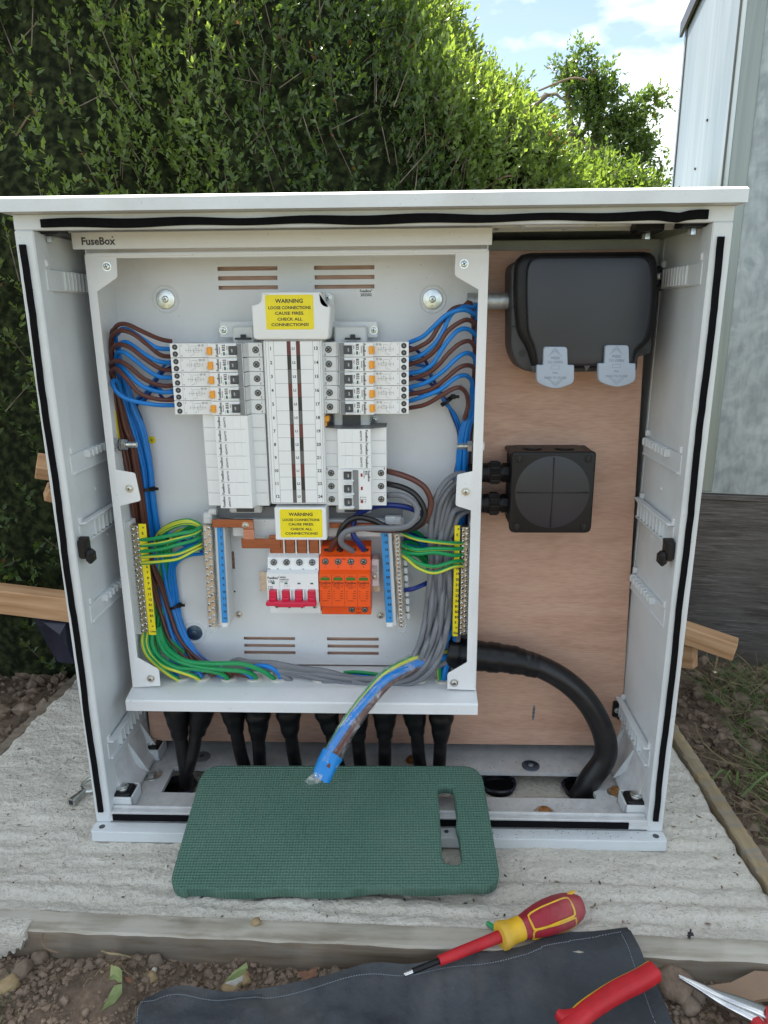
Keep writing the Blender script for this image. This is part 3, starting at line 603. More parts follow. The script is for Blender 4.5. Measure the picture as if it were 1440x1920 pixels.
# ------------------------------------------------------------------ feeder cabinet
W, H, D = .78, .80, .31
cab = thing('feeder_cabinet', 'open light grey weatherproof electrical cabinet standing on the concrete slab', 'cabinet', (W/2, .15, 0))
for sgn, x0 in ((1, 0), (-1, W)):
    mb = MB('grp'); X = lambda d: x0+sgn*d
    mb.box(X(0), X(.0215), 0, .030, .0145, .788, .0015)                       # front stile
    mb.box(X(0), X(.0060), .030, D, .017, .8042, .001)                          # outer skin
    mb.box(X(.0060), X(.0180), .030, .160, .04, .787, .0008)                 # inner skin to the mounting plane
    mb.box(X(.0060), X(.0120), .160, D-.01, .04, .787)
    mb.box(X(.0120), X(.0185), .160, .168, .04, .787, .001)
    mb.box(X(.0180), X(.0200), .030, .034, .04, .787)
    mb.use('lgrey')
    for zz in (.475, .405): mb.tube([(X(.018), .085+.02*(zz < .45), zz), (X(.0192), .085+.02*(zz < .45), zz)], [.003, .002], 10)
    sp_ = mb.build('side_panel', cab)
    mb = MB('blackmatt'); pts = []; r = random.Random(3+sgn)
    n_ = 60
    for i in range(n_+1):
        z = .033+(.773-.033)*i/n_; j = .0006*math.sin(i*.35+sgn)+r.uniform(-.0003, .0003)
        pts.append((z, X((.0085 if sgn > 0 else .0115)+j-.0035), X((.0085 if sgn > 0 else .0115)+j+.0035)))
    vs = []; fs = []
    for z, a, b in pts: vs += [(a, .0002, z), (a, -.003, z), (b, -.003+r.uniform(-.0003, .0003), z), (b, .0002, z)]
    for i in range(n_):
        for q in range(3): fs.append((i*4+q, i*4+q+1, i*4+q+5, i*4+q+4))
    fs += [(0, 1, 2, 3), tuple(n_*4+q for q in range(4))]; mb.add(vs, fs).build('door_seal', sp_)
    # slotted rails moulded along the inside wall
    for zc, kind_ in ((.737, 'rib'), (.520, 'comb'), (.431, 'hook'), (.322, 'comb'), (.117, 'hook')):
        mb = MB('grp'); mb.box(X(.0170), X(.0224), .016, .158, zc-.013, zc+.012, .0012)
        if kind_ == 'rib':
            for k in range(9): mb.box(X(.021), X(.0245), .058+k*.0098, .0625+k*.0098, zc-.011, zc+.011, .0008)
        elif kind_ == 'comb':
            for k in range(8): mb.box(X(.021), X(.0285), .056+k*.0122, .0615+k*.0122, zc+.002, zc+.012, .001)
            mb.box(X(.021), X(.024), .02, .156, zc-.013, zc-.009, .001)
        else:
            for k in range(8):
                y_ = .050+k*.0130; mb.box(X(.021), X(.0275), y_, y_+.0035, zc-.010, zc+.012, .0008); mb.box(X(.021), X(.0275), y_+.003, y_+.0095, zc+.009, zc+.012, .0006)
            mb.box(X(.021), X(.030), .018, .156, zc+.0125, zc+.0155, .001); mb.box(X(.021), X(.026), .02, .156, zc-.0145, zc-.0115, .001)
        mb.use('lgrey').box(X(.0172), X(.0235), .018, .026, zc+.013, zc+.022, .0015)
        mb.box(X(.0172), X(.0235), .146, .153, zc+.013, zc+.022, .0015)
        mb.use('ink').tube([(X(.0212), .034, zc-.001), (X(.0217), .034, zc-.001)], .002, 10)
        mb.build('slotted_rail', sp_)
    # black latch keeper
    mb = MB('black'); q = X(.0215)
    mb.box(q, X(.0335), .004, .020, .402, .428, .003); mb.box(X(.030), X(.0405), .002, .018, .396, .414, .004); mb.box(X(.024), X(.036), .006, .012, .425, .431, .001)
    mb.build('latch_keeper', sp_)
# lid: crowned top with a deep front lip
mb = MB('grp')
mb.prism([(-.018, .8045), (-.018, .8175), (-.012, .8205), (D+.01, .826), (D+.016, .8045)], -.0085, W+.0045, 'X', .003)
lid = mb.build('lid', cab)
mb = MB('grp')
mb.box(.0, W, .0015, .012, .7880, .8044, .001)      # header
mb.box(.004, W-.004, .012, D-.004, .7995, .8040)
for k in range(3): mb.box(.10+k*.22, .28+k*.22, .050, .056, .7945, .800, .001)
for k in range(9): mb.box(.05+k*.082, .053+k*.082, .085, .15, .7945, .800, .0006)
mb.box(.02, W-.02, .084, .086, .7935, .800); mb.box(.02, W-.02, .128, .130, .7935, .800)
mb.box(.565, .635, .045, .075, .790, .800, .002)
mb.box(.01, W-.01, .20, .206, .74, .79, .001)
mb.build('header', cab)
mb = MB('blackmatt'); r = random.Random(9); vs = []; fs = []; n_ = 70
for i in range(n_+1):
    x = .032+(.752-.032)*i/n_; t = i/n_
    zc = .7945+.0008*math.sin(i*.5)-(.0028*math.exp(-((t-.955)/.02)**2))+(.0012 if t > .97 else 0)-.002*math.exp(-((t-0)/.02)**2)*0; hh = .0042+.0006*math.sin(i*.21)
    vs += [(x, .0018, zc+hh), (x, -.0022, zc+hh), (x, -.0022+r.uniform(-.0003, .0003), zc-hh), (x, .0018, zc-hh)]
for i in range(n_):
    for q in range(3): fs.append((i*4+q, i*4+q+1, i*4+q+5, i*4+q+4))
fs += [(0, 1, 2, 3), tuple(n_*4+q for q in range(4))]; mb.add(vs, fs).build('door_seal', cab, 'wavy black foam seal across the top opening')
# corner nuts of the lid
for x, y in ((.026, .030), (.748, .030), (.712, .075)):
    mb = MB('black'); mb.box(x-.016, x+.016, y-.014, y+.014, .7855, .800, .002); mb.use('zinc').disc_z(x, y, .778, .7855, .005, 6, .001); nb = mb.build('corner_nut', cab)
# back panel
mb = MB('grp'); mb.box(.006, W-.006, D-.008, D-.001, .017, .8043); mb.build('back_panel', cab)
# base frame
mb = MB('grp')
mb.prism(rpoly([(-.001, -.0205), (W+.001, -.0205), (W+.001, .0005), (-.001, .0005)], .006), .0, .0145, 'Z', 0)
mb.prism(rpoly([(-.001, -.0205), (W+.001, -.0205), (W+.001, .0005), (-.001, .0005)], .006), .0156, .0144, 'Z', .001)
mb.use('grp_dirty').box(.0215, W-.0215, .0005, .0085, .017, .0315, .0008); mb.box(.0215, W-.0215, .0085, .0120, .017, .0350, .0008)
mb.box(.0, W, .0006, .016, .001, .0142); mb.use('dgrey')
for x in (.012, W-.012): mb.disc_z(x, -.010, .0152, .0159, .0042, 18)
for x in (.487,): mb.disc_z(x, -.008, .0152, .0159, .0032, 14)
base = mb.build('base_frame', cab)
for sgn, x0 in ((1, 0), (-1, W)):
    X = lambda d: x0+sgn*d; mb = MB('grp_dirty')
    mb.prism([(.016, .028), (.016, .090), (.026, .050), (.040, .034), (.040, .028)] if sgn > 0 else [(W-.016, .028), (W-.016, .090), (W-.026, .050), (W-.040, .034), (W-.040, .028)], .030, .160, 'Y', .001)
    mb.use('grp')
    for y_ in (.088, .140): mb.prism([(X(.018), .05), (X(.018), .085), (X(.045), .035)], y_, y_+.002, 'Y')
    mb.build('skirt', cab)
    for y_ in (.0135, .128):
        a, b = X(.010), X(.048); lo_, hi_ = min(a, b), max(a, b); mb = MB('grp')
        for q in ((lo_, lo_+.003, y_, y_+.036), (hi_-.003, hi_, y_, y_+.036), (lo_, hi_, y_, y_+.003), (lo_, hi_, y_+.033, y_+.036)): mb.box(q[0], q[1], q[2], q[3], .026, .045, .0008)
        fo = mb.build('foot_socket', cab)
        mb = MB('black'); mb.prism(rrect(lo_+.004, hi_-.004, y_+.004, y_+.032, .006), .0475, .028, 'Z', .003); fb = mb.build('foot_block', fo)
        mb = MB('zinc'); mb.disc_z((lo_+hi_)/2, y_+.018, .046, .0505, .0085, 18, .001); mb.disc_z((lo_+hi_)/2, y_+.018, .050, .0525, .0065, 6, .001); mb.build('bolt', fo)
mb = MB('blackmatt'); mb.box(.024, .734, -.0014, .0009, .0185, .0285, .0005); mb.build('door_seal', base, 'straight black foam seal along the base')
# floor plate with the long cable opening
mb = MB('grp_dirty'); plate_holes(mb, .018, W-.018, .0118, D-.01, .018, .0245, [(.074, .704, .0665, .1275)], 'Z'); fl = mb.build('floor_plate', cab)
mb = MB('mgrey'); r = random.Random(12)
for _ in range(900):
    x, y = r.uniform(.03, .75), r.uniform(.014, .165); 
    if .07 < x < .69 and .062 < y < .132: continue
    if r.random() > .3+.7*(x > .4): continue
    a = r.uniform(0, 3.14); l_ = r.uniform(.0005, .0026); mb.use('soil_clod' if r.random() < .6 else 'ink'); c_, n2 = math.cos(a)*l_, math.sin(a)*l_; w_ = .0003
    mb.add([(x-c_, y-n2, .0247), (x+w_, y-w_, .0247), (x+c_, y+n2, .0250+w_), (x-w_, y+w_, .0247)], [(0, 1, 2, 3)])
for _ in range(60):
    x, y = r.uniform(.54, .75), r.uniform(-.006, .010); l_ = r.uniform(.0003, .0009); mb.add([(x-l_, y, .0158), (x, y-l_, .0158), (x+l_, y, .0159), (x, y+l_, .0158)], [(0, 1, 2, 3)])
mb.build('swarf', cab, 'dark specks of swarf scattered on the floor plate', kind='stuff')
def washer(x, y, r1, r2, m1, m2, lab, z=.0246, hex_=True):
    mb = MB(m1); mb.disc_z(x, y, z, z+.0016, r1, 24, .0005); mb.use(m2).disc_z(x, y, z+.0015, z+.0065 if hex_ else z+.003, r2, 6 if hex_ else 16, .001); return mb.build('floor_bolt', cab, lab)
for (a, b, r1, r2, m1, m2, lab, hx) in ((285, 1452, .0150, .0075, 'zinc', 'zinc', 'zinc bolt on a large washer at the left', True), (995, 1435, .0135, .004, 'zincblue', 'mgrey', 'dull countersunk washer near the back', False),
        (1022, 1526, .0135, .0085, 'zinc', 'rust', 'rusty bolt near the front', True), (1155, 1485, .0125, .0085, 'zinc', 'rust', 'rusty bolt by the right foot', True),
        (378, 1418, .0135, .004, 'mgrey', 'dgrey', 'dark washer behind the boots', False), (772, 1425, .0095, .007, 'rust', 'rust', 'brown bolt behind the pad', True)):
    q = P(a, b, Z=.026); washer(q[0], max(q[1], .034), r1, r2, m1, m2, lab, hex_=hx)
# duct mouths set in the concrete inside the opening
for (a, b, rr, lab) in ((935, 1467, .0240, 'corrugated black duct mouth, left of the big cable'), (1092, 1473, .0270, 'corrugated black duct mouth holding the big curved cable'), (335, 1470, .024, 'corrugated black duct mouth at the left end of the opening')):
    q = P(a, b, Z=.008); mb = MB('plasticbag'); pts = []
    for k in range(26):
        t = 2*math.pi*k/26; pts.append((q[0]+rr*1.05*math.cos(t)*(1+.04*math.sin(5*t)), q[1]+rr*.92*math.sin(t)*(1+.05*math.cos(4*t)), .006+.0015*math.sin(3*t)))
    mb.tube(pts+[pts[0]], .0022, 8, False); mb.use('black')
    n_ = 26; vs = []; fs = []
    for lv in range(7):
        rad = rr*(.99-.04*(lv % 2)-.01*lv)
        vs += [(q[0]+rad*math.cos(2*math.pi*k/n_), q[1]+rad*.9*math.sin(2*math.pi*k/n_), .006-lv*.0025) for k in range(n_)]
    for lv in range(6):
        for k in range(n_): fs.append((lv*n_+k, lv*n_+(k+1) % n_, (lv+1)*n_+(k+1) % n_, (lv+1)*n_+k))
    mb.add(vs, fs, None); mb.add([(q[0]+rr*.95*math.cos(2*math.pi*k/n_), q[1]+rr*.88*math.sin(2*math.pi*k/n_), -.0010) for k in range(n_)], [tuple(range(n_))])
    mb.build('duct_mouth', None, lab, 'duct', recalc=False)

for (a, b, wl) in ((1246, 518, 1), (1168, 1338, 1), (283, 1322, 0)):
    q = P(a, b, Y=.150); MB('black').box(q[0]-.012, q[0]+.012, .148, .163, q[2]-.013, q[2]+.013, .002).box(q[0]-.004 if wl else q[0]-.016, q[0]+.016 if wl else q[0]+.004, .150, .158, q[2]-.017, q[2]-.010, .001).build('board_clamp', cab); inst('screw', SCREW, cab, (q[0]+(-.006 if wl else .006), .148, q[2]), (0, .5, 0), .8)
# the cabinet stands a degree out of plumb: its foot sits a little further back than its head
def lean(o):
    if o.name.split('.')[0] not in ('floor_plate', 'floor_bolt', 'swarf', 'header', 'lid'):
        if o.name.startswith('screw'): o.location.y += .0125*(1-wloc(o).z/.8)
        elif o.type == 'MESH':
            dz = wloc(o).z
            for v in o.data.vertices: v.co.y += .0125*(1-(v.co.z+dz)/.8)
        for ch in o.children: lean(ch)
for ch in cab.children: lean(ch)

# ------------------------------------------------------------------ plywood backboard
mb = MB('ply'); mb.prism([(.0265, .046), (.7635, .0475), (.7450, .7745), (.0265, .7745)], .165, .183, 'Y', .0005); ply = mb.build('backboard', None, 'reddish plywood backboard standing behind the fuse board', 'board')
mb = MB('ink'); a = P(1001, 1325, Y=.1648); mb.use('mgrey'); 
for k in range(4): mb.prism(rpoly([(a[0]-.0012-.0004*k, a[2]+.002-.006*k), (a[0]+.0015, a[2]+.003-.006*k), (a[0]+.0030-.0005*k, a[2]-.005-.006*k), (a[0]-.0015, a[2]-.006-.006*k)], .001), .16485, .1651, 'Y')
mb.build('scuff_mark', ply, 'grey scuff mark')

# ------------------------------------------------------------------ black socket, conduit, junction box, big cable
def pz(pts, y): return [(P(a, b, Y=y)[0], P(a, b, Y=y)[2], *r) for a, b, *r in pts]
q = P(1097, 590, Y=.1); soc = thing('outdoor_socket', 'black weatherproof twin socket with two pale press-to-open clips, high on the plywood', 'socket', (q[0], .165, q[2]-.09))
mb = MB('coverback'); mb.prism(rpoly(pz([(957, 488, .014), (1222, 488, .012), (1222, 664, .02), (1196, 668, .004), (1194, 696, .004), (1000, 698, .004), (974, 692, .012), (957, 660, .012)], .112), .01), .110, .1648, 'Y', .003)
mb.use('ink'); 
for a, b in ((979, 663), (1205, 659)): qq = P(a, b, Y=.109); mb.disc_y(qq[0], .1085, .111, qq[2], .0042, 16)
bp_ = mb.build('back_box', soc)
for zz in (540, 575, 612): qq = P(964, zz, Y=.107); mbx = MB('black'); mbx.box(qq[0]-.003, qq[0]+.012, .1045, .112, qq[2]-.0006, qq[2]+.0006); mbx.build('rib', soc)
mb = MB('black'); mb.prism(rpoly(pz([(967, 474, .018), (1231, 471, .018), (1236, 520, .02), (1231, 600, .03), (1222, 640, .02), (1194, 660, .012), (1190, 690, .004), (1001, 694, .004), (990, 655, .012), (971, 625, .02), (964, 560, .02)], .098), .012), .0945, .112, 'Y', .008); mb.build('hood_rim', soc)
mb = MB('cover'); ch = rpoly(pz([(990, 482, .014), (1218, 480, .014), (1224, 530, .02), (1219, 600, .03), (1208, 640, .012), (1188, 655, .008), (1186, 684, .003), (1008, 687, .003), (1004, 655, .01), (990, 625, .02), (987, 540, .02)], .086), .01); mb.prism(ch, .0835, .0965, 'Y', .0028)
cv = mb.build('cover', soc, sharp=50)
for a in (1041, 1156):
    dx = a-1041; dz_ = -3 if dx else 0
    mb = MB('clip'); mb.prism(rpoly([(x, z, rr) for x, z, rr in [(P(u+dx, v+dz_, Y=.080)[0], P(u+dx, v+dz_, Y=.080)[2], rr) for u, v, rr in ((1019, 650, .004), (1063, 650, .004), (1064, 684, .001), (1076, 684, .002), (1076, 718, .006), (1041, 731, .03), (1006, 718, .006), (1006, 684, .002), (1018, 684, .001))]], .003), .0775, .0850, 'Y', .0012)
    c0 = mb.build('press_clip', soc)
    mb = MB('clipink'); u = lambda px_, py_: P(px_+dx, py_+dz_, Y=.0773)
    for txt, py_, sz in (('PRESS', 671, .0044), ('TO OPEN', 679, .0044), ('IP66', 699, .0036), ('PRESS TO CLOSE', 708, .0036)): qq = u(1041, py_); mb.text(txt, qq[0], qq[2], sz, .07735)
    for k in range(3):
        c_ = u(1041, 654+k*3); w_ = .0040+.0022*k; mb.line(c_[0]-w_, c_[2]-.0030-.0010*k, c_[0], c_[2]+.0010, .0005, .07735); mb.line(c_[0], c_[2]+.0010, c_[0]+w_, c_[2]-.0030-.0010*k, .0005, .07735)
        c_ = u(1041, 724-k*3); w_ = .0050+.003*k; mb.line(c_[0]-w_, c_[2]+.004+.001*k, c_[0], c_[2], .0005, .07735); mb.line(c_[0], c_[2], c_[0]+w_, c_[2]+.004+.001*k, .0005, .07735)
    qq = u(1041, 689); 
    for s1 in (-1, 1): mb.line(qq[0]-.005, qq[2]+s1*.002, qq[0]+.005, qq[2]+s1*.002, .0004, .07735); mb.line(qq[0]+s1*.005, qq[2]-.002, qq[0]+s1*.005, qq[2]+.002, .0004, .07735)
    mb.build('moulded_lettering', c0)
    mb = MB('coverback'); t_ = u(1001 if dx == 0 else 1001-15, 690); mb.prism([(t_[0]-.002, t_[2]+.002), (t_[0]+.007, t_[2]+.002), (t_[0]+.001, t_[2]-.007)], .086, .090, 'Y'); mb.build('hinge_tab', soc)
q0, q1 = P(905, 565, Y=.140), P(965, 564, Y=.140)
MB('cond_galv').cyl((q0[0]-.02, .140, q0[2]), (q1[0], .140, q1[2]), .0105, n=22).build('conduit', None, 'short galvanised conduit between the fuse board and the black socket', 'conduit')

q = P(1036, 925, Y=.1); jb = thing('junction_box', 'square black junction box with a round lid mark and two cable glands on the plywood', 'junction box', (q[0], .165, q[2]-.06))
x0, x1, z0, z1 = .5695, .6785, .4115, .5215
mb = MB('black'); mb.prism(rrect(x0+.002, x1-.002, z0+.002, z1-.002, .010), .108, .1648, 'Y', 0)
for cx_, sg in ((x0, 1), (x1, -1)):
    for k in range(5): mb.box(cx_+sg*(.001), cx_+sg*.004, .112+k*.0085, .116+k*.0085, z0+.008, z1-.008, .001)
for k in range(3):
    for cx_ in (x0+.006, x1-.006): mb.cyl((cx_+(k-1)*.004, .110, z1-.0055), (cx_+(k-1)*.004, .163, z1-.0055), .0035, n=10)
mb.build('box_body', jb)
for cx_ in (x0+.032, x1-.034): MB('black').add([(cx_+.014*math.cos(t), .136+.013*math.sin(t), z1-.0012) for t in [2*math.pi*k/24 for k in range(24)]], [tuple(range(24))]).disc_z(cx_, .136, z1-.004, z1-.0002, .012, 22, .001).build('knockout', jb)
mb = MB('black'); mb.prism(rpoly([(x0, z0, .008), (x1, z0, .008), (x1, z1, .004), (x0, z1, .004)], .006), .1000, .1085, 'Y', .002); ld = mb.build('box_lid', jb)
mb = MB('cover'); cx_, cz_ = (x0+x1)/2, (z0+z1)/2+.001
vs = [(cx_, .0972, cz_)]; fs = []; n_ = 48
for ri, (rr, yy) in enumerate(((.025, .0978), (.043, .0991), (.0500, .1002))): vs += [(cx_+rr*math.cos(2*math.pi*k/n_), yy, cz_+rr*math.sin(2*math.pi*k/n_)) for k in range(n_)]
for k in range(n_):
    j = (k+1) % n_; fs.append((0, 1+k, 1+j))
    for ri in range(2): fs.append((1+ri*n_+k, 1+(ri+1)*n_+k, 1+(ri+1)*n_+j, 1+ri*n_+j))
mb.add(vs, fs).use('black'); mb.box(cx_-.0004, cx_+.0004, .0966, .0998, cz_-.047, cz_+.047); mb.box(cx_-.047, cx_+.047, .0966, .0998, cz_-.0004, cz_+.0004); mb.build('round_mark', ld)
for sx in (0, 1):
    for sz in (0, 1):
        mb = MB('black'); xx, zz = (x0+.010, x1-.010)[sx], (z0+.009, z1-.009)[sz]; mb.disc_y(xx, .0988, .1003, zz, .0048, 16, .0006); mb.use('ink').box(xx-.0005, xx+.0005, .0984, .0990, zz-.0036, zz+.0036); mb.build('lid_screw', jb)
for py_ in (886, 944):
    q = P(930, py_, Y=.135); z_ = q[2]; mb = MB('black')
    mb.tube([(.5695, .135, z_), (.562, .135, z_)], .0135, 8); mb.tube([(.562, .135, z_), (.5585, .135, z_)], .0115, 18)
    mb.tube([(.5585, .135, z_), (.5440, .135, z_)], [.0165, .0160], 6)
    for k in range(5): mb.tube([(.5435-k*.0034, .135, z_), (.5415-k*.0034, .135, z_)], .0138-.0003*k, 18)
    mb.tube([(.5435, .135, z_), (.515, .135, z_)], .0120, 18)
    for k in range(10): a = 2*math.pi*k/10; mb.box(.546, .557, .135+.0150*math.cos(a)-.001, .135+.0150*math.cos(a)+.001, z_+.0150*math.sin(a)-.001, z_+.0150*math.sin(a)+.001)
    mb.build('cable_gland', jb)
    mb = MB('black').tube([(.570, .135, z_), (.5694, .135, z_)], .015, 18).build('gland_washer', jb)

big = thing('big_cable', 'thick black cable curving from the fuse board down into the right duct', 'cable', P(1100, 1480, Z=.0))
pts = [P(845, 1222, Y=.128), P(900, 1231, Y=.122), P(955, 1234, Y=.118), P(1008, 1248, Y=.114), P(1062, 1278, Y=.110), P(1104, 1320, Y=.106), P(1132, 1376, Y=.102), P(1134, 1420, Y=.099), P(1106, 1462, Y=.098), (P(1092, 1480, Z=.02)[0], .097, .010), (P(1086, 1480, Z=.02)[0], .097, 0.0005)]
MB('cablejacket').tube(smooth(pts, .004), .0163, 24).build('cable_jacket', big)
sp2 = smooth([P(840, 1221, Y=.128), P(900, 1230, Y=.122), P(955, 1236, Y=.118), P(1008, 1249, Y=.114)], .004); n_ = len(sp2)
MB('sleeve').tube(sp2, [(.0225+.0015*math.sin(i*.9)*.5)*(1-.28*(i/n_)**2.5)+.0006*math.sin(i*2.3) for i in range(n_)], 28).build('heat_shrink_sleeve', big, sharp=60)

# ------------------------------------------------------------------ galvanised container on the right, with painted plinth
c_, s_ = math.cos(R_(11)), math.sin(R_(11))
p0 = P(1440, 1250, Z=-.04); d1 = _F+_R*(1366-720)/FPX-_U*(355-960)/FPX; t_ = (p0-CAM)@np.array([s_, c_, 0])/(d1@np.array([s_, c_, 0])); A = CAM+t_*d1
con = thing('galvanised_container', 'tall galvanised steel container with a black-painted plinth at the right', 'container', (A[0], A[1], -.05))
def cb(name, u0, u1, v0, v1, z0, z1, mat, b=0, parent=con, label=None, lean=0):
    """u along the front (to the right), v backwards, in the container's own turned frame"""
    mb = MB(mat); mb.box(u0, u1, v0, v1, z0, z1, b); mb.v = [(A[0]+u*c_+v*s_-(z-.9)*lean, A[1]-u*s_+v*c_, z) for u, v, z in mb.v]; return mb.build(name, parent, label)
cb('front_sheet', .006, 1.6, 0, .006, .337, 1.49, 'galv'); cb('side_sheet', 0, .006, .004, .80, .337, 1.44, 'galvside'); cb('back_sheet', .01, 1.59, .79, .795, .337, 1.44, 'galv')
cb('roof', -.004, 1.62, -.01, .81, 1.441, 1.452, 'galv', .002); cb('roof_trim', -.012, -.0045, .10, .81, 1.42, 1.455, 'blackroof')
cb('corner_flashing', -.003, .030, -.0035, -.0002, .34, 1.44, 'galvside', .001)
cb('edge_seam', -.0035, -.0003, .06, .066, .34, 1.44, 'mgrey'); cb('edge_seam', -.0035, -.0003, .745, .75, .34, 1.44, 'mgrey')
for k, (v_, z_) in enumerate(((.40, 1.02), (.30, 1.10), (.62, .98))):
    MB('dgrey').tube([(A[0]-.003+v_*s_, A[1]+v_*c_, z_), (A[0]+.002+v_*s_, A[1]+v_*c_, z_)], .003, 8).build('rivet', con)
cb('plinth', .004, 1.6, .002, .80, -.10, .3365, 'plinth')
cb('plinth_ledge', .002, 1.6, -.004, .0018, .322, .334, 'plinth', .002)
# ------------------------------------------------------------------ fuse board enclosure
def V(a, b, y): q = P(a, b, Y=y); return (q[0], q[2])
YF, YB, YN, YS = .080, .158, .085, .099
eL, eR, eT, eB = .0425, .5292, .7690, .1850
brd = thing('fuse_board', 'white steel three phase fuse board with its cover removed, full of wires', 'fuse board', ((eL+eR)/2, YB, eB))
mb = MB('powder')
slots = []
for (a, b, c, d) in ((408, 520, 499, 508), (409, 520, 517, 526), (410, 521, 535, 543.5), (589, 702, 498, 507), (590, 702, 516.5, 525.5), (590, 702, 534.5, 543), (457, 553, 1194.5, 1199.5), (458, 553, 1208, 1213), (458, 554, 1221, 1226), (613, 710, 1195.5, 1201), (614, 710, 1209, 1214), (614, 710, 1222.5, 1227.5)):
    q0, q1 = P(a, d, Y=YB), P(b, c, Y=YB); slots.append((q0[0], q1[0], q0[2], q1[2]))
slots += [tuple((P(433, 1054, Y=YB)[0], P(440, 1054, Y=YB)[0], P(433, 1052, Y=YB)[2]-.012, P(433, 1034, Y=YB)[2])), (P(714, 1048, Y=YB)[0], P(723, 1048, Y=YB)[0], P(714, 1048, Y=YB)[2], P(714, 1030, Y=YB)[2])]
# align the slots of one row so that the sheet divides into clean cells
rows_ = {}
for i, s_l in enumerate(slots[:12]):
    key = (i % 3, i//6)
    if key in rows_: slots[i] = (s_l[0], s_l[1], *rows_[key])
    else: rows_[key] = s_l[2:]
plate_holes(mb, eL+.001, eR-.001, eB, eT+.018, YB, YB+.0014, slots, 'Y')
mb.build('back_plate', brd)
for sgn, x0, nm in ((1, eL, 0), (-1, eR, 1)):
    mb = MB('powder'); X = lambda d: x0+sgn*d; mb.box(X(0), X(.0014), YF+.0012, YB-.0002, eB-.018, eT+.016)
    if nm == 0: poly = [(158, 478), (218, 480, .003), (220, 520, .003), (182, 547), (210, 800), (217, 880.5), (253, 887, .003), (264, 939, .003), (225.5, 948.6), (257.5, 1233), (298, 1255.5, .003), (300.5, 1286), (250, 1289)]
    else: poly = [(917, 469), (917, 474), (891, 1294), (838.6, 1292), (839, 1263, .003), (875.5, 1242), (883, 957), (854, 948, .003), (857, 890, .003), (886, 883.6), (897, 543), (852.7, 517, .003), (854, 473, .003)]
    pp = rpoly([(*V(a, b, YF), *(r or (0,))) for a, b, *r in poly], 0)
    mb.prism(pp, YF-.0003, YF+.0012, 'Y', .0003); fr = mb.build('frame_flange', brd)
    for a, b in (((201, 500), (243, 916), (283, 1272)) if nm == 0 else ((870, 495), (873, 922), (851.5, 1280))):
        q = P(a, b, Y=YF); inst('screw', SCREW, brd, (q[0], YF-.0003, q[2]), (0, rng.uniform(0, 1.5), 0), 1.0)
mb = MB('powder')      # hood
mb.prism([(.068, .7735), (.068, .7920), (.0715, .7940), (YB, .7945), (YB, .792), (.073, .791), (.073, .7735)], .0335, .5318, 'X', .0004)
mb.box(eL+.0015, eR-.0015, .078, .090, .7660, .7690); mb.box(eL+.0015, eR-.0015, YF, YF+.002, .7640, .7700)
mb.build('hood', brd)
mb = MB('powder')      # tray with its folded lip
mb.prism([(YB, .1830), (.088, .1860), (.083, .1860), (.0575, .1800), (.0560, .1780), (.0560, .1635), (.0585, .1620), (.0600, .1620), (.0600, .1760), (.085, .1815), (YB, .1815)], .0405, .5300, 'X', .0008)
mb.build('bottom_tray', brd)
mb = MB('powder'); mb.box(.046, .527, .0600, YB, .1645, .1665); mb.build('bottom_plate', brd)
mb = MB('zinc'); 
for a in (287, 528, 567, 698):
    q = P(a, 1338, Y=.075); MB('zinc').disc_z(q[0], .075, .1575, .1650, .0042, 6, .001).build('fixing_bolt', brd)
mb = MB('greyink'); q = P(152, 452, Y=.068); mb.text('FuseBox', q[0], q[2], .0118, .0677, 'LEFT'); q2 = P(211, 445, Y=.068); mb.text('°', q2[0], q2[2]-.001, .006, .0677); mb.build('printed_name', brd)
q = P(686.5, 549, Y=YB); mb = MB('white'); mb.box(q[0]-.0115, q[0]+.0115, YB-.0003, YB, q[2]-.0050, q[2]+.0050); lb = mb.build('serial_label', brd)
mb = MB('ink'); mb.text('FuseBox°', q[0], q[2]+.0024, .0046, YB-.0004, wx=.95); mb.text('202502', q[0], q[2]-.0024, .0050, YB-.0004); mb.build('label_print', lb)
# big penny washers in their dimples
for a, b, mt_, r in ((310, 561, 'zinc', .0125), (811, 561, 'zinc', .0128), (364.5, 1187, 'zincblue', .0118)):
    q = P(a, b, Y=YB-.002); mb = MB('powder'); pts = [(q[0]+.0172*math.cos(t), YB, q[2]+.0172*math.sin(t)) for t in [2*math.pi*k/40 for k in range(41)]]
    mb.tube(pts, .0012, 8, False, flat=1); mb.build('dimple_ring', brd)
    mb = MB(mt_); mb.disc_y(q[0], YB-.0022, YB-.0002, q[2], r, 36, .0005); mb.disc_y(q[0], YB-.0040, YB-.002, q[2], .0044, 20, .0012); mb.use('dgrey'); 
    for a_ in (.4, .4+math.pi/2): c1, s1 = math.cos(a_)*.0024, math.sin(a_)*.0024; mb.line(q[0]-c1, q[2]-s1, q[0]+c1, q[2]+s1, .0009, YB-.0042)
    mb.build('penny_washer', brd)
for a, b in ((484.5, 961), (447, 1153), (713, 1155), (494, 1085), (704, 1111), (689, 1014), (702, 787)): q = P(a, b, Y=YB-.003); inst('screw', SCREW, brd, (q[0], YB-.0006, q[2]), (0, rng.uniform(0, 1.5), 0), .95)
MB('ink').disc_y(*[P(440, 1109, Y=YB)[0], YB-.0003, YB+.0001, P(440, 1109, Y=YB)[2]], .0014, 10).build('pilot_hole', brd); MB('ink').disc_y(*[P(719, 1111, Y=YB)[0], YB-.0003, YB+.0001, P(719, 1111, Y=YB)[2]], .0016, 10).build('pilot_hole', brd)
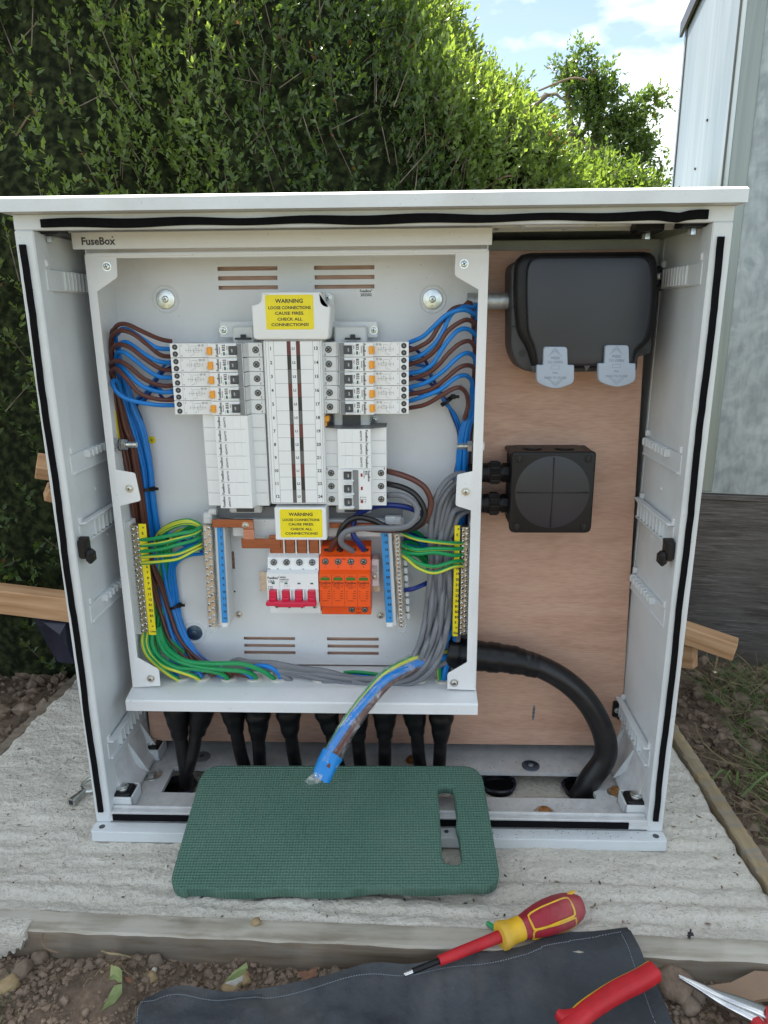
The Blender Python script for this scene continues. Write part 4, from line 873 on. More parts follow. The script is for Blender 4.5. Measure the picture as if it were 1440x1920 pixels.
# chassis behind the busbar
for x0, z0, x1, z1, y, nm in ((412, 634, 482, 605, .140, 'mounting_tab'), (622, 634, 708, 605, .140, 'mounting_tab')):
    a, b = V(x0, z0, y), V(x1, z1, y); mb = MB('powder'); mb.box(a[0], b[0], y, y+.004, a[1], b[1]+.002, .0012); tb_ = mb.build(nm, brd)
for a, b in ((419, 619), (700.5, 619)): q = P(a, b, Y=.139); inst('screw', SCREW, brd, (q[0], .1398, q[2]), (0, .7, 0))
for x0, x1, sx in ((440, 478, 453), (628, 688, 659)):
    a, b = V(x0, 640, .128), V(x1, 611, .128); MB('lgrey').box(a[0], b[0], .118, .140, a[1]-.04, b[1], .002).build('rail_support', brd)
    q = P(sx+2, 634, Y=.112); MB('ink').box(q[0]-.010, q[0]+.010, .112, .118, q[2]-.002, q[2]+.0005).box(q[0]-.003, q[0]+.003, .113, .118, q[2]-.002, q[2]+.0045).build('rail_catch', brd)
a = V(648, 840, .125); mb = MB('mgrey'); zt, zb = P(660, 640, Y=.125)[2], P(660, 960, Y=.125)[2]
for xc, wd in ((P(452, 780, Y=.125)[0], .045), (P(660, 780, Y=.125)[0], .048)):
    MB('lgrey').box(xc-wd/2, xc+wd/2, .118, .135, zb, zt, .002).build('rail_support', brd); MB('dgrey').box(xc-.012, xc+.012, .1165, .1182, zb+.002, zt).build('rail_slot', brd)
a, b = V(392, 1004, .128), V(757, 965, .128); mb = MB('powder'); mb.prism(rpoly([(a[0]+.035, a[1], .002), (b[0], a[1], .002), (b[0], b[1]-.006, .002), (a[0]+.035, b[1]-.006, .002)], .002), .124, .150, 'Y', .001); mb.build('cross_rail', brd)
a, b = V(400, 972, .132), V(755, 950, .132); mb = MB('mgrey'); mb.box(a[0]+.005, b[0], .132, .145, a[1], b[1], .001); mb.build('cross_channel', brd)
a, b = V(612, 1140, .15), V(728, 1006, .15); MB('powder').prism(rpoly([(a[0], a[1]), (b[0]-.002, a[1]), (b[0]-.002, b[1], .007), (a[0], b[1])], .003), .1500, .1575, 'Y', .0012).build('raised_pad', brd)
# DIN rail behind main switch
a, b = V(492, 1105, .142), V(712, 1078, .142); MB('zinc').box(a[0]-.003, b[0], .140, .1425, a[1]-.002, b[1]+.004).box(a[0], b[0], .142, .150, a[1]+.004, b[1]-.003).build('din_rail', brd)
a, b = V(697, 1098, .125), V(711, 1047, .125); mb = MB('powder'); mb.box(a[0], b[0], .120, .145, a[1], b[1], .0015); mb.use('clear'); mb.box(a[0]+.001, b[0]-.002, .117, .120, a[1]+.010, b[1]-.008, .001); mb.build('end_stop', brd)
inst('screw', SCREW, brd, (P(701, 1082, Y=.118)[0], .1185, P(701, 1082, Y=.118)[2]), (0, .3, 0), .7)
# warning covers
def sticker(par, cx, cz, wd, ht, y):
    mb = MB('yellow'); mb.prism(rrect(cx-wd/2, cx+wd/2, cz-ht/2, cz+ht/2, .0022), y-.0003, y, 'Y'); st = mb.build('warning_sticker', par, 'yellow warning sticker')
    mb = MB('ink'); k = ht/.041
    for tx, dz, sz, ft in (('WARNING', .0135, .0066, .034), ('LOOSE CONNECTIONS', .0055, .0050, .052), ('CAUSE FIRES.', -.0010, .0050, .036), ('CHECK ALL', -.0080, .0048, .031), ('CONNECTIONS!', -.0145, .0048, .046)): mb.text(tx, cx, cz+dz*k, sz*k, y-.0004, fit=ft*k)
    mb.build('warning_text', st)
yC = .078
mb = MB('lgrey'); mb.mats = []; mb.use('white'); mb.prism(rpoly([(*V(a, b, yC), *r) for a, b, *r in ((490, 547, .002), (602, 547, .002), (604, 566, .004), (609, 571, .002), (620, 572, .003), (616, 637, .005), (475, 637, .005), (471, 572, .003), (482, 570, .002), (489, 564, .004))], .002), yC, .118, 'Y', .0025); cvt = mb.build('busbar_top_cover', brd)
q = P(543, 585.5, Y=yC); sticker(cvt, q[0], q[2], .0590, .0410, yC)
a, b = V(517, 1012.5, yC+.002), V(611, 952, yC+.002); mb = MB('white'); mb.box(a[0], b[0], yC+.002, .118, a[1], b[1], .001); cvb = mb.build('busbar_bottom_cover', brd)
q = P(564, 981.5, Y=yC+.002); sticker(cvb, q[0]+.0005, q[2], .0560, .0385, yC+.002)
inst('screw', SCREW, brd, (P(614.5, 558, Y=.135)[0], .137, P(614.5, 558, Y=.135)[2]), (0, .9, 0), .9)
MB('white').box(P(600, 560, Y=.14)[0], P(626, 560, Y=.14)[0], .138, .150, P(600, 630, Y=.14)[2], P(600, 549, Y=.14)[2], .003).build('cover_ear', brd)
# circuit chart over the busbars
z1, z0 = .6645, .4575; x0, x1 = .2560, .3250
mb = MB('white'); mb.box(x0-.002, x1+.0015, .0835, .130, z0-.002, z1+.001, .001); mb.use('lgrey').box(x0-.0035, x0-.002, .088, .13, z0, z1); chs = mb.build('busbar_cover', brd)
mb = MB('white'); mb.box(x0, x1, .0830, .0836, z0, z1); crd = mb.build('circuit_chart', chs)
mb = MB('ink'); y = .0829; rh = (z1-z0)/12; lw = .00028
for xx in (x0+.0005, x0+.0105, x1-.0095, x1-.0006): mb.line(xx, z0, xx, z1, lw, y)
mb.line(x0+.004, z0, x0+.004, z1, .0002, y); mb.line(x1-.003, z0, x1-.003, z1, .0002, y)
for i in range(13): mb.line(x0 if i in (0, 12) else x0+.0105, z0+i*rh, x1 if i in (0, 12) else x1-.0095, z0+i*rh, lw, y)
for i in range(12):
    zc = z1-(i+.5)*rh; mb.text(str(i+1), x0+.0066, zc, .0056, y); mb.text(str(i+13), x1-.0060, zc, .0056, y)
mb.use('greyink')
for i in range(12): mb.text('L%d' % (i % 3+1), x0+.0352, z1-(i+.5)*rh, .0042, y-.0002)
mb.build('chart_print', crd)
for i in range(12):
    mm = ('bandbrown', 'bandblack', 'bandgrey')[i % 3]
    if mm not in M: M[mm] = pm(mm, {'bandbrown': (.13, .030, .024), 'bandblack': (.022, .024, .018), 'bandgrey': (.115, .112, .105)}[mm], .5)
for s1 in (-1, 1):
    mb = MB('bandbrown')
    for i in range(12): mb.use(('bandbrown', 'bandblack', 'bandgrey')[i % 3]); mb.line(x0+.0352+s1*.0058, z1-i*rh, x0+.0352+s1*.0058, z1-(i+1)*rh, .0050, y+.00003)
    mb.build('phase_colour_band', crd)

# ------------------------------------------------------------------ modules
PITCH = .01805; ZTOP = .6625
ordn = ['topmost', 'second from the top', 'third from the top', 'fourth from the top', 'lowest']
def module_marks(mb, fx, zc, sg, kind):
    """printing on the nose of a breaker; fx(u) gives x at depth u from the busbar side"""
    r = random.Random(5); y = YN-.0002; rot = math.pi/2 if sg < 0 else -math.pi/2
    mb.use('ink').text('FuseBox', fx(.0548), zc, .0048, y, rot=rot, fit=.0155); mb.text('B32', fx(.0462), zc+.0034, .0050, y, rot=rot)
    mb.use('greyink').text('RFARCB7K', fx(.0512), zc, .0018, y, rot=rot); mb.text('30mA', fx(.0418), zc+.003, .0019, y, rot=rot); mb.text('230V~ 6000', fx(.0388), zc, .0019, y, rot=rot)
    for k in range(5): a = fx(.0405+.002*k); mb.line(a, zc-.0065, a, zc-.0065+r.uniform(.002, .004), .0003, y)
    mb.use('green_flag').line(fx(.0458), zc-.0058, fx(.0458), zc-.0018, .0020, y)
def schematic(mb, fx, zc, sg, y):
    g = lambda a, b, c, d, w_=.00022: mb.line(fx(a), zc+b, fx(c), zc+d, w_, y)
    mb.use('greyink'); g(.104, -.0082, .104, .0082, .00016)
    g(.076, 0, .096, 0); g(.096, -.002, .096, .002); g(.076, -.002, .076, .002); g(.0925, -.0035, .0925, .0035); g(.0905, -.0028, .0905, .0028); g(.086, 0, .086, -.0065); g(.083, .0, .083, .0055); g(.083, .0055, .0895, .0055)
    g(.0795, .002, .0865, .002); g(.0795, -.002, .0865, -.002); g(.0795, -.002, .0795, .002); g(.0865, -.002, .0865, .002); g(.0885, -.004, .0885, -.0065); g(.0885, -.0065, .092, -.0065); g(.079, .004, .0815, .007); g(.090, .0035, .094, .0075)
    for cu, cz_ in ((.0785, .0062), (.0745, .0062)):
        for k in range(8):
            t0, t1 = 2*math.pi*k/8, 2*math.pi*(k+1)/8; g(cu+.0013*math.cos(t0), cz_+.0013*math.sin(t0), cu+.0013*math.cos(t1), cz_+.0013*math.sin(t1), .00022)
        g(cu-.0009, cz_-.0009, cu+.0009, cz_+.0009); g(cu+.0009, cz_-.0009, cu-.0009, cz_+.0009)
    mb.text('2', fx(.1018), zc+.0062, .0022, y); mb.text('+1', fx(.1018), zc-.0065, .0022, y); mb.text('3', fx(.1128), zc-.0070, .0020, y)
    for k in range(3): g(.0690+.0012*k, -.006, .0690+.0012*k, -.0005-.001*k, .00018)
def make_rcbo(side, row=0):
    sg = -1 if side == 'left' else 1; xi = .2490 if side == 'left' else .3247; fx = lambda u: xi+sg*u; L_ = .1165 if side == 'left' else .1100
    k = L_/.1165; z1 = ZTOP-.0002; z0 = z1-PITCH+.0005; zc = (z0+z1)/2
    root = thing('residual_current_breaker', '', 'breaker', (fx(.055), .140, z0), 'residual current breakers beside the circuit chart')
    fxk = (lambda u: fx(u*k) if u > .066 else fx(u))
    mb = MB('white'); B = lambda u0, u1, y0, y1, za=z0, zb=z1, b=.0004: mb.box(fxk(u0), fxk(u1), y0, y1, za, zb, b)
    B(0, .0230, YS, .135); B(.0225, .0660, YN, .1349, z0, z1, .0006); B(.0655, .1165, YS-.006, .1345); 
    mb.build('breaker_body', root)
    mb = MB('mgrey'); mb.prism([(fx(.0232), YN-.0004), (fx(.0296), YN-.0004), (fx(.0296), YN+.006), (fx(.0215), YS-.003), (fx(.0218), YS-.005)], z0+.0003, z1-.0003, 'Z'); mb.use('lgrey').prism([(fx(.0195), YS-.002), (fx(.0170), YS+.001), (fx(.0215), YS+.001), (fx(.0218), YN+.001)], z0+.0004, z1-.0004, 'Z'); mb.build('grey_band', root)
    mb = MB('dgrey'); mb.box(fx(.0292), fx(.0395), YN-.0024, YN+.001, zc-.0052, zc+.0052, .0006); tg = mb.build('toggle', root)
    mb = MB('lgrey'); mb.use('white')
    for s1 in (-1, 1): mb.box(fx(.0300), fx(.0400), YN-.0038, YN+.001, zc+s1*.0055, zc+s1*.0070, .0005)
    mb.build('toggle_guard', root)
    MB('lgrey').text('OFF', fx(.0350), zc, .0024, YN-.0026, rot=math.pi/2 if sg < 0 else -math.pi/2).build('toggle_print', tg)
    mb = MB('amber'); mb.box(fx(.0608), fx(.0655), YN-.0036, YN+.012, zc-.0052, zc+.0046, .0005); mb.box(fx(.0604), fx(.0672), YN-.0022, YN+.012, zc-.0040, zc+.0035, .0005); tb_ = mb.build('test_button', root)
    mb = MB('ink'); module_marks(mb, fx, zc, sg, 0); schematic(mb, fxk, zc, sg, YS-.0062); mb.build('printed_marks', root)
    for dz in (-.0043, .0043): inst('terminal', HOLE, root, (fxk(.1100), YS-.0062, zc+dz), (0, rng.uniform(0, 1.5), 0))
    inst('terminal', WELL, root, (fx(.0085), YS-.0003, zc), (0, rng.uniform(0, 1.5), 0), 1.15)
    mb = MB('greyink'); mb.text('L=', fx(.0040), zc+.0055, .0022, YS-.0002, rot=sg*math.pi/2); mb.text('N=', fx(.0040), zc-.0062, .0022, YS-.0002, rot=sg*math.pi/2); mb.build('terminal_print', root)
    return root
for side, where in (('left', 'in the left stack of five'), ('right', 'in the right stack of five')):
    r0 = make_rcbo(side); r0['label'] = f'white breaker with orange button, {ordn[0]} {where}'
    for i in range(1, 5): dup(r0, (0, 0, -PITCH*i), f'white breaker with orange button, {ordn[i]} {where}')
def make_blank(side, z1, n_marks=True):
    sg = -1 if side == 'left' else 1; xi = .2480 if side == 'left' else .3238; fx = lambda u: xi+sg*u; z0 = z1-PITCH+.0004; zc = (z0+z1)/2
    root = thing('blanking_module', '', 'blank', (fx(.04), .140, z0), 'white blanking modules'); mb = MB('white')
    mb.box(fx(0), fx(.0225), YS, .135, z0, z1, .0004); mb.prism([(fx(.0165), YS+.001), (fx(.0198), YN), (fx(.0622), YN), (fx(.0622), YS+.001)], z0+.0001, z1-.0001, 'Z'); mb.box(fx(.0615), fx(.0820), YS, .135, z0, z1, .0004)
    mb.build('blank_body', root); MB('white').box(fx(.029), fx(.0385), YN-.0006, YN+.001, z0+.0006, z1-.0012, .0003).build('raised_panel', root)
    mb = MB('greyink'); rot = math.pi/2 if sg < 0 else -math.pi/2; mb.text('FuseBox', fx(.0572), zc, .0044, YN-.0002, rot=rot); mb.text('ADWTTI', fx(.0497), zc, .0034, YN-.0002, rot=rot)
    mb.line(fx(.0235), z0+.0001, fx(.0615), z0+.0001, .00025, YN-.0001); mb.line(fx(.001), z0+.0001, fx(.0190), z0+.0001, .00025, YS-.0002); mb.line(fx(.063), z0+.0001, fx(.081), z0+.0001, .00025, YS-.0002); mb.build('printed_marks', root)
    return root
zL = ZTOP-5*PITCH-.0002; b0 = make_blank('left', zL); on7 = ['topmost', 'second from the top', 'third from the top', 'middle', 'third from the bottom', 'second from the bottom', 'lowest']
b0['label'] = 'white blank cover strip, topmost of the seven below the left breakers'
for i in range(1, 7): dup(b0, (0, 0, -.01755*i), f'white blank cover strip, {on7[i]} of seven below the left breakers')
zR = .5545; b1 = make_blank('right', zR); b1['label'] = 'white blank cover strip, upper of the three above the three-pole breaker'
for i in (1, 2): dup(b1, (0, 0, -.0172*i), f'white blank cover strip, {("middle", "lower")[i-1]} of the three above the three-pole breaker')
MB('mgrey').prism([(.3240, YS), (.3436, YN), (.3860, YN), (.4058, YS), (.4058, .135), (.3240, .135)], zR+.0001, zR+.0004, 'Z').build('blank_side', b1)
q = P(610.5, 785, Y=.095); MB('amber').box(q[0]-.0055, q[0]+.0045, .094, .112, q[2]-.004, q[2]+.003, .001).box(q[0]-.002, q[0]+.001, .096, .11, q[2]-.010, q[2]-.003).build('orange_clip', brd)
# three pole breaker
z1 = zR-3*.0172; root = thing('three_pole_breaker', 'white three-pole breaker with three linked grey toggles below the right blanks', 'breaker', (.364, .14, z1-.0535)); fx = lambda u: .3238+u
ph = .0178; z0 = z1-3*ph
mb = MB('white'); mb.box(fx(0), fx(.0815), YS, .135, z0, z1, .0006); mb.build('breaker_body', root)
mb = MB('white'); mb.box(fx(.0185), fx(.0625), YN, YS+.001, z0-.002, z1-.0006, .0008); ns = mb.build('breaker_nose', root)
MB('mgrey').box(fx(.0385), fx(.0455), YN-.0012, YN+.001, z0+.0005-.002, z1-.002, .0004).build('grey_band', root)
for i in range(3):
    zc = z1-(i+.5)*ph; tg = MB('dgrey').box(fx(.0265), fx(.0365), YN-.0030, YN+.001, zc-.0048, zc+.0048, .0008).build('toggle', root)
    MB('lgrey').text('OFF', fx(.0325), zc, .0024, YN-.0032, rot=-math.pi/2).build('toggle_print', tg)
    MB('white').box(fx(.0250), fx(.0400), YN-.0052, YN+.001, zc-.0075, zc-.0056, .0006).box(fx(.0265), fx(.0385), YN-.0038, YN+.001, zc+.0056, zc+.0070, .0005).build('toggle_guard', root)
    MB('red_flag').box(fx(.0485), fx(.0510), YN-.0003, YN+.0002, zc-.0020, zc+.0024).build('red_flag', root)
    for u in (.0085, .0745): inst('terminal', WELL, root, (fx(u), YS-.0003, zc), (0, rng.uniform(0, 1.5), 0), 1.15)
mb = MB('ink'); mb.text('FuseBox', fx(.0595), z1-.010, .0042, YN-.0002, rot=-math.pi/2); mb.text('B32', fx(.0560), z1-.006, .0038, YN-.0002, rot=-math.pi/2); mb.use('greyink').text('RIMCB 400V~', fx(.0530), z1-.008, .0019, YN-.0002, rot=-math.pi/2)
for k in range(3): mb.line(fx(.047), z0+.009+k*.003, fx(.056), z0+.009+k*.003, .0003, YN-.0002); mb.line(fx(.048+.003*k), z0+.007, fx(.048+.003*k), z0+.016, .00025, YN-.0002)
for u in (.003, .079):
    for i in range(3): mb.text('LMR' if i == 0 else 'o', fx(u), z1-i*ph-.003, .002, YS-.0002, rot=-math.pi/2)
for i in (1, 2):
    for u0, u1, yy in ((.001, .018, YS-.0002), (.0635, .081, YS-.0002)): mb.line(fx(u0), z1-i*ph, fx(u1), z1-i*ph, .00025, yy)
mb.build('printed_marks', root)
# main switch
x0, x1 = .2418, .3122; zt, zb = .3815, .2935; root = thing('main_switch', 'white four-pole main switch with a wide red handle', 'switch', ((x0+x1)/2, .14, zb)); pw = (x1-x0)/4
mb = MB('white'); mb.prism([(.140, zt), (.110, zt), (YS, zt-.006), (YS-.004, zt-.0215), (YN+.002, zt-.0235), (YN, zt-.0250), (YN, zb+.0220), (YN+.002, zb+.0205), (YS, zb+.0200), (YS, zb+.001), (.140, zb)], x0, x1, 'X', .0005); mb.build('switch_body', root)
for i in range(4):
    xc = x0+(i+.5)*pw
    inst('terminal', WELL, root, (xc, YS-.0032, P(540, 1053, Y=YS)[2]), (-.25, rng.uniform(0, 1.5), 0), 1.2); inst('terminal', TSCREW, root, (xc+.001, YS, zb+.0115), (0, rng.uniform(0, 1.5), 0), .95)
    mb = MB('red_toggle'); mb.box(xc-.0050, xc+.0050, YN-.007, YN+.002, zb+.0260, zb+.0415, .001); mb.box(xc-.0050, xc+.0050, YN-.010, YN, zb+.0260, zb+.0325, .001); mb.build('red_lever', root)
    mb = MB('white'); 
    for s1 in (-1, 1): mb.box(xc+s1*.0054, xc+s1*.0072, YN-.0055, YN+.002, zb+.0265, zb+.0420, .0006)
    mb.build('lever_guard', root)
    MB('green_flag').box(xc-.0020, xc+.0020, YN-.0003, YN+.0002, zb+.0490, zb+.0510).build('green_flag', root)
mb = MB('red_toggle'); mb.box(x0+.0002, x1-.002, YN-.0155, YN-.006, zb+.0225, zb+.0285, .0012); mb.box(x0+pw*.9, x0+pw*3.05, YN-.0162, YN-.006, zb+.0212, zb+.0280, .0012); mb.build('handle_bar', root)
mb = MB('ink'); y = YN-.0002; mb.text('FuseBox°', x0+.0012, zt-.0300, .0048, y, 'LEFT', fit=.0155); mb.text('125A', x0+.0018, zt-.0352, .0046, y, 'LEFT', wx=.9); mb.text('MAIN', x0+pw+.0012, zt-.0290, .0030, y, 'LEFT'); mb.text('SWITCH', x0+pw+.0012, zt-.0325, .0030, y, 'LEFT')
mb.use('greyink').text('P125H', x0+.0015, zt-.0430, .0024, y, 'LEFT'); mb.text('IEC 60947-3', x0+.0010, zt-.0458, .0016, y, 'LEFT'); mb.text('400V~ AC22A', x0+pw+.0012, zt-.0357, .0017, y, 'LEFT')
for k in range(4): mb.line(x0+pw+.006+k*.0022, zt-.0430, x0+pw+.0068+k*.0022, zt-.0400, .0002, y)
for i, tx in enumerate(('N', 'L1', 'L2', 'L3')): mb.text(tx, x0+(i+.80)*pw, zt-.0205, .0024, YS-.0045)
mb.text('Nm', x0+.0025, zt-.0205, .0022, YS-.0045)
mb.line(x0+pw, zb+.043, x0+pw, zt-.026, .0002, y); mb.build('printed_marks', root)
# surge protector
x0, x1 = .3130, .3826; zt, zb = .3895, .2905; root = thing('surge_protector', 'bright orange four-pole surge protector beside the main switch', 'surge protector', ((x0+x1)/2, .14, zb)); pw = (x1-x0)/4
mb = MB('orange'); mb.prism([(.135, zt), (.112, zt-.0015), (.103, zt-.0100), (YS-.0035, zt-.0110), (YS-.0055, zt-.0290), (YN+.002, zt-.0315), (YN, zt-.0330), (YN, zb+.0195), (YN+.0015, zb+.0180), (.100, zb+.0150), (.101, zb+.0015), (.104, zb), (.135, zb)], x0+.0005, x1, 'X', .0006); mb.build('protector_body', root)
for i in range(4):
    xc = x0+(i+.5)*pw; MB('ink').disc_z(xc+.0015, .1085, zt-.0064, zt-.0040, .0048, 14).build('wire_entry', root)
    inst('terminal', WELL, root, (xc, YS-.0048, P(640, 1051, Y=YS)[2]), (-.1, rng.uniform(0, 1.5), 0), 1.2)
    MB('green_win').box(xc-.0062, xc+.0062, YN-.0004, YN+.0002, zt-.0415, zt-.0370, .0003).build('status_window', root)
for xx in (x0+.0430, x0+.0610): inst('terminal', WELL, root, (xx, .0998, zb+.0090), (0, rng.uniform(0, 1.5), 0), 1.15)
mb = MB('orange_dark'); y = YN-.0002
for i in range(4):
    xc = x0+(i+.5)*pw; mb.text('FuseBox', xc-.0002, zt-.0446, .0046, y, fit=.0155); mb.text('IMAX 40kA', xc-.002, zt-.0478, .0020, y); mb.text('SURGE PROTECTION', xc, zt-.0505, .0014, y); mb.text('DEVICE', xc, zt-.0525, .0015, y); mb.text('INSTALLED', xc, zt-.0357, .0014, y)
    for k in range(4): mb.text('%s' % ('Un', 'Uc', 'In', 'Up')[k], xc-.0065, zt-.0570-k*.0034, .0017, y, 'LEFT'); mb.text('%s' % ('230', '275V', '20kA', '1.4kV')[k], xc+.0065, zt-.0570-k*.0034, .0019, y, 'RIGHT')
    mb.text('IEC 61643-11', xc, zt-.0708, .0015, y); mb.line(xc+.0054, zt-.0465, xc+.0076, zt-.0465, .0003, y); mb.line(xc+.0054, zt-.0487, xc+.0076, zt-.0487, .0003, y)
    mb.text(('L1', 'L2', 'L3', 'N')[i], xc, zt-.0255, .0028, YS-.0052)
    if i: mb.line(x0+i*pw, zb+.020, x0+i*pw, zt-.033, .00035, y)
mb.line(x0+.001, zb+.0192, x1, zb+.0192, .0004, y); mb.text('2.0Nm', x0+2*pw-.001, zt-.0140, .0022, YS-.0042); mb.text('2.0Nm', x0+.0520, zb+.0045, .0026, .0996); mb.text('PE', x0+.0520, zb+.0100, .0022, .0996)
mb.build('printed_marks', root)
# copper tails and links
for i in range(4):
    a, b = (513.5+i*22.4, 533+i*22.4); q0, q1 = V(a if i else 507, 1036, .108), V(b-(3 if i else 0), 1008, .108); mb = MB('copper'); mb.box(q0[0], q1[0], .1065, .1090, q0[1]-.006, q1[1]+.004, .0005); mb.box(q0[0], q1[0], .1065, .125, q0[1]-.007, q0[1]-.004, .0005); mb.build('copper_tail', brd)
for i in range(4): q = V(533.5+i*22.4, 1036, .105); MB('white').box(q[0]-.001, q[0]+.0005, .104, .125, q[1]-.002, q[1]+.022).build('phase_barrier', brd)
mb = MB('copper'); a, b = V(398, 989.5, .104), V(474.5, 974, .104); mb.box(a[0], b[0], .1040, .1070, a[1], b[1], .0006); c = V(455, 1010, .108); d = V(474, 990, .108)
mb.prism([(.1040, b[1]-.004), (.1030, a[1]-.001), (.1075, d[1]-.002), (.1050, c[1]), (.1080, c[1]), (.1105, d[1]-.002), (.1065, a[1])], d[0]-.0130, b[0]-.0003, 'X'); e, f = V(453.5, 1028, .106), V(520, 1010, .106); mb.box(e[0], f[0]+.004, .1050, .1080, e[1], f[1], .0006); mb.build('neutral_link', brd)
inst('screw', SCREW, brd, (*[P(460, 985.5, Y=.103)[0]], .1040, P(460, 985.5, Y=.103)[2]), (0, .3, 0), .85)
a, b = V(612, 990, .118), V(742, 980.5, .118); MB('copper').box(a[0], b[0], .117, .120, a[1], b[1], .0005).build('neutral_link', brd)
MB('lgrey').box(*[V(722, 985, .112)[0], V(752, 985, .112)[0]], .112, .122, V(722, 984, .112)[1], V(722, 969, .112)[1], .001).build('bar_holder', brd); 
MB('clear').box(V(739, 990, .108)[0], V(757, 990, .108)[0], .104, .118, V(739, 990, .108)[1], V(739, 970, .108)[1], .002).build('clear_cap', brd)
MB('lgrey').box(V(385, 972, .125)[0], V(401, 955, .125)[0], .112, .14, V(385, 978, .125)[1], V(401, 957, .125)[1], .002).tube([(V(399, 958, .12)[0]-.004, .118, V(399, 958, .12)[1]), (V(399, 958, .12)[0]+.006, .118, V(399, 958, .12)[1])], .005, 14).build('bar_holder', brd)

# ------------------------------------------------------------------ terminal bars
def bar(label, ptop, pbot, y, wd, cols, n_s, strip, smat, texts, clearcover=False, screwoff=.35):
    a, b = P(*ptop, Y=y), P(*pbot, Y=y); root = thing('terminal_bar', label, 'terminal bar', (b[0], y+.02, b[2]-.004)); ln = a[2]-b[2]
    f = lambda t: b[0]+(a[0]-b[0])*t
    def slab(name, x0o, x1o, y0, y1, z0o, z1o, mat, bv=.0006, lab=None, par=root):
        mb = MB(mat); mb.box(x0o, x1o, y0, y1, b[2]+z0o, a[2]+z1o, bv); mb.v = [(p[0]+f((p[2]-b[2])/ln), p[1], p[2]) for p in mb.v]; return mb.build(name, par, lab)
    slab('bar_body', -wd/2, wd/2, y, y+.012, 0, 0, 'brass')
    for i in range(n_s):
        t = (i+.5)/n_s; z = b[2]+ln*t
        for c in range(cols):
            xo = ((c-.5*(cols-1))*wd*.50); zz = z+(c-.5*(cols-1))*ln/n_s*screwoff; o = inst('terminal_screw', TSCREW, root, (f(t)+xo, y, zz), (rng.uniform(-.12, .12), rng.uniform(0, 1.5), rng.uniform(-.15, .15)), (.85*rng.uniform(.92, 1.05)))
    (s0, s1, sy, zo0, zo1) = strip; st = slab('number_strip', s0, s1, sy, sy+.002, zo0, zo1, smat, .0005)
    mb = MB('ink'); n_t = len(texts); h = ln+zo1-zo0
    for k, tx in enumerate(texts):
        if not tx: continue
        z = a[2]+zo1-h*(k+.6)/(n_t+.3); mb.text(tx, f((z-b[2])/ln)+(s0+s1)/2+(.0015 if tx != 'E' else 0), z, .0050 if len(tx) < 3 else .0030, sy-.0003)
    mb.build('strip_print', st)
    return root, slab, f, a, b
sidebits = ['=', 'E']
rt, sl1, f1_, a_, b_ = bar('brass earth bar with a yellow numbered strip on the left wall', (252, 985), (272, 1186), .108, .0125, 2, 19, (.0068, .0172, .104, -.002, .003), 'yellow', ['=', 'E', '', '', '', '', '', '6', '7', '8', '9', '10', '11', '12', 'B1', 'B2', 'B3', 'E', '=', '2.5Nm'])
sl1('bracket', -.0165, -.0070, .112, .150, -.004, .004, 'powder'); sl1('bracket_face', -.0165, -.0060, .110, .1125, -.004, .004, 'lgrey')
rt, sl2, f2_, a_, b_ = bar('brass earth bar with a yellow numbered strip on the right wall', (873, 988), (868, 1190), .108, .0105, 2, 21, (-.0150, -.0075, .104, -.001, .003), 'yellow', ['=', 'E', '', '', '', '', '', '18', '19', '20', '21', '22', '23', '24', 'B1', 'B2', 'B3', 'E', '=', 'Nm'])
sl2('bracket', .0060, .0125, .112, .150, -.002, .004, 'powder')
rt, sl3, f3_, a_, b_ = bar('neutral bar under a clear cover with a blue numbered strip, left of the main switch', (388, 985), (399, 1176), .112, .0115, 2, 14, (.0140, .0220, .110, .008, .000), 'bluelab', [str(i) for i in range(1, 13)]+['N', '25m'])
sl3('clear_cover', -.0075, .0075, .1065, .124, -.008, .012, 'clear', .003); sl3('holder', .0100, .0240, .1125, .145, .001, .002, 'lgrey', .001); sl3('strip_end', .0140, .0218, .110, .113, .001, -.165*0-(a_[2]-b_[2])+.0075, 'white', .0005)
sl3('clear_side', -.0085, .0120, .118, .150, -.004, .004, 'clear', .002)
rt, sl4, f4_, a_, b_ = bar('neutral bar with a blue numbered strip, right of the surge protector', (744, 1000), (753, 1176), .112, .0080, 1, 24, (-.0215, -.0120, .110, .008, .014), 'bluelab', [str(i) for i in range(13, 25)]+['N', '=' ])
sl4('clear_cover', -.0062, .0062, .1065, .126, -.008, .006, 'clear', .002); sl4('holder', -.0220, -.0070, .1125, .145, .001, .012, 'lgrey', .001); sl4('strip_end', -.0215, -.0122, .110, .113, .001, -(a_[2]-b_[2])+.0075, 'white', .0005)
for k in range(10): sl4('entry_block', .0066, .0125, .120, .135, .008+k*.0115, -(a_[2]-b_[2])+.0170+k*.0115, 'lgrey', .0012)
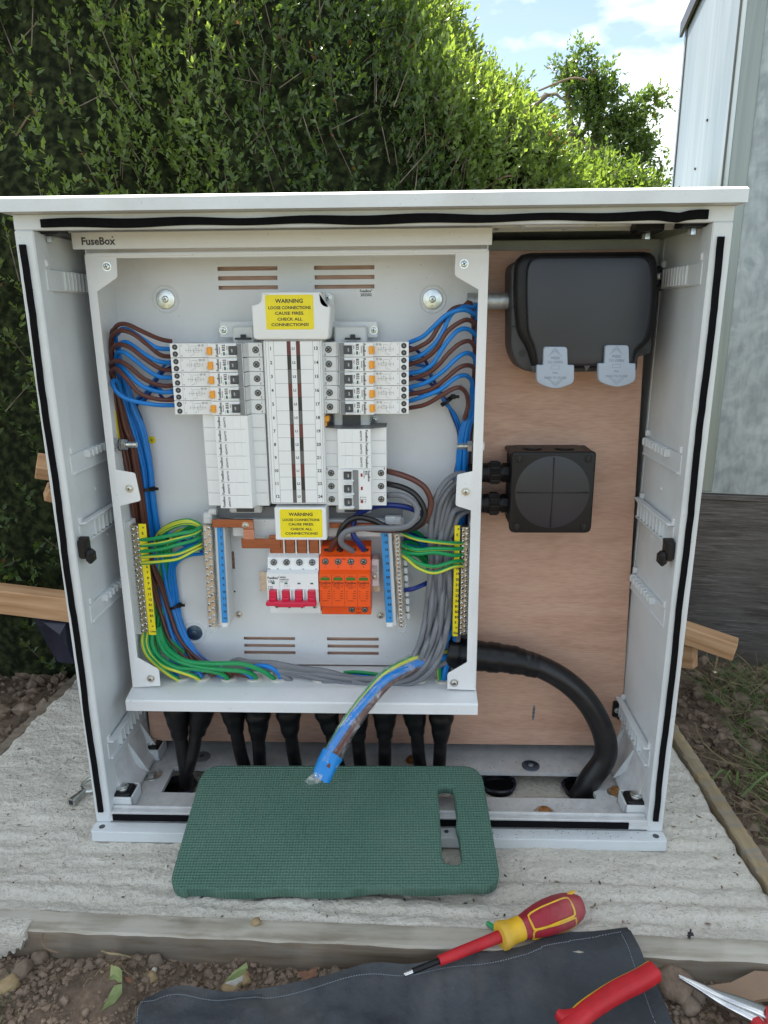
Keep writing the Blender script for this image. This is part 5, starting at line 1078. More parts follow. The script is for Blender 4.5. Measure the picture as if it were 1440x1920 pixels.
# side bolts through the walls
for (pa, sgn, lab) in (((228, 835), 1, 'left'), ((901, 838), -1, 'right')):
    q = P(*pa, Y=.100); z = q[2]; x0 = eL if sgn > 0 else eR; X = lambda d: x0+sgn*d; mb = MB('zinc')
    mb.tube([(X(.0015), .105, z), (X(.0060), .105, z)], .0082, 6); mb.tube([(X(.006), .105, z), (X(.0085), .105, z)], .0090, 20); mb.tube([(X(.0092), .105, z), (X(.0110), .105, z)], .0072, 20); mb.tube([(X(.0115), .105, z), (X(.0175), .105, z)], .0078, 6)
    for k in range(9): mb.tube([(X(.0175+k*.0015), .105, z), (X(.0183+k*.0015), .105, z), (X(.0190+k*.0015), .105, z)], [.0036, .0042, .0036], 14)
    if sgn < 0: mb.use('white').tube([(X(-.004), .105, z), (X(0), .105, z)], .006, 6)
    mb.build('earth_stud', brd)
q = P(285, 825, Y=YB); mb = MB('yellow'); mb.disc_y(q[0], YB-.0003, YB, q[2], .0052, 22); mb.use('ink').text('=', q[0], q[2], .006, YB-.0005, rot=math.pi/2); mb.build('earth_symbol', brd)
q = P(222, 800, X=eL+.002); mb = MB('yellow'); mb.box(eL+.0014, eL+.0017, q[1]-.006, q[1]+.006, q[2]-.022, q[2]+.022); mb.build('side_label', brd)
mb = MB('greyink'); q = P(693, 492, Y=YB)
r = random.Random(3)
for a, b in ((700, 490), (707, 492), (727, 500), (790, 497), (800, 520), (845, 519), (778, 822), (560, 1148), (640, 1165), (520, 1168), (300, 700), (755, 640), (250, 500)): q = P(a, b, Y=YB); mb.line(q[0], q[2], q[0]+r.uniform(-.001, .001), q[2]+r.uniform(-.001, .001), .0005, YB-.0001)
mb.build('scratch', brd, kind='stuff', label='tiny marks on the back plate')
# ------------------------------------------------------------------ wires
def wire(pts, r, mat, label, group, name='wire', n=9, jit=.0004, gy=False):
    r_ = random.Random(hash(label) % 99991 if False else sum(map(ord, label))*7+len(label)); w3 = [P(a, b, Y=y) if abs(a) > 3 else np.array((a, b, y)) for a, b, y in pts]
    for q in w3[1:-1]: q += [r_.uniform(-jit, jit), r_.uniform(-jit, jit), r_.uniform(-jit, jit)]
    mb = MB(mat)
    if gy:
        mb.use('w_green'); mb.use('w_yellow'); mb.use('w_green'); ph = r_.randint(0, 9)
        f = lambda j: 1 if (j+ph) % 10 in (0, 1) else 0
        mb.tube(smooth(w3), r, 10, True, f, .012)
    else: mb.tube(smooth(w3), r, n)
    return mb.build(name, None, label, 'wire', group)
rr = .0029
ord5 = ['topmost', 'second', 'third', 'fourth', 'lowest']
LB = [[(322, 640, .118), (308, 638, .112), (290, 632, .105), (262, 619, .10), (240, 609, .10), (225, 608, .105), (214, 617, .112), (209, 637, .120)],
      [(323, 669, .118), (300, 665, .110), (275, 645, .103), (252, 628, .10), (230, 620, .102), (215, 626, .108), (209, 650, .118)],
      [(325, 695, .118), (300, 691, .110), (270, 672, .102), (245, 653, .10), (225, 646, .102), (213, 651, .108), (209, 672, .118)],
      [(327, 723, .118), (300, 722, .110), (270, 710, .102), (245, 690, .098), (226, 677, .10), (213, 678, .106), (209, 692, .116)],
      [(329, 750, .118), (295, 748, .108), (262, 738, .10), (245, 720, .097), (230, 702, .097), (217, 691, .102), (209, 697, .110), (208, 712, .116)]]
LU = [[(322, 654.5, .118), (295, 652, .108), (270, 637, .104), (248, 622, .105), (232, 616, .108), (222, 624, .116), (219, 645, .126)],
      [(323, 681, .118), (295, 677, .108), (265, 660, .104), (245, 645, .105), (232, 641, .108), (224, 650, .118), (222, 680, .128)],
      [(326, 708, .118), (300, 706, .110), (275, 693, .104), (250, 672, .103), (232, 660, .104), (220, 662, .112), (218, 675, .120), (221, 700, .13)],
      [(328, 735, .118), (300, 735, .110), (270, 726, .102), (248, 708, .102), (232, 690, .106), (225, 676, .115), (224, 670, .128)],
      [(331, 760, .118), (290, 759, .106), (245, 750, .097), (222, 737, .096), (211, 721, .10), (213, 713, .108), (222, 719, .118)]]
# common way down the left side:  lateral slot k
def down_left(k, brown):
    o = k-2
    if brown: base = [(222, 760, .125), (230, 800, .128), (240, 835, .130), (249, 880, .132), (257, 930, .134), (264, 985, .138), (274, 1040, .142), (296, 1100, .146), (312, 1150, .146), (332, 1200, .140), (368, 1238, .128), (412, 1262, .118)]; s_ = (3, 4.5, 5.5, 5, 5, 5, 4, 4.5, 5, 5, 4, 3)
    else: base = [(243, 760, .135), (258, 800, .138), (267, 835, .140), (276, 880, .142), (281, 930, .144), (288, 985, .148), (298, 1040, .150), (308, 1100, .150), (322, 1150, .149), (340, 1200, .142), (372, 1238, .130), (420, 1264, .120)]; s_ = (4, 5, 4.5, 4, 3.6, 4, 4, 4, 5, 5, 4, 3)
    return [(a+o*s_[i]*1.05, b-(o*2 if i > 8 else 0), y+.004*((k*7) % 3-1)) for i, (a, b, y) in enumerate(base)]
for i in range(5):
    t = down_left(i, True)
    wire(LB[i]+t, rr, 'w_brown', f'brown wire leaving the {ord5[i]} left breaker and running down', 'brown wires of the left breakers')
    t = down_left(4-i if i else 4, False)
    wire(LU[i]+t, rr, 'w_blue', f'blue wire leaving the {ord5[i]} left breaker and running down the left wall', 'blue wires of the left breakers')
# neutral tails of the left breakers, behind
for i, (a, b) in enumerate(((323, 676), (325, 686), (328, 730), (330, 742))):
    wire([(a, b, .128), (308, b+10+(i > 1)*-4, .135), (290, 712+i*5, .142), (272, 738+i*4, .147), (256, 752+i*3, .150), (254+i*4, 790, .151), (270+i*4, 860, .151), (276+i*3.5, 930, .152), (286+i*3, 990, .152), (316, 1000+i*3, .151), (345, 1022-i*9, .145), (380, 1012+i*8, .128)],
         .0022, 'w_navy' if i % 2 else 'w_blue', f'dark blue tail, {("first", "second", "third", "fourth")[i]} from the top behind the left wires', 'blue tails behind the left wires')
for i in range(3):
    wire([(383, 1020+i*9, .125), (352, 1026+i*8, .135), (325+i*3, 1045+i*6, .143), (317+i*5, 1075, .148), (322+i*5, 1120, .150), (326+i*6, 1155, .150), (336+i*6, 1190, .149), (338+i*5, 1220, .145), (330, 1250, .14)], .0025, 'w_blue',
         f'blue wire from the left neutral bar, {("first", "second", "third")[i]} from the left at the black tie', 'blue wires from the left neutral bar')
RU = [[(765, 643, .118), (792, 632, .108), (815, 610, .10), (834, 592, .098), (853, 584, .099), (872, 581, .103), (888, 589, .112), (895, 602, .12)],
      [(765, 674, .118), (792, 664, .108), (816, 643, .102), (831, 621, .10), (838, 603, .102), (848, 588, .106), (868, 576, .11), (884, 576, .118), (894, 586, .125)],
      [(765, 700.5, .118), (792, 694.5, .108), (811, 682, .101), (830, 653, .098), (845, 632, .098), (860, 619, .10), (877, 617, .106), (890, 627, .115), (894, 642, .122)],
      [(765, 727, .118), (798, 717, .106), (830, 697, .098), (853, 675, .097), (868, 664, .10), (880, 662, .107), (890, 672, .115), (892, 700, .124)],
      [(765, 753, .118), (795, 743, .106), (825, 731, .097), (847, 714, .096), (862, 705, .10), (876, 705, .108), (885, 717, .116), (884, 735, .124)]]
RB = [[(765, 658, .118), (786, 651, .110), (807, 636, .104), (821, 614, .103), (833, 597, .106), (848, 580, .108), (868, 574, .112), (886, 582, .12)],
      [(765, 684.5, .118), (795, 673, .108), (819, 653, .101), (834, 627, .098), (853, 610, .097), (875, 600, .101), (889, 607, .110), (895, 618, .118)],
      [(765, 712, .118), (798, 702, .106), (822, 684, .099), (842, 661, .096), (862, 644, .097), (880, 640, .103), (890, 650, .112), (892, 665, .120)],
      [(765, 740, .118), (807, 730, .104), (834, 711, .096), (856, 693, .095), (873, 685, .10), (887, 689, .109), (889, 705, .118)],
      [(765, 765.5, .118), (798, 759, .106), (830, 740, .096), (847, 730, .095), (862, 727, .099), (875, 739, .107), (877, 760, .113), (871, 785, .118)]]
def down_right(k, brown):
    o = k-2; base = [(886, 760, .128), (879, 800, .130), (873, 840, .132), (870, 890, .136), (868, 950, .142), (866, 1010, .148), (862, 1080, .150), (857, 1150, .149), (850, 1210, .142), (838, 1255, .125), (832, 1277, .112)]
    sh = (2.2, 3, 3.6, 4, 3.5, 3, 2.5, 2, 2, 1.4, 1)
    return [(a+o*sh[i]-(0 if brown else 5)*(i > 0)+(0 if i else 2), b, y+(.010 if brown else 0)*min(1, (len(base)-1-i)/3)-.004*(k % 2)) for i, (a, b, y) in enumerate(base)]
for i in range(5):
    wire(RB[i]+down_right([4, 3, 2, 1, 0][i], True), rr, 'w_brown', f'brown wire leaving the {ord5[i]} right breaker and running down the right wall', 'brown wires of the right breakers')
    wire(RU[i]+down_right([2, 4, 3, 1, 0][i], False), rr, 'w_blue', f'blue wire leaving the {ord5[i]} right breaker and running down the right wall', 'blue wires of the right breakers')
for i, (a, b) in enumerate(((765, 650), (765, 676), (765, 703), (765, 730))):
    pts = [(a, b, .130), (782, b+8, .135), (800, max(680, b+12), .138)] + ([(806+i, 700, .141)] if i < 2 else []) + [(822, 728+i*3, .142), (836, 752+i*2, .140), (848+i*2, 778, .144), (860+i*1.5, 815, .148), (858+i*2, 860, .148), (852+i*2, 900, .149), (850+i*2, 960, .150), (845+i*2, 1000, .149), (815, 1012+i*3, .145), (785, 1005+i*6, .138), (758, 996+i*8, .130)]
    wire(pts, .0022, 'w_blue' if i % 2 else 'w_navy', f'blue tail through the black tie, {("first", "second", "third", "fourth")[i]} from the top at the right breakers', 'blue tails of the right breakers')
def tie(q, r, label, ax=(1, -.8)):
    mb = MB('black'); n_ = 22; vs = []; d = Vector((ax[0], 0, ax[1])).normalized(); u = Vector((-d.z, 0, d.x)); y_ = Vector((0, 1, 0))
    for k in range(n_):
        t = 2*math.pi*k/n_; c = u*math.cos(t)*r[0]+y_*math.sin(t)*r[1]
        for s1 in (-1, 1): p_ = Vector(q)+c+d*.0022*s1; vs.append(p_)
    fs = [(2*k, 2*k+1, (2*k+3) % (2*n_), (2*k+2) % (2*n_)) for k in range(n_)]; mb.add(vs, fs)
    h = Vector(q)+u*(r[0]); mb.box(h.x-.0030, h.x+.0035, h.y-.006, h.y+.002, h.z-.0028, h.z+.0032, .0008); mb.box(h.x+.003, h.x+.0085, h.y-.003, h.y-.0015, h.z-.002, h.z+.002)
    return mb.build('cable_tie', None, label, 'cable tie', recalc=False)
tie(P(838, 752, Y=.140), (.0098, .009), 'black cable tie round the blue wires at the right', (1, -1.3))
tie(P(327, 1137, Y=.149), (.0085, .007), 'black cable tie round the blue wires at the lower left', (.35, -1))
tie(P(266, 918, Y=.140), (.016, .008), 'black cable tie behind the left middle flange', (.1, -1))
tie(P(803, 1192, Y=.118), (.012, .012), 'black cable tie round the grey cables near the bottom', (-.5, -1))
# earth wires left
for i in range(6):
    y0 = (1012, 1023, 1034, 1044, 1056, 1056)[i] if i < 5 else 1005
    if i < 5:
        yr = (996, 1003, 1014, 1026, 1034)[i]
        wire([(263+i*.5, y0, .107), (278, y0-1, .098), (305, y0-3-(i < 3)*2, .092), (335, (y0+yr)/2+(3 if i > 2 else -3), .092), (362, yr, .100), (375, yr-7, .112), (377, yr-8-i, .128), (360, 990-i, .140), (330, 998+i*4, .148), (312+i*2, 1030, .150), (304+i*4, 1075, .150), (296+i*4, 1130, .148), (290+i*4, 1180, .142), (298+i*12, 1225, .13)], .0026, 'w_green', f'green and yellow wire, {ord5[i]} of the five entering the left earth bar', 'earth wires of the left bar', gy=True)
for i in range(3):
    wire([(378, 985+i*2, .12), (355, 976+i*3, .115), (330, 979+i*4, .118), (305, 992+i*5, .128), (292+i*8, 1015, .140), (300+i*6, 1060, .148), (294+i*7, 1120, .148), (288+i*7, 1180, .14)], .0026, 'w_green', f'green and yellow loop, {("outer", "middle", "inner")[i]} of three arching at the left earth bar', 'arching earth wires at the left', gy=True)
# earth wires from the foot of the left bar to the glands
EL = [[(270, 1180, .118), (268, 1205, .110), (276, 1228, .104), (295, 1248, .100), (318, 1264, .100), (338, 1276, .105), (341, 1286, .110)],
      [(278, 1180, .120), (276, 1208, .114), (288, 1232, .108), (308, 1248, .102), (335, 1258, .098), (360, 1266, .098), (375, 1274, .104), (378, 1286, .110)],
      [(287, 1180, .122), (286, 1208, .116), (300, 1232, .108), (330, 1250, .10), (365, 1254, .098), (400, 1259, .098), (420, 1266, .10), (428, 1276, .106), (428, 1288, .112)],
      [(293, 1178, .124), (300, 1205, .116), (316, 1228, .106), (345, 1243, .098), (385, 1252, .094), (430, 1256, .093), (462, 1259, .096), (478, 1268, .104), (480, 1282, .112)],
      [(298, 1176, .126), (306, 1203, .117), (322, 1224, .106), (352, 1240, .097), (395, 1244, .093), (450, 1245, .091), (485, 1255, .093), (505, 1266, .100), (518, 1277, .110)]]
for i in range(5): wire(EL[i], .0034, 'w_green', f'thick green and yellow wire into the {("first", "second", "third", "fourth", "fifth")[i]} bottom entry from the left', 'earth wires into the bottom entries', gy=True)
BL = [[(330, 1190, .145), (322, 1225, .135), (325, 1255, .12), (336, 1274, .112), (340, 1287, .112)], [(330, 1215, .140), (352, 1248, .120), (372, 1262, .110), (381, 1276, .110), (380, 1288, .112)],
      [(368, 1236, .13), (398, 1256, .112), (418, 1268, .108), (426, 1288, .113)], [(420, 1256, .122), (450, 1258, .108), (470, 1268, .106), (477, 1285, .112)], [(430, 1258, .118), (480, 1248, .105), (508, 1252, .102), (524, 1266, .106), (525, 1284, .112)]]
for i in range(5): wire(BL[i], .0034, 'w_blue', f'blue wire going down into the {("first", "second", "third", "fourth", "fifth")[i]} bottom entry from the left', 'blue wires into the bottom entries')
for i, pp in enumerate(([(340, 1200, .14), (360, 1235, .125), (372, 1262, .114), (376, 1288, .114)], [(360, 1240, .13), (395, 1262, .112), (430, 1262, .108), (428, 1288, .115)], [(430, 1262, .112), (452, 1266, .104), (470, 1270, .108), (476, 1288, .115)])):
    wire(pp, .003, 'w_brown', f'brown wire going down into the {("second", "third", "fourth")[i]} bottom entry from the left', 'brown wires into the bottom entries')
# right earth wires
GR = [(1018, 1008), (1028, 1030), (1040, 1040), (1052, 1046), (1061, 1052)]
for i, (yr, yl) in enumerate(GR):
    bow = (6, 2, -3, 16, 22)[i]
    wire([(867, yr, .107), (850, yr+1, .098), (815, (yr+yl)/2+bow*.8-(0 if i > 2 else 2), .088), (785, yl+bow*.6, .088), (764, yl-4, .100), (756, yl-9, .112), (762, yl-14, .126), (785, yl-8, .138), (806, yl+20, .145), (815+i*3, yl+70, .147), (812+i*4, 1150, .146)], .0027, 'w_green', f'green and yellow wire, {ord5[i]} of the five entering the right earth bar', 'earth wires of the right bar', gy=True)
GD = [[(822, 1060, .140), (832, 1105, .125), (839, 1140, .118), (834, 1175, .115), (818, 1215, .110), (800, 1250, .105), (787, 1276, .110), (785, 1288, .113)], [(818, 1060, .142), (826, 1110, .130), (830, 1150, .124), (822, 1190, .120), (808, 1230, .115), (790, 1262, .112), (783, 1284, .114)],
      [(840, 1100, .140), (838, 1150, .132), (830, 1195, .122), (824, 1235, .112), (824, 1262, .108), (826, 1284, .112)]]
for i, g in enumerate(GD): wire(g, .0034, 'w_green' if i < 2 else 'w_green', f'thick green and yellow wire, {("front", "rear", "yellowish outer")[i]} one descending to the right bottom entries', 'earth wires descending at the right', gy=True)
for i, g in enumerate(([(852, 1130, .138), (846, 1180, .125), (826, 1225, .116), (805, 1255, .110), (790, 1276, .110), (788, 1290, .113)], [(858, 1180, .128), (848, 1215, .118), (838, 1245, .112), (834, 1262, .108), (830, 1288, .112)])):
    wire(g, .0044 if i else .0036, 'w_blue', f'blue wire descending to the {("last but one", "last")[i]} bottom entry', 'blue wires descending at the right')
wire([(758, 1107, .118), (775, 1104, .112), (795, 1096, .118), (815, 1085, .13)], .0032, 'w_navy', 'short dark blue wire entering the right neutral bar near its foot', 'dark blue links')
wire([(757, 1000, .122), (775, 1008, .13), (798, 1022, .138), (815, 1035, .145)], .0026, 'w_blue', 'short blue wire at the head of the right neutral bar', 'dark blue links')
# grey cables
gre = [('leftmost', 0), ('second from the left', 1), ('third from the left', 2), ('fourth from the left', 3), ('fifth from the left', 4), ('sixth from the left', 5), ('rightmost', 6)]
top = [[(872, 888, .112), (855, 891, .108), (835, 903, .104), (818, 930, .102), (810, 965, .102)], [(872, 896, .116), (856, 903, .112), (840, 920, .108), (825, 945, .106), (818, 975, .106)],
       [(870, 905, .124), (855, 912, .118), (842, 930, .112), (830, 955, .108), (824, 985, .108)], [(868, 915, .126), (856, 925, .120), (846, 940, .114), (838, 962, .110), (830, 995, .110)],
       [(880, 950, .120), (864, 952, .110), (850, 960, .106), (842, 980, .106), (836, 1000, .108)], [(884, 955, .124), (870, 960, .116), (856, 972, .112), (848, 995, .112), (842, 1010, .114)], [(878, 900, .135), (862, 920, .13), (852, 950, .126), (846, 980, .122), (846, 1010, .120)]]
mid = lambda k: [(806+k*6.4, 1020, .106+.004*(k % 3)), (808+k*6, 1060, .110+.004*((k+1) % 3)), (805+k*6.5, 1100, .110+.004*(k % 3)), (801+k*7, 1140, .108+.005*((k+2) % 3)), (794+k*7.5, 1180, .102+.005*(k % 3)), (782+k*8, 1215, .096+.005*((k+1) % 3)), (765+k*7.5, 1243+k*2.0, .094+.004*(k % 2))]
tail = lambda k: [(738+k*5, 1262+k*3.3, .096+.003*(k % 2)), (700, 1272+k*2.6-(k > 4)*2, .098+.003*(k % 3)), (655, 1268+k*2.6, .100+.003*((k+1) % 3)), (610, 1260+k*3.0, .102+.003*(k % 2)), (560, 1250+k*3.4, .104+.002*(k % 3)), (515, 1243+k*3.6, .106), (470, 1240+k*3.6, .110), (430, 1246+k*3, .116), (400, 1262+k, .12), (388, 1284, .12)]
for nm, k in gre:
    t = tail(k)
    if k == 0: t = t[:-3]+[(445, 1238, .115), (420, 1250, .12)]
    if k >= 5: t = t[:6-(k == 6)*2]+[(545 if k == 5 else 600, 1275, .108), (530 if k == 5 else 590, 1290, .115)]
    wire(top[k]+mid(k)+t, .0040, 'w_grey', f'grey cable, {nm} where the bundle passes the right earth wires', 'grey cables sweeping to the bottom', 'grey_cable', jit=.0012)
wire([(850, 1120, .140), (860, 1165, .130), (858, 1205, .120), (845, 1235, .112), (820, 1250, .108), (790, 1262, .104), (750, 1276, .100), (700, 1285, .096), (660, 1278, .098)], .0040, 'w_grey', 'grey cable curving under the others at the bottom right of the fuse board', 'grey cables sweeping to the bottom', 'grey_cable')
for i, (cx, s_) in enumerate(((356, 0), (392, 6), (445, 4))): wire([(cx+14, 1258, .125), (cx+2, 1262, .118), (cx-8-s_*.3, 1272, .112), (cx-12, 1290, .114)], .0032, 'w_grey', f'short grey wire into the {("first", "second", "third")[i]} bottom entry from the left', 'short grey wires at the bottom entries')
wire([(645, 1261, .120), (665, 1260, .117), (690, 1262, .114), (720, 1266, .112)], .0026, 'w_green', 'short green and yellow wire behind the wrapped bundle', 'wires behind the wrapped bundle', gy=True)
wire([(640, 1265, .121), (665, 1266, .117), (690, 1269, .113), (720, 1272, .111)], .0026, 'w_blue', 'short blue wire behind the wrapped bundle', 'wires behind the wrapped bundle')
# leads from the three pole breaker to the surge protector
wire([(722, 882.5, .118), (738, 886, .104), (760, 893, .096), (780, 902, .093), (798, 916, .093), (808, 937, .094), (806, 958, .094), (795, 978, .094), (775, 990, .095), (740, 994, .097), (705, 993, .098), (670, 990, .098), (645, 998, .098), (632, 1010, .098), (624, 1023, .102), (618, 1034, .110)], .0040, 'w_brown', 'thick brown lead looping from the three-pole breaker to the surge protector', 'leads of the surge protector')
wire([(722, 906, .118), (735, 909, .106), (755, 914, .098), (775, 925, .094), (790, 943, .092), (796, 962, .091), (790, 980, .091), (770, 992, .092), (745, 993, .094), (720, 986, .095), (700, 976, .094), (675, 970, .093), (655, 975, .093), (641, 990, .094), (636, 1006, .096), (636, 1020, .102), (639, 1035, .110)], .0040, 'w_black', 'thick black lead looping from the three-pole breaker to the surge protector', 'leads of the surge protector')
wire([(722, 930, .118), (737, 928, .104), (755, 930, .094), (772, 939, .090), (782, 953, .088), (780, 970, .087), (765, 985, .086), (740, 990, .086), (700, 990, .086), (668, 991, .086), (648, 998, .087), (639, 1010, .090), (643, 1022, .095), (655, 1030, .102), (664, 1035, .110)], .0042, 'w_grey', 'thick grey lead looping from the three-pole breaker to the surge protector', 'leads of the surge protector')
wire([(805, 978, .118), (790, 963, .112), (765, 952, .110), (735, 947, .112), (705, 948, .114), (682, 957, .112), (668, 968, .108), (662, 985, .104), (663, 1002, .100), (673, 1018, .102), (684, 1034, .110)], .0040, 'w_navy', 'thick dark blue lead arching into the surge protector', 'leads of the surge protector')

# ------------------------------------------------------------------ bottom entries with bushes, black boots below
on10 = ['leftmost', 'second from the left', 'third from the left', 'fourth from the left', 'fifth from the left', 'fifth from the right', 'fourth from the right', 'third from the right', 'second from the right', 'rightmost']
bx = [333, 384, 437, 485, 541, 612, 668, 722, 776, 828]
fx_ = [352, 350, 462, 490, 558, 640, 678, 722, 790, 822]
for i, a in enumerate(bx):
    q = P(a, 1345, Y=.108); x = q[0]; qf = P(fx_[i], 1436 if i > 1 else 1478, Z=.03 if i > 1 else .004); root = thing('cable_boot', f'black heat-shrink cable boot below the fuse board, {on10[i]}', 'cable', (x, .108, .0), 'black cable boots under the fuse board')
    yb = min(max(qf[1], .085), .118); zj = .105+.006*(i % 3-1); xf = qf[0]; mid_ = x+(xf-x)*.35
    mb = MB('sleeve'); pts = smooth([(x, .108, .1645), (x, .108, .150), (x+(xf-x)*.10, .108, .132), (x+(xf-x)*.28, .106, zj+.004), (mid_, .105, zj-.008)], .004); n_ = len(pts); r = random.Random(i)
    rad = [(.0195 if j/n_ < .45 else .0195-.0085*((j/n_-.45)/.55)**.8)*(1+.04*math.sin(j*1.3+i)) for j in range(n_)]; mb.tube(pts, rad, 22, flat=.9); mb.build('heat_shrink_boot', root, sharp=60)
    MB('cablejacket').tube(smooth([(mid_, .105, zj), (mid_+(xf-mid_)*.4, .105+(yb-.105)*.4, .065), (xf, yb, .025), (xf+(xf-mid_)*.1, yb, .0005)], .005), .0098, 16).build('cable_jacket', root)
    mb = MB('bush'); pa = P((342, 379, 428, 477, 521, 600, 655, 710, 786, 831)[i], 1279, Y=.108); xx = pa[0]
    mb.tube([(xx, .112, .1670), (xx, .112, .1880), (xx, .112, .1885), (xx, .112, .1870)], [.0118, .0118, .0105, .0098], 20, False); mb.disc_z(xx, .112, .1667, .1690, .0145, 20); mb.build('bush', root, recalc=True)

# ------------------------------------------------------------------ wrapped bundle hanging over the tray
bun = thing('wrapped_cable_bundle', 'clear-wrapped bundle of thick cores with a blue taped end, hanging out over the tray', 'cable', P(604, 1450, Y=-.04))
ax_ = [Vector(P(*q[:2], Y=q[2])) for q in ((870, 1228, .132), (815, 1232, .118), (770, 1245, .092), (728, 1270, .058), (690, 1312, .030), (660, 1352, .006), (634, 1395, -.018), (614, 1432, -.036), (602, 1462, -.048))]
cl = smooth(ax_, .004); n_ = len(cl)
def frame(i):
    t = (cl[min(i+1, n_-1)]-cl[max(i-1, 0)]).normalized(); u = t.cross(Vector((0, 1, .3))).normalized(); return t, u, t.cross(u)
def helix(ph, rad, i0=0, i1=None, tw=.017):
    o = []
    for i in range(i0, i1 or n_): t, u, w_ = frame(i); a = ph+tw*i; o.append(cl[i]+u*(math.cos(a)*rad)+w_*(math.sin(a)*rad))
    return o
base_a = math.pi*.98+.50
iT = n_-int(.035/.004)
def stripe(j): return 1 if j in (0, 1, 2, 8) else 0
mb = MB('w_green'); mb.use('w_yellow'); mb.use('w_green'); mb.tube(helix(base_a-.35, .0064, 0, iT+4), .0052, 12, True, stripe, .014); mb.build('earth_core', bun)
MB('w_blue').tube(helix(base_a-1.75, .0060, 0, iT+4), .0059, 14).build('blue_core', bun)
MB('w_brown').tube(helix(base_a-3.05, .0064, 0, iT+4), .0057, 14).build('brown_core', bun)
MB('w_grey').tube(helix(base_a+1.5, .0053, 0, iT+4), .0053, 12).build('grey_core', bun)
r = random.Random(2); mb = MB('film'); nn = 30; vs = []; fs = []
i0 = 12
for i in range(i0, iT+3):
    t, u, w_ = frame(i)
    for j in range(nn):
        a = 2*math.pi*j/nn; q_ = .0123+.0009*math.sin(3*a+i*.09)+.0006*math.sin(7*a-i*.25)+r.uniform(-.00025, .00025); vs.append(cl[i]+u*math.cos(a)*q_+w_*math.sin(a)*q_)
for i in range(iT+2-i0):
    for j in range(nn): fs.append((i*nn+j, i*nn+(j+1) % nn, (i+1)*nn+(j+1) % nn, (i+1)*nn+j))
mb.add(vs, fs).build('cling_film', bun, sharp=80, recalc=False)
mb = MB('clear'); 
for i in range(i0+3, iT-2, 4):   # creases of the wrap catching light
    t, u, w_ = frame(i); o = []
    a0 = base_a-2.6+r.uniform(-.2, .2)
    for j in range(11): a = a0+2.6*j/10; o.append(cl[i]+t*(.004*math.sin(j*.35)+.0005*r.random())+(u*math.cos(a)+w_*math.sin(a))*.0131)
    mb.tube(o, .00028, 5)
mb.build('film_crease', bun, sharp=80)
vs = []; fs = []; mb = MB('bluetape'); k0 = iT-1
for i in range(k0, n_):
    t, u, w_ = frame(i); f_ = (i-k0)/(n_-1-k0)
    for j in range(nn):
        a = 2*math.pi*j/nn; q_ = (.0136-.0026*f_)+.0009*math.sin(2*a+.5)+.0005*math.sin(5*a+i*.8)+(r.uniform(-.0012, .0008) if i == n_-1 else 0); vs.append(cl[i]+u*math.cos(a)*q_+w_*math.sin(a)*q_+(t*r.uniform(-.004, .003) if i == n_-1 else t*0))
for i in range(n_-1-k0):
    for j in range(nn): fs.append((i*nn+j, i*nn+(j+1) % nn, (i+1)*nn+(j+1) % nn, (i+1)*nn+j))
mb.add(vs, fs).build('blue_tape', bun, sharp=70, recalc=False)
t, u, w_ = frame(n_-1); e = cl[-1]
mb = MB('bluetape').tube([e-t*.010, e-t*.0035], .0102, 20); mb.build('tape_end', bun)
for lab_, du, dw, m_, rr_ in (('bare_copper_end', -.0030, .0035, 'copper', .0040), ('silver_foil_end', -.0042, -.0045, 'steel', .0062), ('dark_core_end', .003, .001, 'blackmatt', .0062)):
    mb = MB(m_); c = e+u*du+w_*dw
    if m_ == 'copper':
        for k in range(7): a = k*.9; cc = c+u*math.cos(a)*.0024*(k > 0)+w_*math.sin(a)*.0024*(k > 0); mb.tube([cc-t*.010, cc+t*(.001+.001*(k % 2))], .0012, 8)
    else: mb.tube([c-t*.009, c-t*.0014, c-t*(.0004 if m_ == 'steel' else .0015)], [rr_, rr_, rr_*.7], 12)
    mb.build(lab_, bun)
mb = MB('film'); c = e-u*.006; qs = [P(590, 1448, Y=-.055), P(571, 1464, Y=-.058), P(580, 1472, Y=-.060), P(600, 1468, Y=-.058), P(604, 1455, Y=-.056)]; mb.add([tuple(q) for q in qs]+[tuple(np.array(q)+[.0008, .0012, .0004]) for q in qs], [(0, 1, 2, 3, 4), (5, 6, 7, 8, 9), (0, 1, 6, 5), (1, 2, 7, 6), (2, 3, 8, 7), (3, 4, 9, 8)]).build('loose_film', bun)
# ------------------------------------------------------------------ kneeling pad
ang = math.atan(.30); pw_, pl_, ph_ = .408, .187, .0175
mb = MB('pad'); poly = rpoly([(0, 0, .026), (pw_, .004, .026), (pw_-.006, pl_-.002, .028), (.004, pl_, .028)], .02, 8)
hole = rpoly([(.338, .036, .016), (.3625, .034, .012), (.3615, .075, .01), (.3585, .090, .004), (.3615, .105, .01), (.3600, .150, .010), (.3385, .150, .008)], .01, 4)
b = bmesh.new()
def sub(poly, st=.006):
    o = []
    for i in range(len(poly)):
        a, c = Vector(poly[i]), Vector(poly[(i+1) % len(poly)]); k = max(1, int((c-a).length/st)); o += [a.lerp(c, j/k) for j in range(k)]
    return o
O = sub(poly); Hh = sub(hole); mod = lambda p: Vector((p.x, p.y+(.0018*math.sin(p.x*55)+.0012*math.sin(p.x*23+1) if p.y < .05 and .02 < p.x < .39 else 0)))
O = [mod(p) for p in O]
bv_ = [b.verts.new((p.x, p.y, 0)) for p in O+Hh]; ed_ = [b.edges.new((bv_[i], bv_[(i+1) % len(O)])) for i in range(len(O))]+[b.edges.new((bv_[len(O)+i], bv_[len(O)+(i+1) % len(Hh)])) for i in range(len(Hh))]
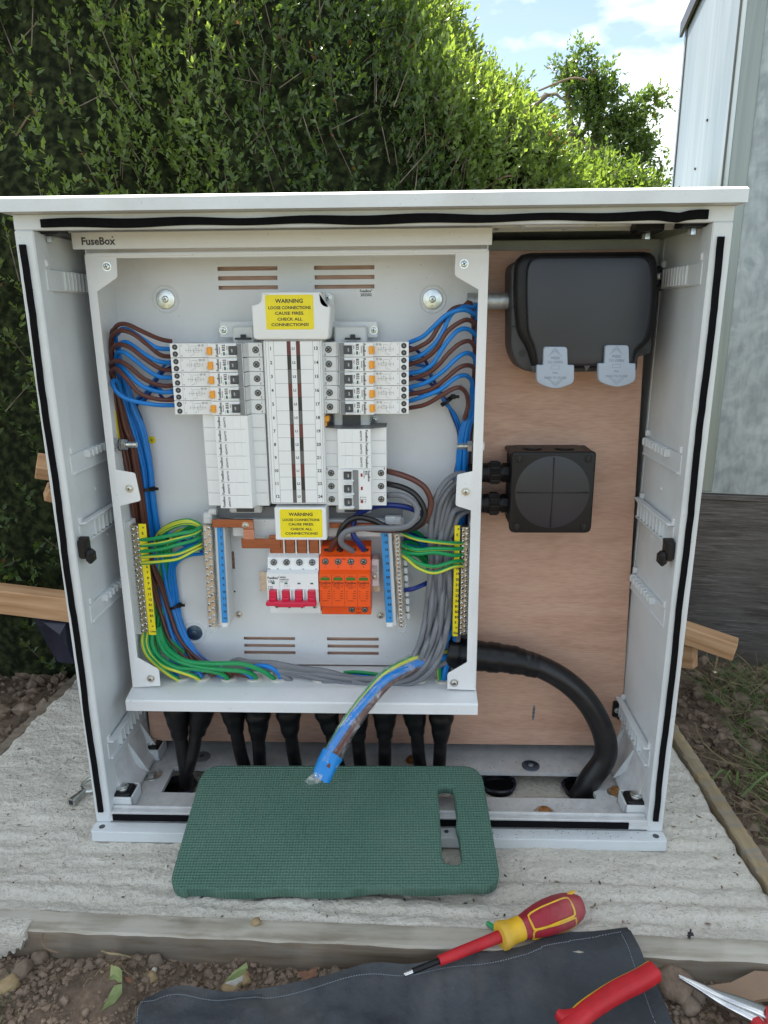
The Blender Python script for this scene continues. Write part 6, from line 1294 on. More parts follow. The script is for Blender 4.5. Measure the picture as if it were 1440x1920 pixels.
b.verts.index_update(); rs_ = bmesh.ops.triangle_fill(b, use_beauty=True, use_dissolve=False, edges=ed_); tri = [tuple(v.index for v in f.verts) for f in b.faces]; b.free()
allp = O+Hh; nA, nB = len(O), len(Hh)
def ring(ins, z):
    o = []
    for lst, sg in ((O, 1), (Hh, 1)):
        k = len(lst)
        for i in range(k):
            d = (lst[(i+1) % k]-lst[i-1]).normalized(); n2 = Vector((-d.y, d.x))
            area = sum(lst[j].x*lst[(j+1) % k].y-lst[(j+1) % k].x*lst[j].y for j in range(k)); s1 = 1 if area > 0 else -1
            q_ = lst[i]+n2*s1*ins*(1 if lst is O else -1); o.append(q_)
    return [(p.x, p.y, z) for p in o]
rings = [ring(.0010, 0), ring(0, .002), ring(0, ph_-.0035), ring(.0012, ph_-.0010), ring(.0035, ph_)]
vs = sum(rings, []); fs = []; NN = nA+nB
for rI in range(len(rings)-1):
    for base_, k in ((0, nA), (nA, nB)):
        for i in range(k): j = (i+1) % k; fs.append((rI*NN+base_+i, rI*NN+base_+j, (rI+1)*NN+base_+j, (rI+1)*NN+base_+i))
for t in tri: fs.append(tuple(t)); fs.append(tuple(i+4*NN for i in t))
mb.add(vs, fs); me = mb.mesh('kneeling_pad', True, Vector((0, 0, 0)), 40)
for p_ in me.polygons:
    if abs(p_.normal.z) > .98: p_.use_smooth = False
pad = bpy.data.objects.new('kneeling_pad', me); COL.objects.link(pad); pad.location = (.1415, -.112, .0045); pad.rotation_euler = (ang, 0, R_(1.6)); tag(pad, 'green foam kneeling pad with a hand slot, propped on the front of the cabinet', 'kneeling pad')

# ------------------------------------------------------------------ tools
# leather tool roll lying over the board edge
ctl = [(262, 1990, -.034), (268, 1900, -.030), (285, 1880, -.028), (330, 1868, -.027), (400, 1868, -.024), (500, 1866, -.022), (600, 1843, -.019), (700, 1822, -.014), (780, 1806, -.004), (900, 1786, .002), (1000, 1770, .004), (1100, 1752, .005), (1160, 1741, .006), (1176, 1738, .006)]
topc = [P(a, b, Z=z) for a, b, z in ctl]; nU = 90
tp = smooth([Vector(p) for p in topc], .008); tp = [tp[int(i*(len(tp)-1)/nU)] for i in range(nU+1)]
bl, br = Vector((.06, -.42, -.03)), Vector((.80, -.44, -.030)); rgt = [Vector(P(a, b, Z=z)) for a, b, z in ((1176, 1738, .006), (1203, 1790, .004), (1228, 1850, -.012), (1262, 1925, -.022))]+[Vector((.735, -.36, -.03))]
nV = 44; vs = []
rc = smooth(rgt, .004); rc = [rc[int(j*(len(rc)-1)/nV)] for j in range(nV+1)]
for i in range(nU+1):
    for j in range(nV+1):
        u_, v_ = i/nU, j/nV; p = tp[i].lerp(Vector((tp[i].x, -.42, -.03)), v_); k = max(0, (u_-.8)/.2)**1.0; dx = rc[j].x-tp[-1].x; dy = rc[j].y
        p = Vector((p.x+dx*k*k, p.y*(1-k)+dy*k, p.z)) if True else p
        gzv = max(float(gz(p.x, p.y))+.012, .0045 if p.y > -.178 else -.2); t = (p.y+.178); zz = gzv if p.y < -.205 else None
        drape = .006 if p.y > -.172 else max(.006-(abs(p.y+.172)*.42), float(gz(p.x, p.y))+.010)
        z = drape+.0035*math.sin(p.x*34+p.y*21)*min(1, v_*6)+.0022*math.sin(p.x*71-p.y*60)
        if v_ < .03: z -= .002
        vs.append((p.x, p.y, z))
top_n = len(vs); vs += [(x, y, z-.0035) for x, y, z in vs]; fs = []; W_ = nV+1
for i in range(nU):
    for j in range(nV): a = i*W_+j; fs += [(a, a+1, a+W_+1, a+W_), (top_n+a, top_n+a+W_, top_n+a+W_+1, top_n+a+1)]
for i in range(nU): a = i*W_; fs.append((a, a+W_, top_n+a+W_, top_n+a)); a = i*W_+nV; fs.append((a, top_n+a, top_n+a+W_, a+W_))
for j in range(nV): a = j; fs.append((a, top_n+a, top_n+a+1, a+1)); a = nU*W_+j; fs.append((a, a+1, top_n+a+1, top_n+a))
root = thing('leather_sheet', 'charcoal leather sheet with pale stitching lying in front of the slab', 'leather sheet', (.43, -.30, -.04))
MB('roll').add(vs, fs).build('sheet', root)
mb = MB('stitch'); V3 = lambda i, j: Vector(vs[i*W_+j])
for i in range(6, nU-2):
    a = V3(i, 2).lerp(V3(i, 3), .2); c = V3(i+1, 2).lerp(V3(i+1, 3), .2); k = 3
    for q_ in range(k): p = a.lerp(c, (q_+.15)/k); s2 = a.lerp(c, (q_+.75)/k); mb.tube([p+Vector((0, 0, .0004)), s2+Vector((0, 0, .0004))], .00045, 4)
for j in range(3, nV-1):
    a = V3(nU-2, j).lerp(V3(nU-3, j), .2); c = V3(nU-2, j+1).lerp(V3(nU-3, j+1), .2)
    for q_ in range(3): p = a.lerp(c, (q_+.15)/3); s2 = a.lerp(c, (q_+.7)/3); mb.tube([p+Vector((0, 0, .0004)), s2+Vector((0, 0, .0004))], .00040, 4)
mb.build('stitching', root)

# insulated screwdriver: built along its own axis, then laid down
def lay(root, p0, p1, roll=0):
    d = (Vector(p1)-Vector(p0)); root.location = Vector(p0); q = d.to_track_quat('X', 'Z'); root.rotation_mode = 'QUATERNION'; root.rotation_quaternion = q @ Euler((roll, 0, 0)).to_quaternion(); return d.length
def prof(mb, pr, n=24, sq=0):
    vs = []; fs = []
    for x, r_ in pr:
        for j in range(n):
            a = 2*math.pi*j/n; k = 1+sq*math.cos(4*a)*.06*(r_ > .008); vs.append((x, math.cos(a)*r_*k, math.sin(a)*r_*k))
    for i in range(len(pr)-1):
        for j in range(n): fs.append((i*n+j, i*n+(j+1) % n, (i+1)*n+(j+1) % n, (i+1)*n+j))
    fs += [tuple(range(n)), tuple(range((len(pr)-1)*n, len(pr)*n))]; return mb.add(vs, fs)
root = thing('screwdriver', 'insulated screwdriver with a red and yellow handle lying across the board edge', 'screwdriver', (0, 0, 0))
prof(MB('steel'), [(0, .0012), (.001, .0026), (.010, .0030), (.012, .0030)], 14).build('steel_tip', root); prof(MB('black'), [(.010, .0031), (.040, .0033), (.043, .0033)], 16).build('black_shank', root)
prof(MB('hred2'), [(.042, .0052), (.055, .0056), (.060, .0060), (.095, .0062), (.118, .0066), (.122, .0068)], 20).build('red_shaft', root)
prof(MB('hyel'), [(.1185, .0120), (.1195, .0150), (.124, .0155), (.129, .0140), (.136, .0128), (.144, .0132), (.147, .0128)], 28).build('yellow_collar', root)
hd = prof(MB('hred'), [(.1455, .0118), (.150, .0126), (.160, .0150), (.172, .0175), (.186, .0190), (.200, .0192), (.212, .0180), (.222, .0150), (.228, .0110), (.231, .0050)], 32, 1).build('handle', root)
mb = MB('hyel')
def hr(x):
    pr = [(.1455, .0118), (.160, .0150), (.172, .0175), (.186, .0190), (.200, .0192), (.212, .0180), (.222, .0150), (.228, .0110)]
    for (a, ra), (b_, rb) in zip(pr, pr[1:]):
        if a <= x <= b_: return ra+(rb-ra)*(x-a)/(b_-a)
    return .01
for ph in (math.pi/2+.35, -math.pi/2+.2, math.pi):
    pts = []
    for x, da in [(.1560, .55), (.164, .62), (.175, .60), (.188, .56), (.200, .56), (.2085, .5), (.2095, 0), (.2085, -.5), (.200, -.56), (.188, -.56), (.175, -.60), (.164, -.62), (.1560, -.55), (.1550, 0), (.1560, .55)]:
        a = ph+da; pts.append((x, math.cos(a)*(hr(x)+.0002), math.sin(a)*(hr(x)+.0002)))
    mb.tube(smooth(pts, .004), .0013, 7, False)
mb.build('yellow_inlay', hd)
mb = MB('hyel').tube([(.219+.0045*math.cos(t), .0165*math.cos(1.2)+.003+.0045*math.sin(t)*.3, .0160*math.sin(1.2)-.001+.004*math.sin(t)*-.2) for t in [2*math.pi*k/16 for k in range(17)]], .0013, 7, False); mb.build('hanging_hole', hd)
p0, p1 = P(757, 1828, Z=.0105), P(1091, 1694, Z=.0185); L_ = lay(root, p0, p1, .25); root.scale = (L_/.231,)*3
# red grip of a pair of pliers, lying on the leather
def swept(name, root, cps, wds, hts, mat, n=14, step=.004):
    c = smooth([Vector(p) for p in cps], step); k = len(c); vs = []; fs = []
    for i, p in enumerate(c):
        t = (c[min(i+1, k-1)]-c[max(i-1, 0)]).normalized(); s1 = t.cross(Vector((0, 0, 1))).normalized(); up = s1.cross(t); f = i/(k-1)*(len(wds)-1); a = int(min(f, len(wds)-2)); f -= a; w_ = wds[a]*(1-f)+wds[a+1]*f; h_ = hts[a]*(1-f)+hts[a+1]*f
        for j in range(n):
            q = 2*math.pi*j/n; cx_, sx_ = math.cos(q), math.sin(q); e = .6; vs.append(p+s1*w_*math.copysign(abs(cx_)**e, cx_)+up*h_*math.copysign(abs(sx_)**e, sx_))
    for i in range(k-1):
        for j in range(n): fs.append((i*n+j, i*n+(j+1) % n, (i+1)*n+(j+1) % n, (i+1)*n+j))
    fs += [tuple(range(n)), tuple(range((k-1)*n, k*n))]; return MB(mat).add(vs, fs).build(name, root, sharp=50)
root = thing('pliers', 'pliers with a bright red insulated grip on the leather sheet', 'pliers', P(1130, 1890, Z=-.005))
g = [P(a, b, Z=z) for a, b, z in ((1228, 1821, .018), (1200, 1838, .016), (1160, 1858, .014), (1125, 1880, .012), (1095, 1902, .012), (1068, 1930, .012), (1050, 1975, .010), (1040, 2040, .006))]
swept('red_grip', root, g, [.0095, .0098, .0098, .0092, .0088, .0100, .0100, .008], [.0085, .0085, .008, .008, .008, .008, .008, .006], 'hred2')
g2 = [Vector(p)+Vector((-.002, .0068, -.0022)) for p in g[:6]]; swept('yellow_inner_grip', root, g2, [.0052]*6, [.0062]*6, 'hyel')
swept('finger_guard', root, [P(1044, 1899, Z=.014), P(1052, 1906, Z=.013), P(1066, 1912, Z=.012), P(1085, 1915, Z=.012)], [.003, .0065, .010, .011], [.005, .007, .008, .008], 'hred2', 14, .002)
# long-nose pliers lower right
root = thing('long_nose_pliers', 'long-nose pliers with polished steel jaws and red grips on the soil at the right', 'pliers', P(1400, 1890, Z=-.02))
n0 = [P(a, b, Z=z) for a, b, z in ((1273, 1830, -.004), (1310, 1848, -.004), (1350, 1868, -.004), (1400, 1888, -.006), (1432, 1902, -.008), (1470, 1925, -.010))]
n1 = [Vector(p)+Vector((-.004*(i/3), -.0048*(i/3)-.0012, -.001)) for i, p in enumerate(n0)]
swept('steel_jaw', root, n0, [.0012, .003, .0048, .0075, .0085, .009], [.0018, .003, .004, .005, .0055, .0055], 'steel'); swept('steel_jaw', root, n1, [.0012, .0026, .0042, .0068, .008, .009], [.0016, .0028, .0036, .0045, .005, .005], 'steel')
swept('red_grip', root, [P(1436, 1905, Z=-.004), P(1460, 1915, Z=-.004), P(1520, 1960, Z=-.006), P(1600, 2060, Z=-.01)], [.008, .011, .011, .009], [.008, .009, .009, .008], 'hred2'); swept('red_grip', root, [P(1415, 1915, Z=-.010), P(1440, 1950, Z=-.012), P(1470, 2010, Z=-.014), P(1500, 2090, Z=-.016)], [.006, .009, .010, .009], [.007, .008, .008, .008], 'hred2')
# box key left of the cabinet
root = thing('box_key', 'small steel box key lying on the slab left of the cabinet', 'key', P(150, 1490, Z=0))
a, c = Vector(P(133, 1505, Z=.0065)), Vector(P(158, 1482, Z=.0065)); d = (c-a).normalized()
MB('zinc').tube([a, a+d*.004, a+d*.011, a+d*.016, c], [.0068, .0068, .0058, .0046, .0042], 16).build('socket_shaft', root); MB('ink').tube([a-d*.0003, a-d*.0001], .0050, 4).build('square_socket', root)
MB('zinc').tube([c+Vector((.005+.0125*math.cos(t), .013*math.sin(t)+.012, .001+.002*math.sin(t))) for t in [2*math.pi*k/28 for k in range(29)]], .0028, 8, False).build('bow', root)
q = P(921, 1739, Z=.003); MB('w_green').tube(smooth([q+np.array((-.004, .004, .002)), q+np.array((0, 0, .003)), q+np.array((.004, -.003, .0015))]), .0026, 8).build('wire_offcut', None, 'short green wire offcut on the slab behind the screwdriver', 'wire offcut')
q = P(1294, 1754, Z=.003); r = random.Random(2); mb = MB('ink')
for k in range(9): mb.tube([q+np.array((r.uniform(-.004, .004), r.uniform(-.004, .004), 0)), q+np.array((r.uniform(-.005, .005), r.uniform(-.005, .005), .004))], .0011, 6)
mb.build('dark_debris', None, 'small black crumbly clump on the slab near the right corner', 'debris')
rock('stone', 'tiny yellow pebble on the front of the slab left of the middle', *gp(480, 1729, .002), .006, (1, .8, .7), 'stone_y', 31); bpy.data.objects[-1] if False else None
for o in list(COL.objects):
    if o.get('label') == 'tiny yellow pebble on the front of the slab left of the middle': q = P(480, 1729, Z=.004); o.location = (q[0], q[1], .0045)
# debris specks on the slab
mb = MB('soil_clod'); r = random.Random(8)
for _ in range(2200):
    x, y = r.uniform(-.25, .88), r.uniform(-.135, .30)
    if -.01 < x < .79 and y > -.022: continue
    s_ = .0004+.0016*r.random()**3; z = float(slabz(np.array(x), np.array(y)))+s_*.4; a = r.uniform(0, 3.14); l_ = s_*r.uniform(1, 2.5); c1, s1 = math.cos(a)*l_, math.sin(a)*l_; mb.use(('soil_clod', 'root', 'ink', 'soil_clod')[r.randrange(4)])
    mb.add([(x-c1, y-s1, z), (x+s1*.4, y-c1*.4, z), (x+c1, y+s1, z), (x-s1*.4, y+c1*.4, z), (x, y, z+s_*.8)], [(0, 1, 4), (1, 2, 4), (2, 3, 4), (3, 0, 4)])
mb.build('slab_debris', None, 'specks of dirt and offcuts scattered on the concrete', 'debris', kind='stuff')

# ------------------------------------------------------------------ leaves, roots, cardboard on the soil
def flatleaf(name, label, outline, fold, mat):
    """outline in photo sight lines on the soil, with a curled height per point"""
    pts = [np.array(P(a, b, Z=z+(.010 if mat != 'concrete' else .004))) for a, b, z in outline]; c = sum(pts)/len(pts)+np.array((0, 0, fold)); k = len(pts); vs = [tuple(p) for p in pts]+[tuple(c)]
    vs += [(p[0], p[1], p[2]-.0006) for p in vs]; fs = []
    for i in range(k): j = (i+1) % k; fs += [(i, j, k), (k+1+i, k+1+k, k+1+j), (i, k+1+i, k+1+j, j)]
    return MB(mat).add(vs, fs).build(name, None, label, 'leaf')
flatleaf('fallen_leaf', 'torn green leaf lying against the mound, upper half', [(208, 1809, -.006), (222, 1813, -.006), (229, 1820, -.008), (229, 1842, -.012), (214, 1842, -.014), (199, 1846, -.014), (206, 1832, -.008)], .002, 'leafg')
flatleaf('fallen_leaf', 'torn green leaf lying against the mound, pointed lower half', [(214, 1848, -.012), (229, 1844, -.012), (229, 1862, -.018), (215, 1880, -.022), (190, 1895, -.022), (202, 1870, -.014)], .002, 'leafg')
flatleaf('fallen_leaf', 'pale green curled leaf in front of the board, left of the middle', [(421, 1840, -.010), (437, 1823, -.004), (462, 1804, .000), (465, 1814, -.002), (455, 1826, -.008), (440, 1836, -.012)], .003, 'leafg')
flatleaf('fallen_leaf', 'silvery underside of a curled leaf under the pale green one', [(422, 1843, -.016), (440, 1838, -.014), (456, 1829, -.012), (455, 1838, -.018), (440, 1848, -.022)], .003, 'concrete')
flatleaf('fallen_leaf', 'small red-brown dead leaf beside the torn green leaf', [(232, 1830, -.012), (248, 1832, -.012), (247, 1842, -.014), (236, 1840, -.014)], .002, 'leafb')
flatleaf('fallen_leaf', 'curled brown leaf in front of the middle of the board', [(555, 1822, -.012), (575, 1828, -.010), (596, 1814, -.006), (590, 1830, -.012), (570, 1836, -.014)], .004, 'leafb')
cb_ = [P(a, b, Z=z) for a, b, z in ((1325, 1848, -.012), (1370, 1842, -.010), (1415, 1820, -.006), (1448, 1822, -.006), (1470, 1850, -.012), (1440, 1872, -.014), (1400, 1878, -.016), (1340, 1868, -.016))]
k = len(cb_); MB('card').add([tuple(p) for p in cb_]+[(p[0], p[1], p[2]-.004) for p in cb_], [tuple(range(k)), tuple(range(2*k-1, k-1, -1))]+[(i, k+i, k+(i+1) % k, (i+1) % k) for i in range(k)]).build('cardboard_scrap', None, 'torn brown cardboard scrap behind the silver plier jaws', 'cardboard')
r = random.Random(21)
def strands(name, label, n, xr, yr, lr, rad, mats, lift=.006, kind='stuff', cat='roots', up=0):
    mb = MB(mats[0])
    for _ in range(n):
        x, y = r.uniform(*xr), r.uniform(*yr)
        if -.24 < x < .90 and y > -.175: continue
        a = r.uniform(0, 6.28); l_ = r.uniform(*lr); z = float(gz(x, y)); c = r.uniform(-2.5, 2.5); pts = []; mb.use(mats[r.randrange(len(mats))]); hh = r.uniform(.3, 1)*lift
        for k in range(6):
            t = k/5; aa = a+c*t; x2, y2 = x+math.cos(aa)*l_*t, y+math.sin(aa)*l_*t; pts.append((x2, y2, float(gz(x2, y2))*(1-up)+z*up+.0015+hh*(math.sin(t*math.pi) if not up else t**.8)))
        mb.tube(pts, [rad*(1-.12*k) for k in range(6)], 4, flat=.5 if up else 1)
    return mb.build(name, None, label, cat, kind=kind)
strands('root_strands', 'fine dry roots tangled in the soil in front', 220, (-.1, .9), (-.30, -.17), (.008, .035), .00035, ['root', 'drygrass'], .005)
strands('root_strands', 'fine dry roots and straw on the soil at the right', 600, (.90, 1.45), (-.12, .6), (.02, .08), .0006, ['root', 'drygrass', 'root'], .008)
strands('root_strands', 'fine dry roots on the shaded soil at the left', 220, (-.8, -.24), (.1, .6), (.02, .08), .0006, ['root'], .01)
mb_ = MB('drygrass'); mb_.tube(smooth([P(a, b, Z=z) for a, b, z in ((191, 1783, -.008), (205, 1788, -.002), (225, 1790, -.002), (245, 1795, -.010))]), .0011, 6).build('dry_root', None, 'pale bent root on top of the mound below the board', 'root')
mb_ = MB('root'); mb_.tube(smooth([P(a, b, Z=z) for a, b, z in ((80, 1750, .002), (79, 1768, -.004), (90, 1780, -.008), (108, 1786, -.012))]), .0010, 6).build('dry_root', None, 'thin curved root hanging over the front board at the left', 'root')
strands('grass', 'green grass growing right of the slab, far patch', 900, (1.02, 1.45), (.22, .55), (.02, .07), .0011, ['grass', 'grass', 'drygrass'], .055, cat='grass', up=1)
strands('grass', 'green and straw-coloured grass right of the slab, near patch', 650, (.98, 1.3), (.0, .26), (.03, .09), .0012, ['grass', 'drygrass', 'drygrass'], .04, cat='grass', up=1)
strands('grass', 'tuft of grass in the lower left corner', 70, (-.06, .0), (-.27, -.215), (.008, .03), .0006, ['grass', 'drygrass'], .012, cat='grass', up=1)
mb = MB('grass')
for k in range(7):
    a = P(1372+k*3, 1470+k*4, Z=-.03); e_ = a+np.array((-.05+.022*k, -.03+.008*k, .0)); mb.tube(smooth([a, (a+e_)/2+np.array((0, 0, .035)), e_+np.array((0, 0, .018))]), .0018, 5, flat=.3)
mb.build('grass_tuft', None, 'broad-bladed grass tuft beside the right board', 'grass')

# ------------------------------------------------------------------ timbers either side, plastic, screw
def beam(name, label, a, c, wd, ht, mat, roll=0, cat='timber', root=None):
    a, c = Vector(a), Vector(c); d = (c-a); l_ = d.length; mb = MB(mat); mb.box(0, l_, -wd/2, wd/2, -ht/2, ht/2, .0015); me = mb.mesh(name); o = bpy.data.objects.new(name, me); COL.objects.link(o)
    q = d.to_track_quat('X', 'Z') @ Euler((roll, 0, 0)).to_quaternion()
    if root: root.location = a; root.rotation_mode = 'QUATERNION'; root.rotation_quaternion = q; o.parent = root; return o
    o.location = a; o.rotation_mode = 'QUATERNION'; o.rotation_quaternion = q; return tag(o, label, cat)
beam('timber_batten', 'long pine batten passing behind the left side of the cabinet', P(-120, 1107, Y=.42), P(210, 1147, Y=.37), .030, .050, 'newwood', .12)
beam('timber_post', 'square end of a pine timber poking out high behind the left side of the cabinet', P(68, 873, Y=.385), P(300, 905, Y=.47), .034, .034, 'newwood', .75)
beam('timber_post', 'darker timber end just below the upper one behind the left side', P(86, 921, Y=.42), P(240, 960, Y=.50), .030, .026, 'newwood', .3)
rt = thing('timber_batten', 'short pine batten with a long screw sticking out below, right of the cabinet', 'timber', (0, 0, 0))
o = beam('batten', None, P(1379, 1218, Y=.40), P(1210, 1160, Y=.47), .036, .034, 'newwood', .0, root=rt); bpy.context.view_layer.update()
sq = P(1346, 1228, Y=.40); mw = Matrix.LocRotScale(rt.location, rt.rotation_quaternion, None).inverted(); mb = MB('brass'); r0 = Vector(sq)
pts = [r0+Vector((-.0015*k/12, 0, -.0032*k)) for k in range(-2, 11)]; mb.tube([mw @ p for p in pts], [.0016+.0009*(k % 2) for k in range(len(pts))], 10); e_ = pts[-1]; mb.tube([mw @ e_, mw @ (e_+Vector((0, 0, -.0022)))], [.002, .0050], 12)
me = mb.mesh('wood_screw'); o = bpy.data.objects.new('wood_screw', me); COL.objects.link(o); o.parent = rt
beam('timber_offcut', 'pine offcut partly hidden below the batten with the screw', P(1304, 1232, Y=.45), P(1220, 1222, Y=.50), .03, .042, 'newwood', .2)
qs = [(55, 1148, .40), (128, 1162, .38), (140, 1245, .36), (108, 1241, .38), (92, 1215, .395), (72, 1178, .40)]
vs = [P(a, b, Y=y) for a, b, y in qs]; vs2 = [v+np.array((.01, .05, .004)) for v in vs]; c1 = P(112, 1190, Y=.36)
k = len(vs); MB('plasticbag').add([tuple(v) for v in vs]+[tuple(v) for v in vs2]+[tuple(c1)], [(i, (i+1) % k, 2*k) for i in range(k)]+[(i, k+i, k+(i+1) % k, (i+1) % k) for i in range(k)]+[tuple(range(k, 2*k))]).build('plastic_sheet', None, 'dark blue plastic sheet hanging in a point below the left batten', 'plastic sheet')

# ------------------------------------------------------------------ hedge
def hh_(x):
    return np.interp(x, [-2.5, -1.2, -.4, .17, .46, .63, .76, .86, .94, 1.0, 1.05], [2.25, 2.15, 1.90, 1.62, 1.335, 1.175, 1.035, 1.035, .985, .92, .62])  # unseen heights at the left raised to keep the slab in shade
def hedge_pt(x, t, inset=0.):
    """x along the hedge, t 0 (foot of the near face) .. 1 (foot of the far face); returns point and outward normal"""
    th = np.pi*t; H_ = hh_(x)-inset; hw = np.interp(x, [-2.5, .4, 1.1], [.74, .66, .30])-inset; cy = np.interp(x, [-2.5, .3, 1.1], [1.17, 1.17, 1.10])
    e = .80; cs, sn_ = np.cos(th), np.sin(th); y = cy-hw*np.sign(cs)*np.abs(cs)**e; z = -.05+(H_+.05)*np.abs(sn_)**e
    ny = -np.sign(cs)*np.abs(cs)**(2-e)/np.maximum(hw, .05); nz2 = np.abs(sn_)**(2-e)/np.maximum(H_, .1)
    sl_ = np.gradient(hh_(np.array([-1, 0, 1])*.02+float(np.mean(x))), .02)[1] if np.ndim(x) == 0 else (hh_(x+.02)-hh_(x-.02))/.04
    nrm = np.stack([-sl_*nz2*.9, ny, nz2], -1); nrm /= np.linalg.norm(nrm, axis=-1, keepdims=True)+1e-9
    lump = .16*fbm(x*1.0, (t*2.6), 71, .36, 3)+.05*fbm(x, t*2.6, 77, .13, 2)
    p = np.stack([x, y, z], -1)+nrm*np.asarray(lump)[..., None]*(1 if inset == 0 else .6); return p, nrm
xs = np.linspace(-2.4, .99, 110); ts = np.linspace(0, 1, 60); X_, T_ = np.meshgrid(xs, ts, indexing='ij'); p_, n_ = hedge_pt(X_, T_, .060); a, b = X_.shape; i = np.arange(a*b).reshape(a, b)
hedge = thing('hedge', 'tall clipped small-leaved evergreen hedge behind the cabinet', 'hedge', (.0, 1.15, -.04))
quick('shade_core', p_.reshape(-1, 3), np.concatenate([np.stack([i[:-1, :-1], i[1:, :-1], i[1:, 1:], i[:-1, 1:]], -1).reshape(-1, 4)]), ['hedgecore'], parent=hedge)  # solid shell behind the leaves, interior shade put into its colour
def leaf_cloud(n_sprig, sampler, leaves, lsize, slen, seed, updir=.55):
    """sprigs of paired folded leaves; returns verts, faces, tone and stem data"""
    g = np.random.default_rng(seed); base, nrm, tone0, sc = sampler(n_sprig, g)
    d = nrm*g.uniform(.35, 1.0, (n_sprig, 1))+np.array([0, 0, updir])+g.normal(0, .38, (n_sprig, 3)); d /= np.linalg.norm(d, axis=1, keepdims=True)
    L0 = slen*g.uniform(.5, 1.35, n_sprig)*sc; side = np.cross(d, g.normal(0, 1, (n_sprig, 3))); side /= np.linalg.norm(side, axis=1, keepdims=True)+1e-9; bin_ = np.cross(d, side)
    V_ = []; F_ = []; T_ = []; cnt = 0
    for k in range(leaves):
        t = (k+1)/leaves; ang = k*math.pi/2*1.02+(k % 2)*math.pi+g.uniform(-.3, .3, n_sprig)
        out_ = side*np.cos(ang)[:, None]+bin_*np.sin(ang)[:, None]; ax = out_*(.95-.45*t)+d*(.45+.6*t)+g.normal(0, .18, (n_sprig, 3)); ax /= np.linalg.norm(ax, axis=1, keepdims=True)
        wv = np.cross(ax, d+g.normal(0, .25, (n_sprig, 3))); wv /= np.linalg.norm(wv, axis=1, keepdims=True)+1e-9; up = np.cross(wv, ax)
        l_ = (lsize*g.uniform(.65, 1.25, n_sprig)*(1-.25*t)*sc)[:, None]; w_ = l_*.27; c = base+d*(L0*t)[:, None]
        pts = np.stack([c, c+ax*l_*.45+wv*w_+up*l_*.07, c+ax*l_*1.0+up*l_*.02, c+ax*l_*.45-wv*w_+up*l_*.07, c+ax*l_*.5-up*l_*.03], 1)
        V_.append(pts.reshape(-1, 3)); o = cnt+np.arange(n_sprig)*5
        F_.append(np.stack([np.stack([o, o+1, o+4], 1), np.stack([o+1, o+2, o+4], 1), np.stack([o+2, o+3, o+4], 1), np.stack([o+3, o, o+4], 1)], 1).reshape(-1, 3)); cnt += n_sprig*5
        tn = np.clip(tone0*.55+t*.22+g.uniform(-.1, .28, n_sprig), 0, .92); tn = np.where(g.random(n_sprig) < .006, 1., tn); T_.append(np.repeat(tn, 5))
    return np.concatenate(V_), np.concatenate(F_), np.concatenate(T_), base, d, L0
def samp(n, g):
    x = -1.3+2.29*g.random(n)**.95; x = np.where(g.random(n) < .34, g.uniform(.4, 1.0, n), x); t = g.beta(1.15, 1.5, n)*.80; dep = g.exponential(.034, n)
    p, nn_ = hedge_pt(x, t); end = np.clip((x-.90)/.1, 0, 1)[:, None]; nn_ = nn_*(1-end*.6)+np.array([1., 0, 0])*end*.8
    p = p-nn_*np.clip(dep, 0, .12)[:, None]+nn_*g.uniform(-.01, .02, n)[:, None]; p[:, 2] = np.maximum(p[:, 2], -.02)
    thin = np.clip((p[:, 2]-.0)/.40, 0, 1); keep = (g.random(n) < (.40+.60*thin**1.2)) & (g.random(n) < np.clip(1.05+2.8*fbm(x, t*2.6, 79, .24, 2), .28, 1)); p[~keep, 2] += 3000
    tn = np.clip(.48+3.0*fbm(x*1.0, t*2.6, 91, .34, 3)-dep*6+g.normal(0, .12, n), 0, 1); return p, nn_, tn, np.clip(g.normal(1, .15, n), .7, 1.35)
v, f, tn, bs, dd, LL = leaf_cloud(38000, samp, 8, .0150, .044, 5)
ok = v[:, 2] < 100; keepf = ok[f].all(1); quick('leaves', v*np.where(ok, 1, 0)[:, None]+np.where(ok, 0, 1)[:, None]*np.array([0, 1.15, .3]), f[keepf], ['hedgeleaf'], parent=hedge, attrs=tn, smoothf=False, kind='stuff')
mb = MB('bark'); g = random.Random(4)
ids = [i for i in range(0, len(bs), 8) if bs[i][2] < 100]
for i in ids:
    p = Vector(bs[i]); d = Vector(dd[i]); mb.tube([p-d*.05, p+d*LL[i]*.6, p+d*LL[i]*1.05], [.0012, .0009, .0004], 4, False)
for _ in range(420):      # bare twigs in the dark foot
    x = g.uniform(-1.2, 1.0); y = g.uniform(.58, .80); z = g.uniform(-.02, .35); pts = [Vector((x, y, z))]
    for k in range(4): pts.append(pts[-1]+Vector((g.uniform(-.035, .035), g.uniform(-.03, .02), g.uniform(-.01, .05))))
    mb.tube(pts, [.0022, .0018, .0015, .0012, .0006], 4, False)
mb.build('twigs', hedge, kind='stuff', recalc=False)
bpts = smooth([P(a, b, Y=y) for a, b, y in ((880, 268, .84), (905, 258, .80), (935, 249, .77), (958, 243, .76), (975, 228, .755), (992, 210, .76), (1006, 199, .765), (1018, 187, .775))], .012)
mb = MB('bark'); mb.tube([q_+Vector((0, -.03, 0)) for q_ in bpts], [.0048+.001*math.sin(i*1.7) if i > 3 else .0035 for i in range(len(bpts))], 9); e_ = bpts[-1]+Vector((0, -.03, 0)); mb.tube([e_, e_+Vector((.02, .0, .002)), e_+Vector((.045, .01, -.012))], [.004, .003, .001], 6); k = bpts[len(bpts)//2]; mb.tube([k, k+Vector((-.012, -.01, -.02)), k+Vector((-.03, 0, -.03))], [.003, .002, .001], 6)
mb.build('dead_branch', None, 'bare grey broken branch lying on the right slope of the hedge', 'branch')
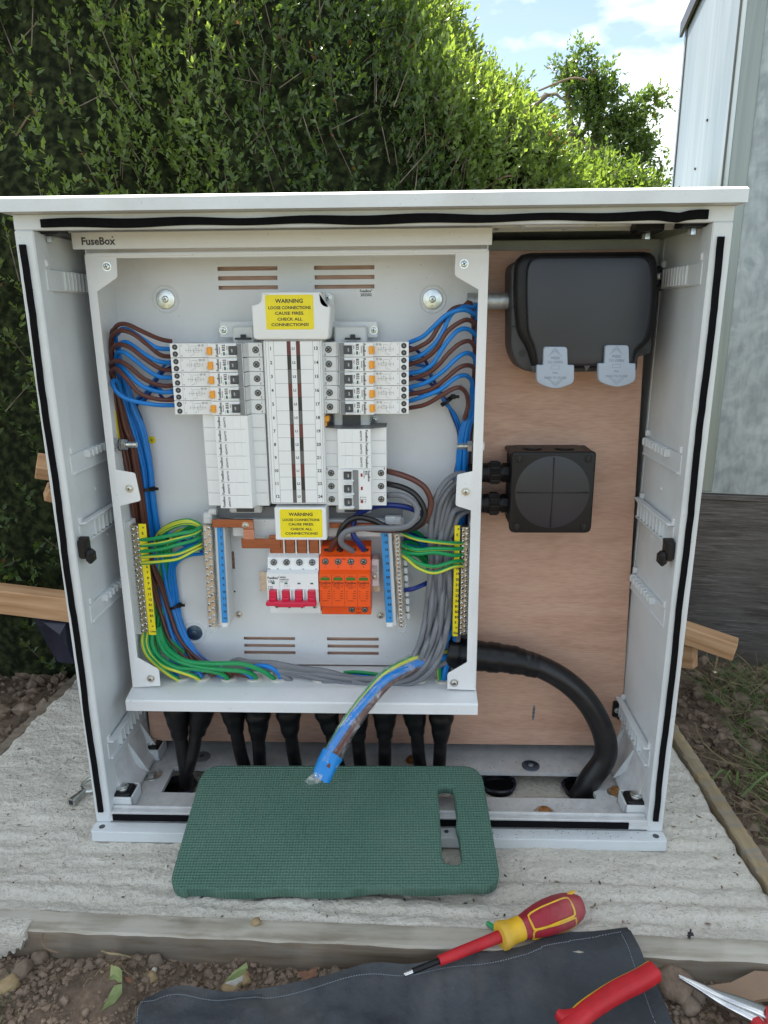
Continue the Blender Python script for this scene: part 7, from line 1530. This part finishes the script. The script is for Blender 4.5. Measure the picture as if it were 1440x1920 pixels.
for (a, b, c, d) in ((790, 310, 830, 262), (1010, 170, 1100, 150), (30, 255, 66, 210), (395, 315, 385, 270), (960, 330, 905, 355)):
    q0, q1 = P(a, b, Y=.62), P(c, d, Y=.66); MB('root').tube(smooth([q0, (q0+q1)/2+np.array((.01, -.01, .008)), q1], .01), .0018, 6).build('dead_twig', hedge)

# ------------------------------------------------------------------ tree beyond the hedge
tr = thing('garden_tree', 'loose leafy tree beyond the right end of the hedge', 'tree', (2.0, 6.6, -.04)); g = np.random.default_rng(5)
cl_ = [(1088, 108, .16), (1082, 135, .22), (1072, 165, .22), (1098, 175, .30), (1112, 205, .34), (1090, 215, .30), (1128, 160, .14), (1140, 140, .12), (1148, 165, .12), (1122, 185, .20), (1150, 240, .22), (1172, 232, .16), (1188, 215, .18), (1204, 196, .14), (1222, 200, .10), (1238, 186, .10), (1180, 260, .26), (1196, 250, .18), (1165, 275, .28), (1192, 285, .20), (1212, 275, .10), (1232, 268, .08), (1186, 305, .16), (1205, 318, .12), (1160, 300, .22), (1130, 240, .30), (1215, 345, .18), (1235, 340, .14), (1195, 350, .16), (1050, 130, .10), (1062, 110, .08), (1240, 318, .10), (1230, 355, .14)]
cs_ = [(Vector(P(a, b, Y=6.6)), r_*.60) for a, b, r_ in cl_]
mb = MB('bark'); trunk = [Vector((2.1, 6.7, -.05)), Vector((2.1, 6.7, .9)), Vector((2.05, 6.7, 1.6)), Vector((1.95, 6.65, 2.2)), Vector((1.85, 6.6, 2.8))]; mb.tube(smooth(trunk, .1), [.09*(1-.8*i/len(smooth(trunk, .1))) for i in range(len(smooth(trunk, .1)))], 10); mb.build('trunk', tr)
mb = MB('bark')
for c, r_ in cs_:
    h = min(trunk[1:], key=lambda q: (q-c).length+max(0, q.z-c.z)*2); mb.tube([h, h.lerp(c, .5)+Vector((0, 0, -.05)), c], [.022, .012, .005], 5)
mb.build('limbs', tr)
def tsamp(n, g):
    w_ = np.array([r_**1.6 for c, r_ in cs_]); k = g.choice(len(cs_), n, p=w_/w_.sum()); c = np.array([tuple(cs_[i][0]) for i in k]); r_ = np.array([cs_[i][1] for i in k]); u = g.normal(0, 1, (n, 3)); u /= np.linalg.norm(u, axis=1, keepdims=True)
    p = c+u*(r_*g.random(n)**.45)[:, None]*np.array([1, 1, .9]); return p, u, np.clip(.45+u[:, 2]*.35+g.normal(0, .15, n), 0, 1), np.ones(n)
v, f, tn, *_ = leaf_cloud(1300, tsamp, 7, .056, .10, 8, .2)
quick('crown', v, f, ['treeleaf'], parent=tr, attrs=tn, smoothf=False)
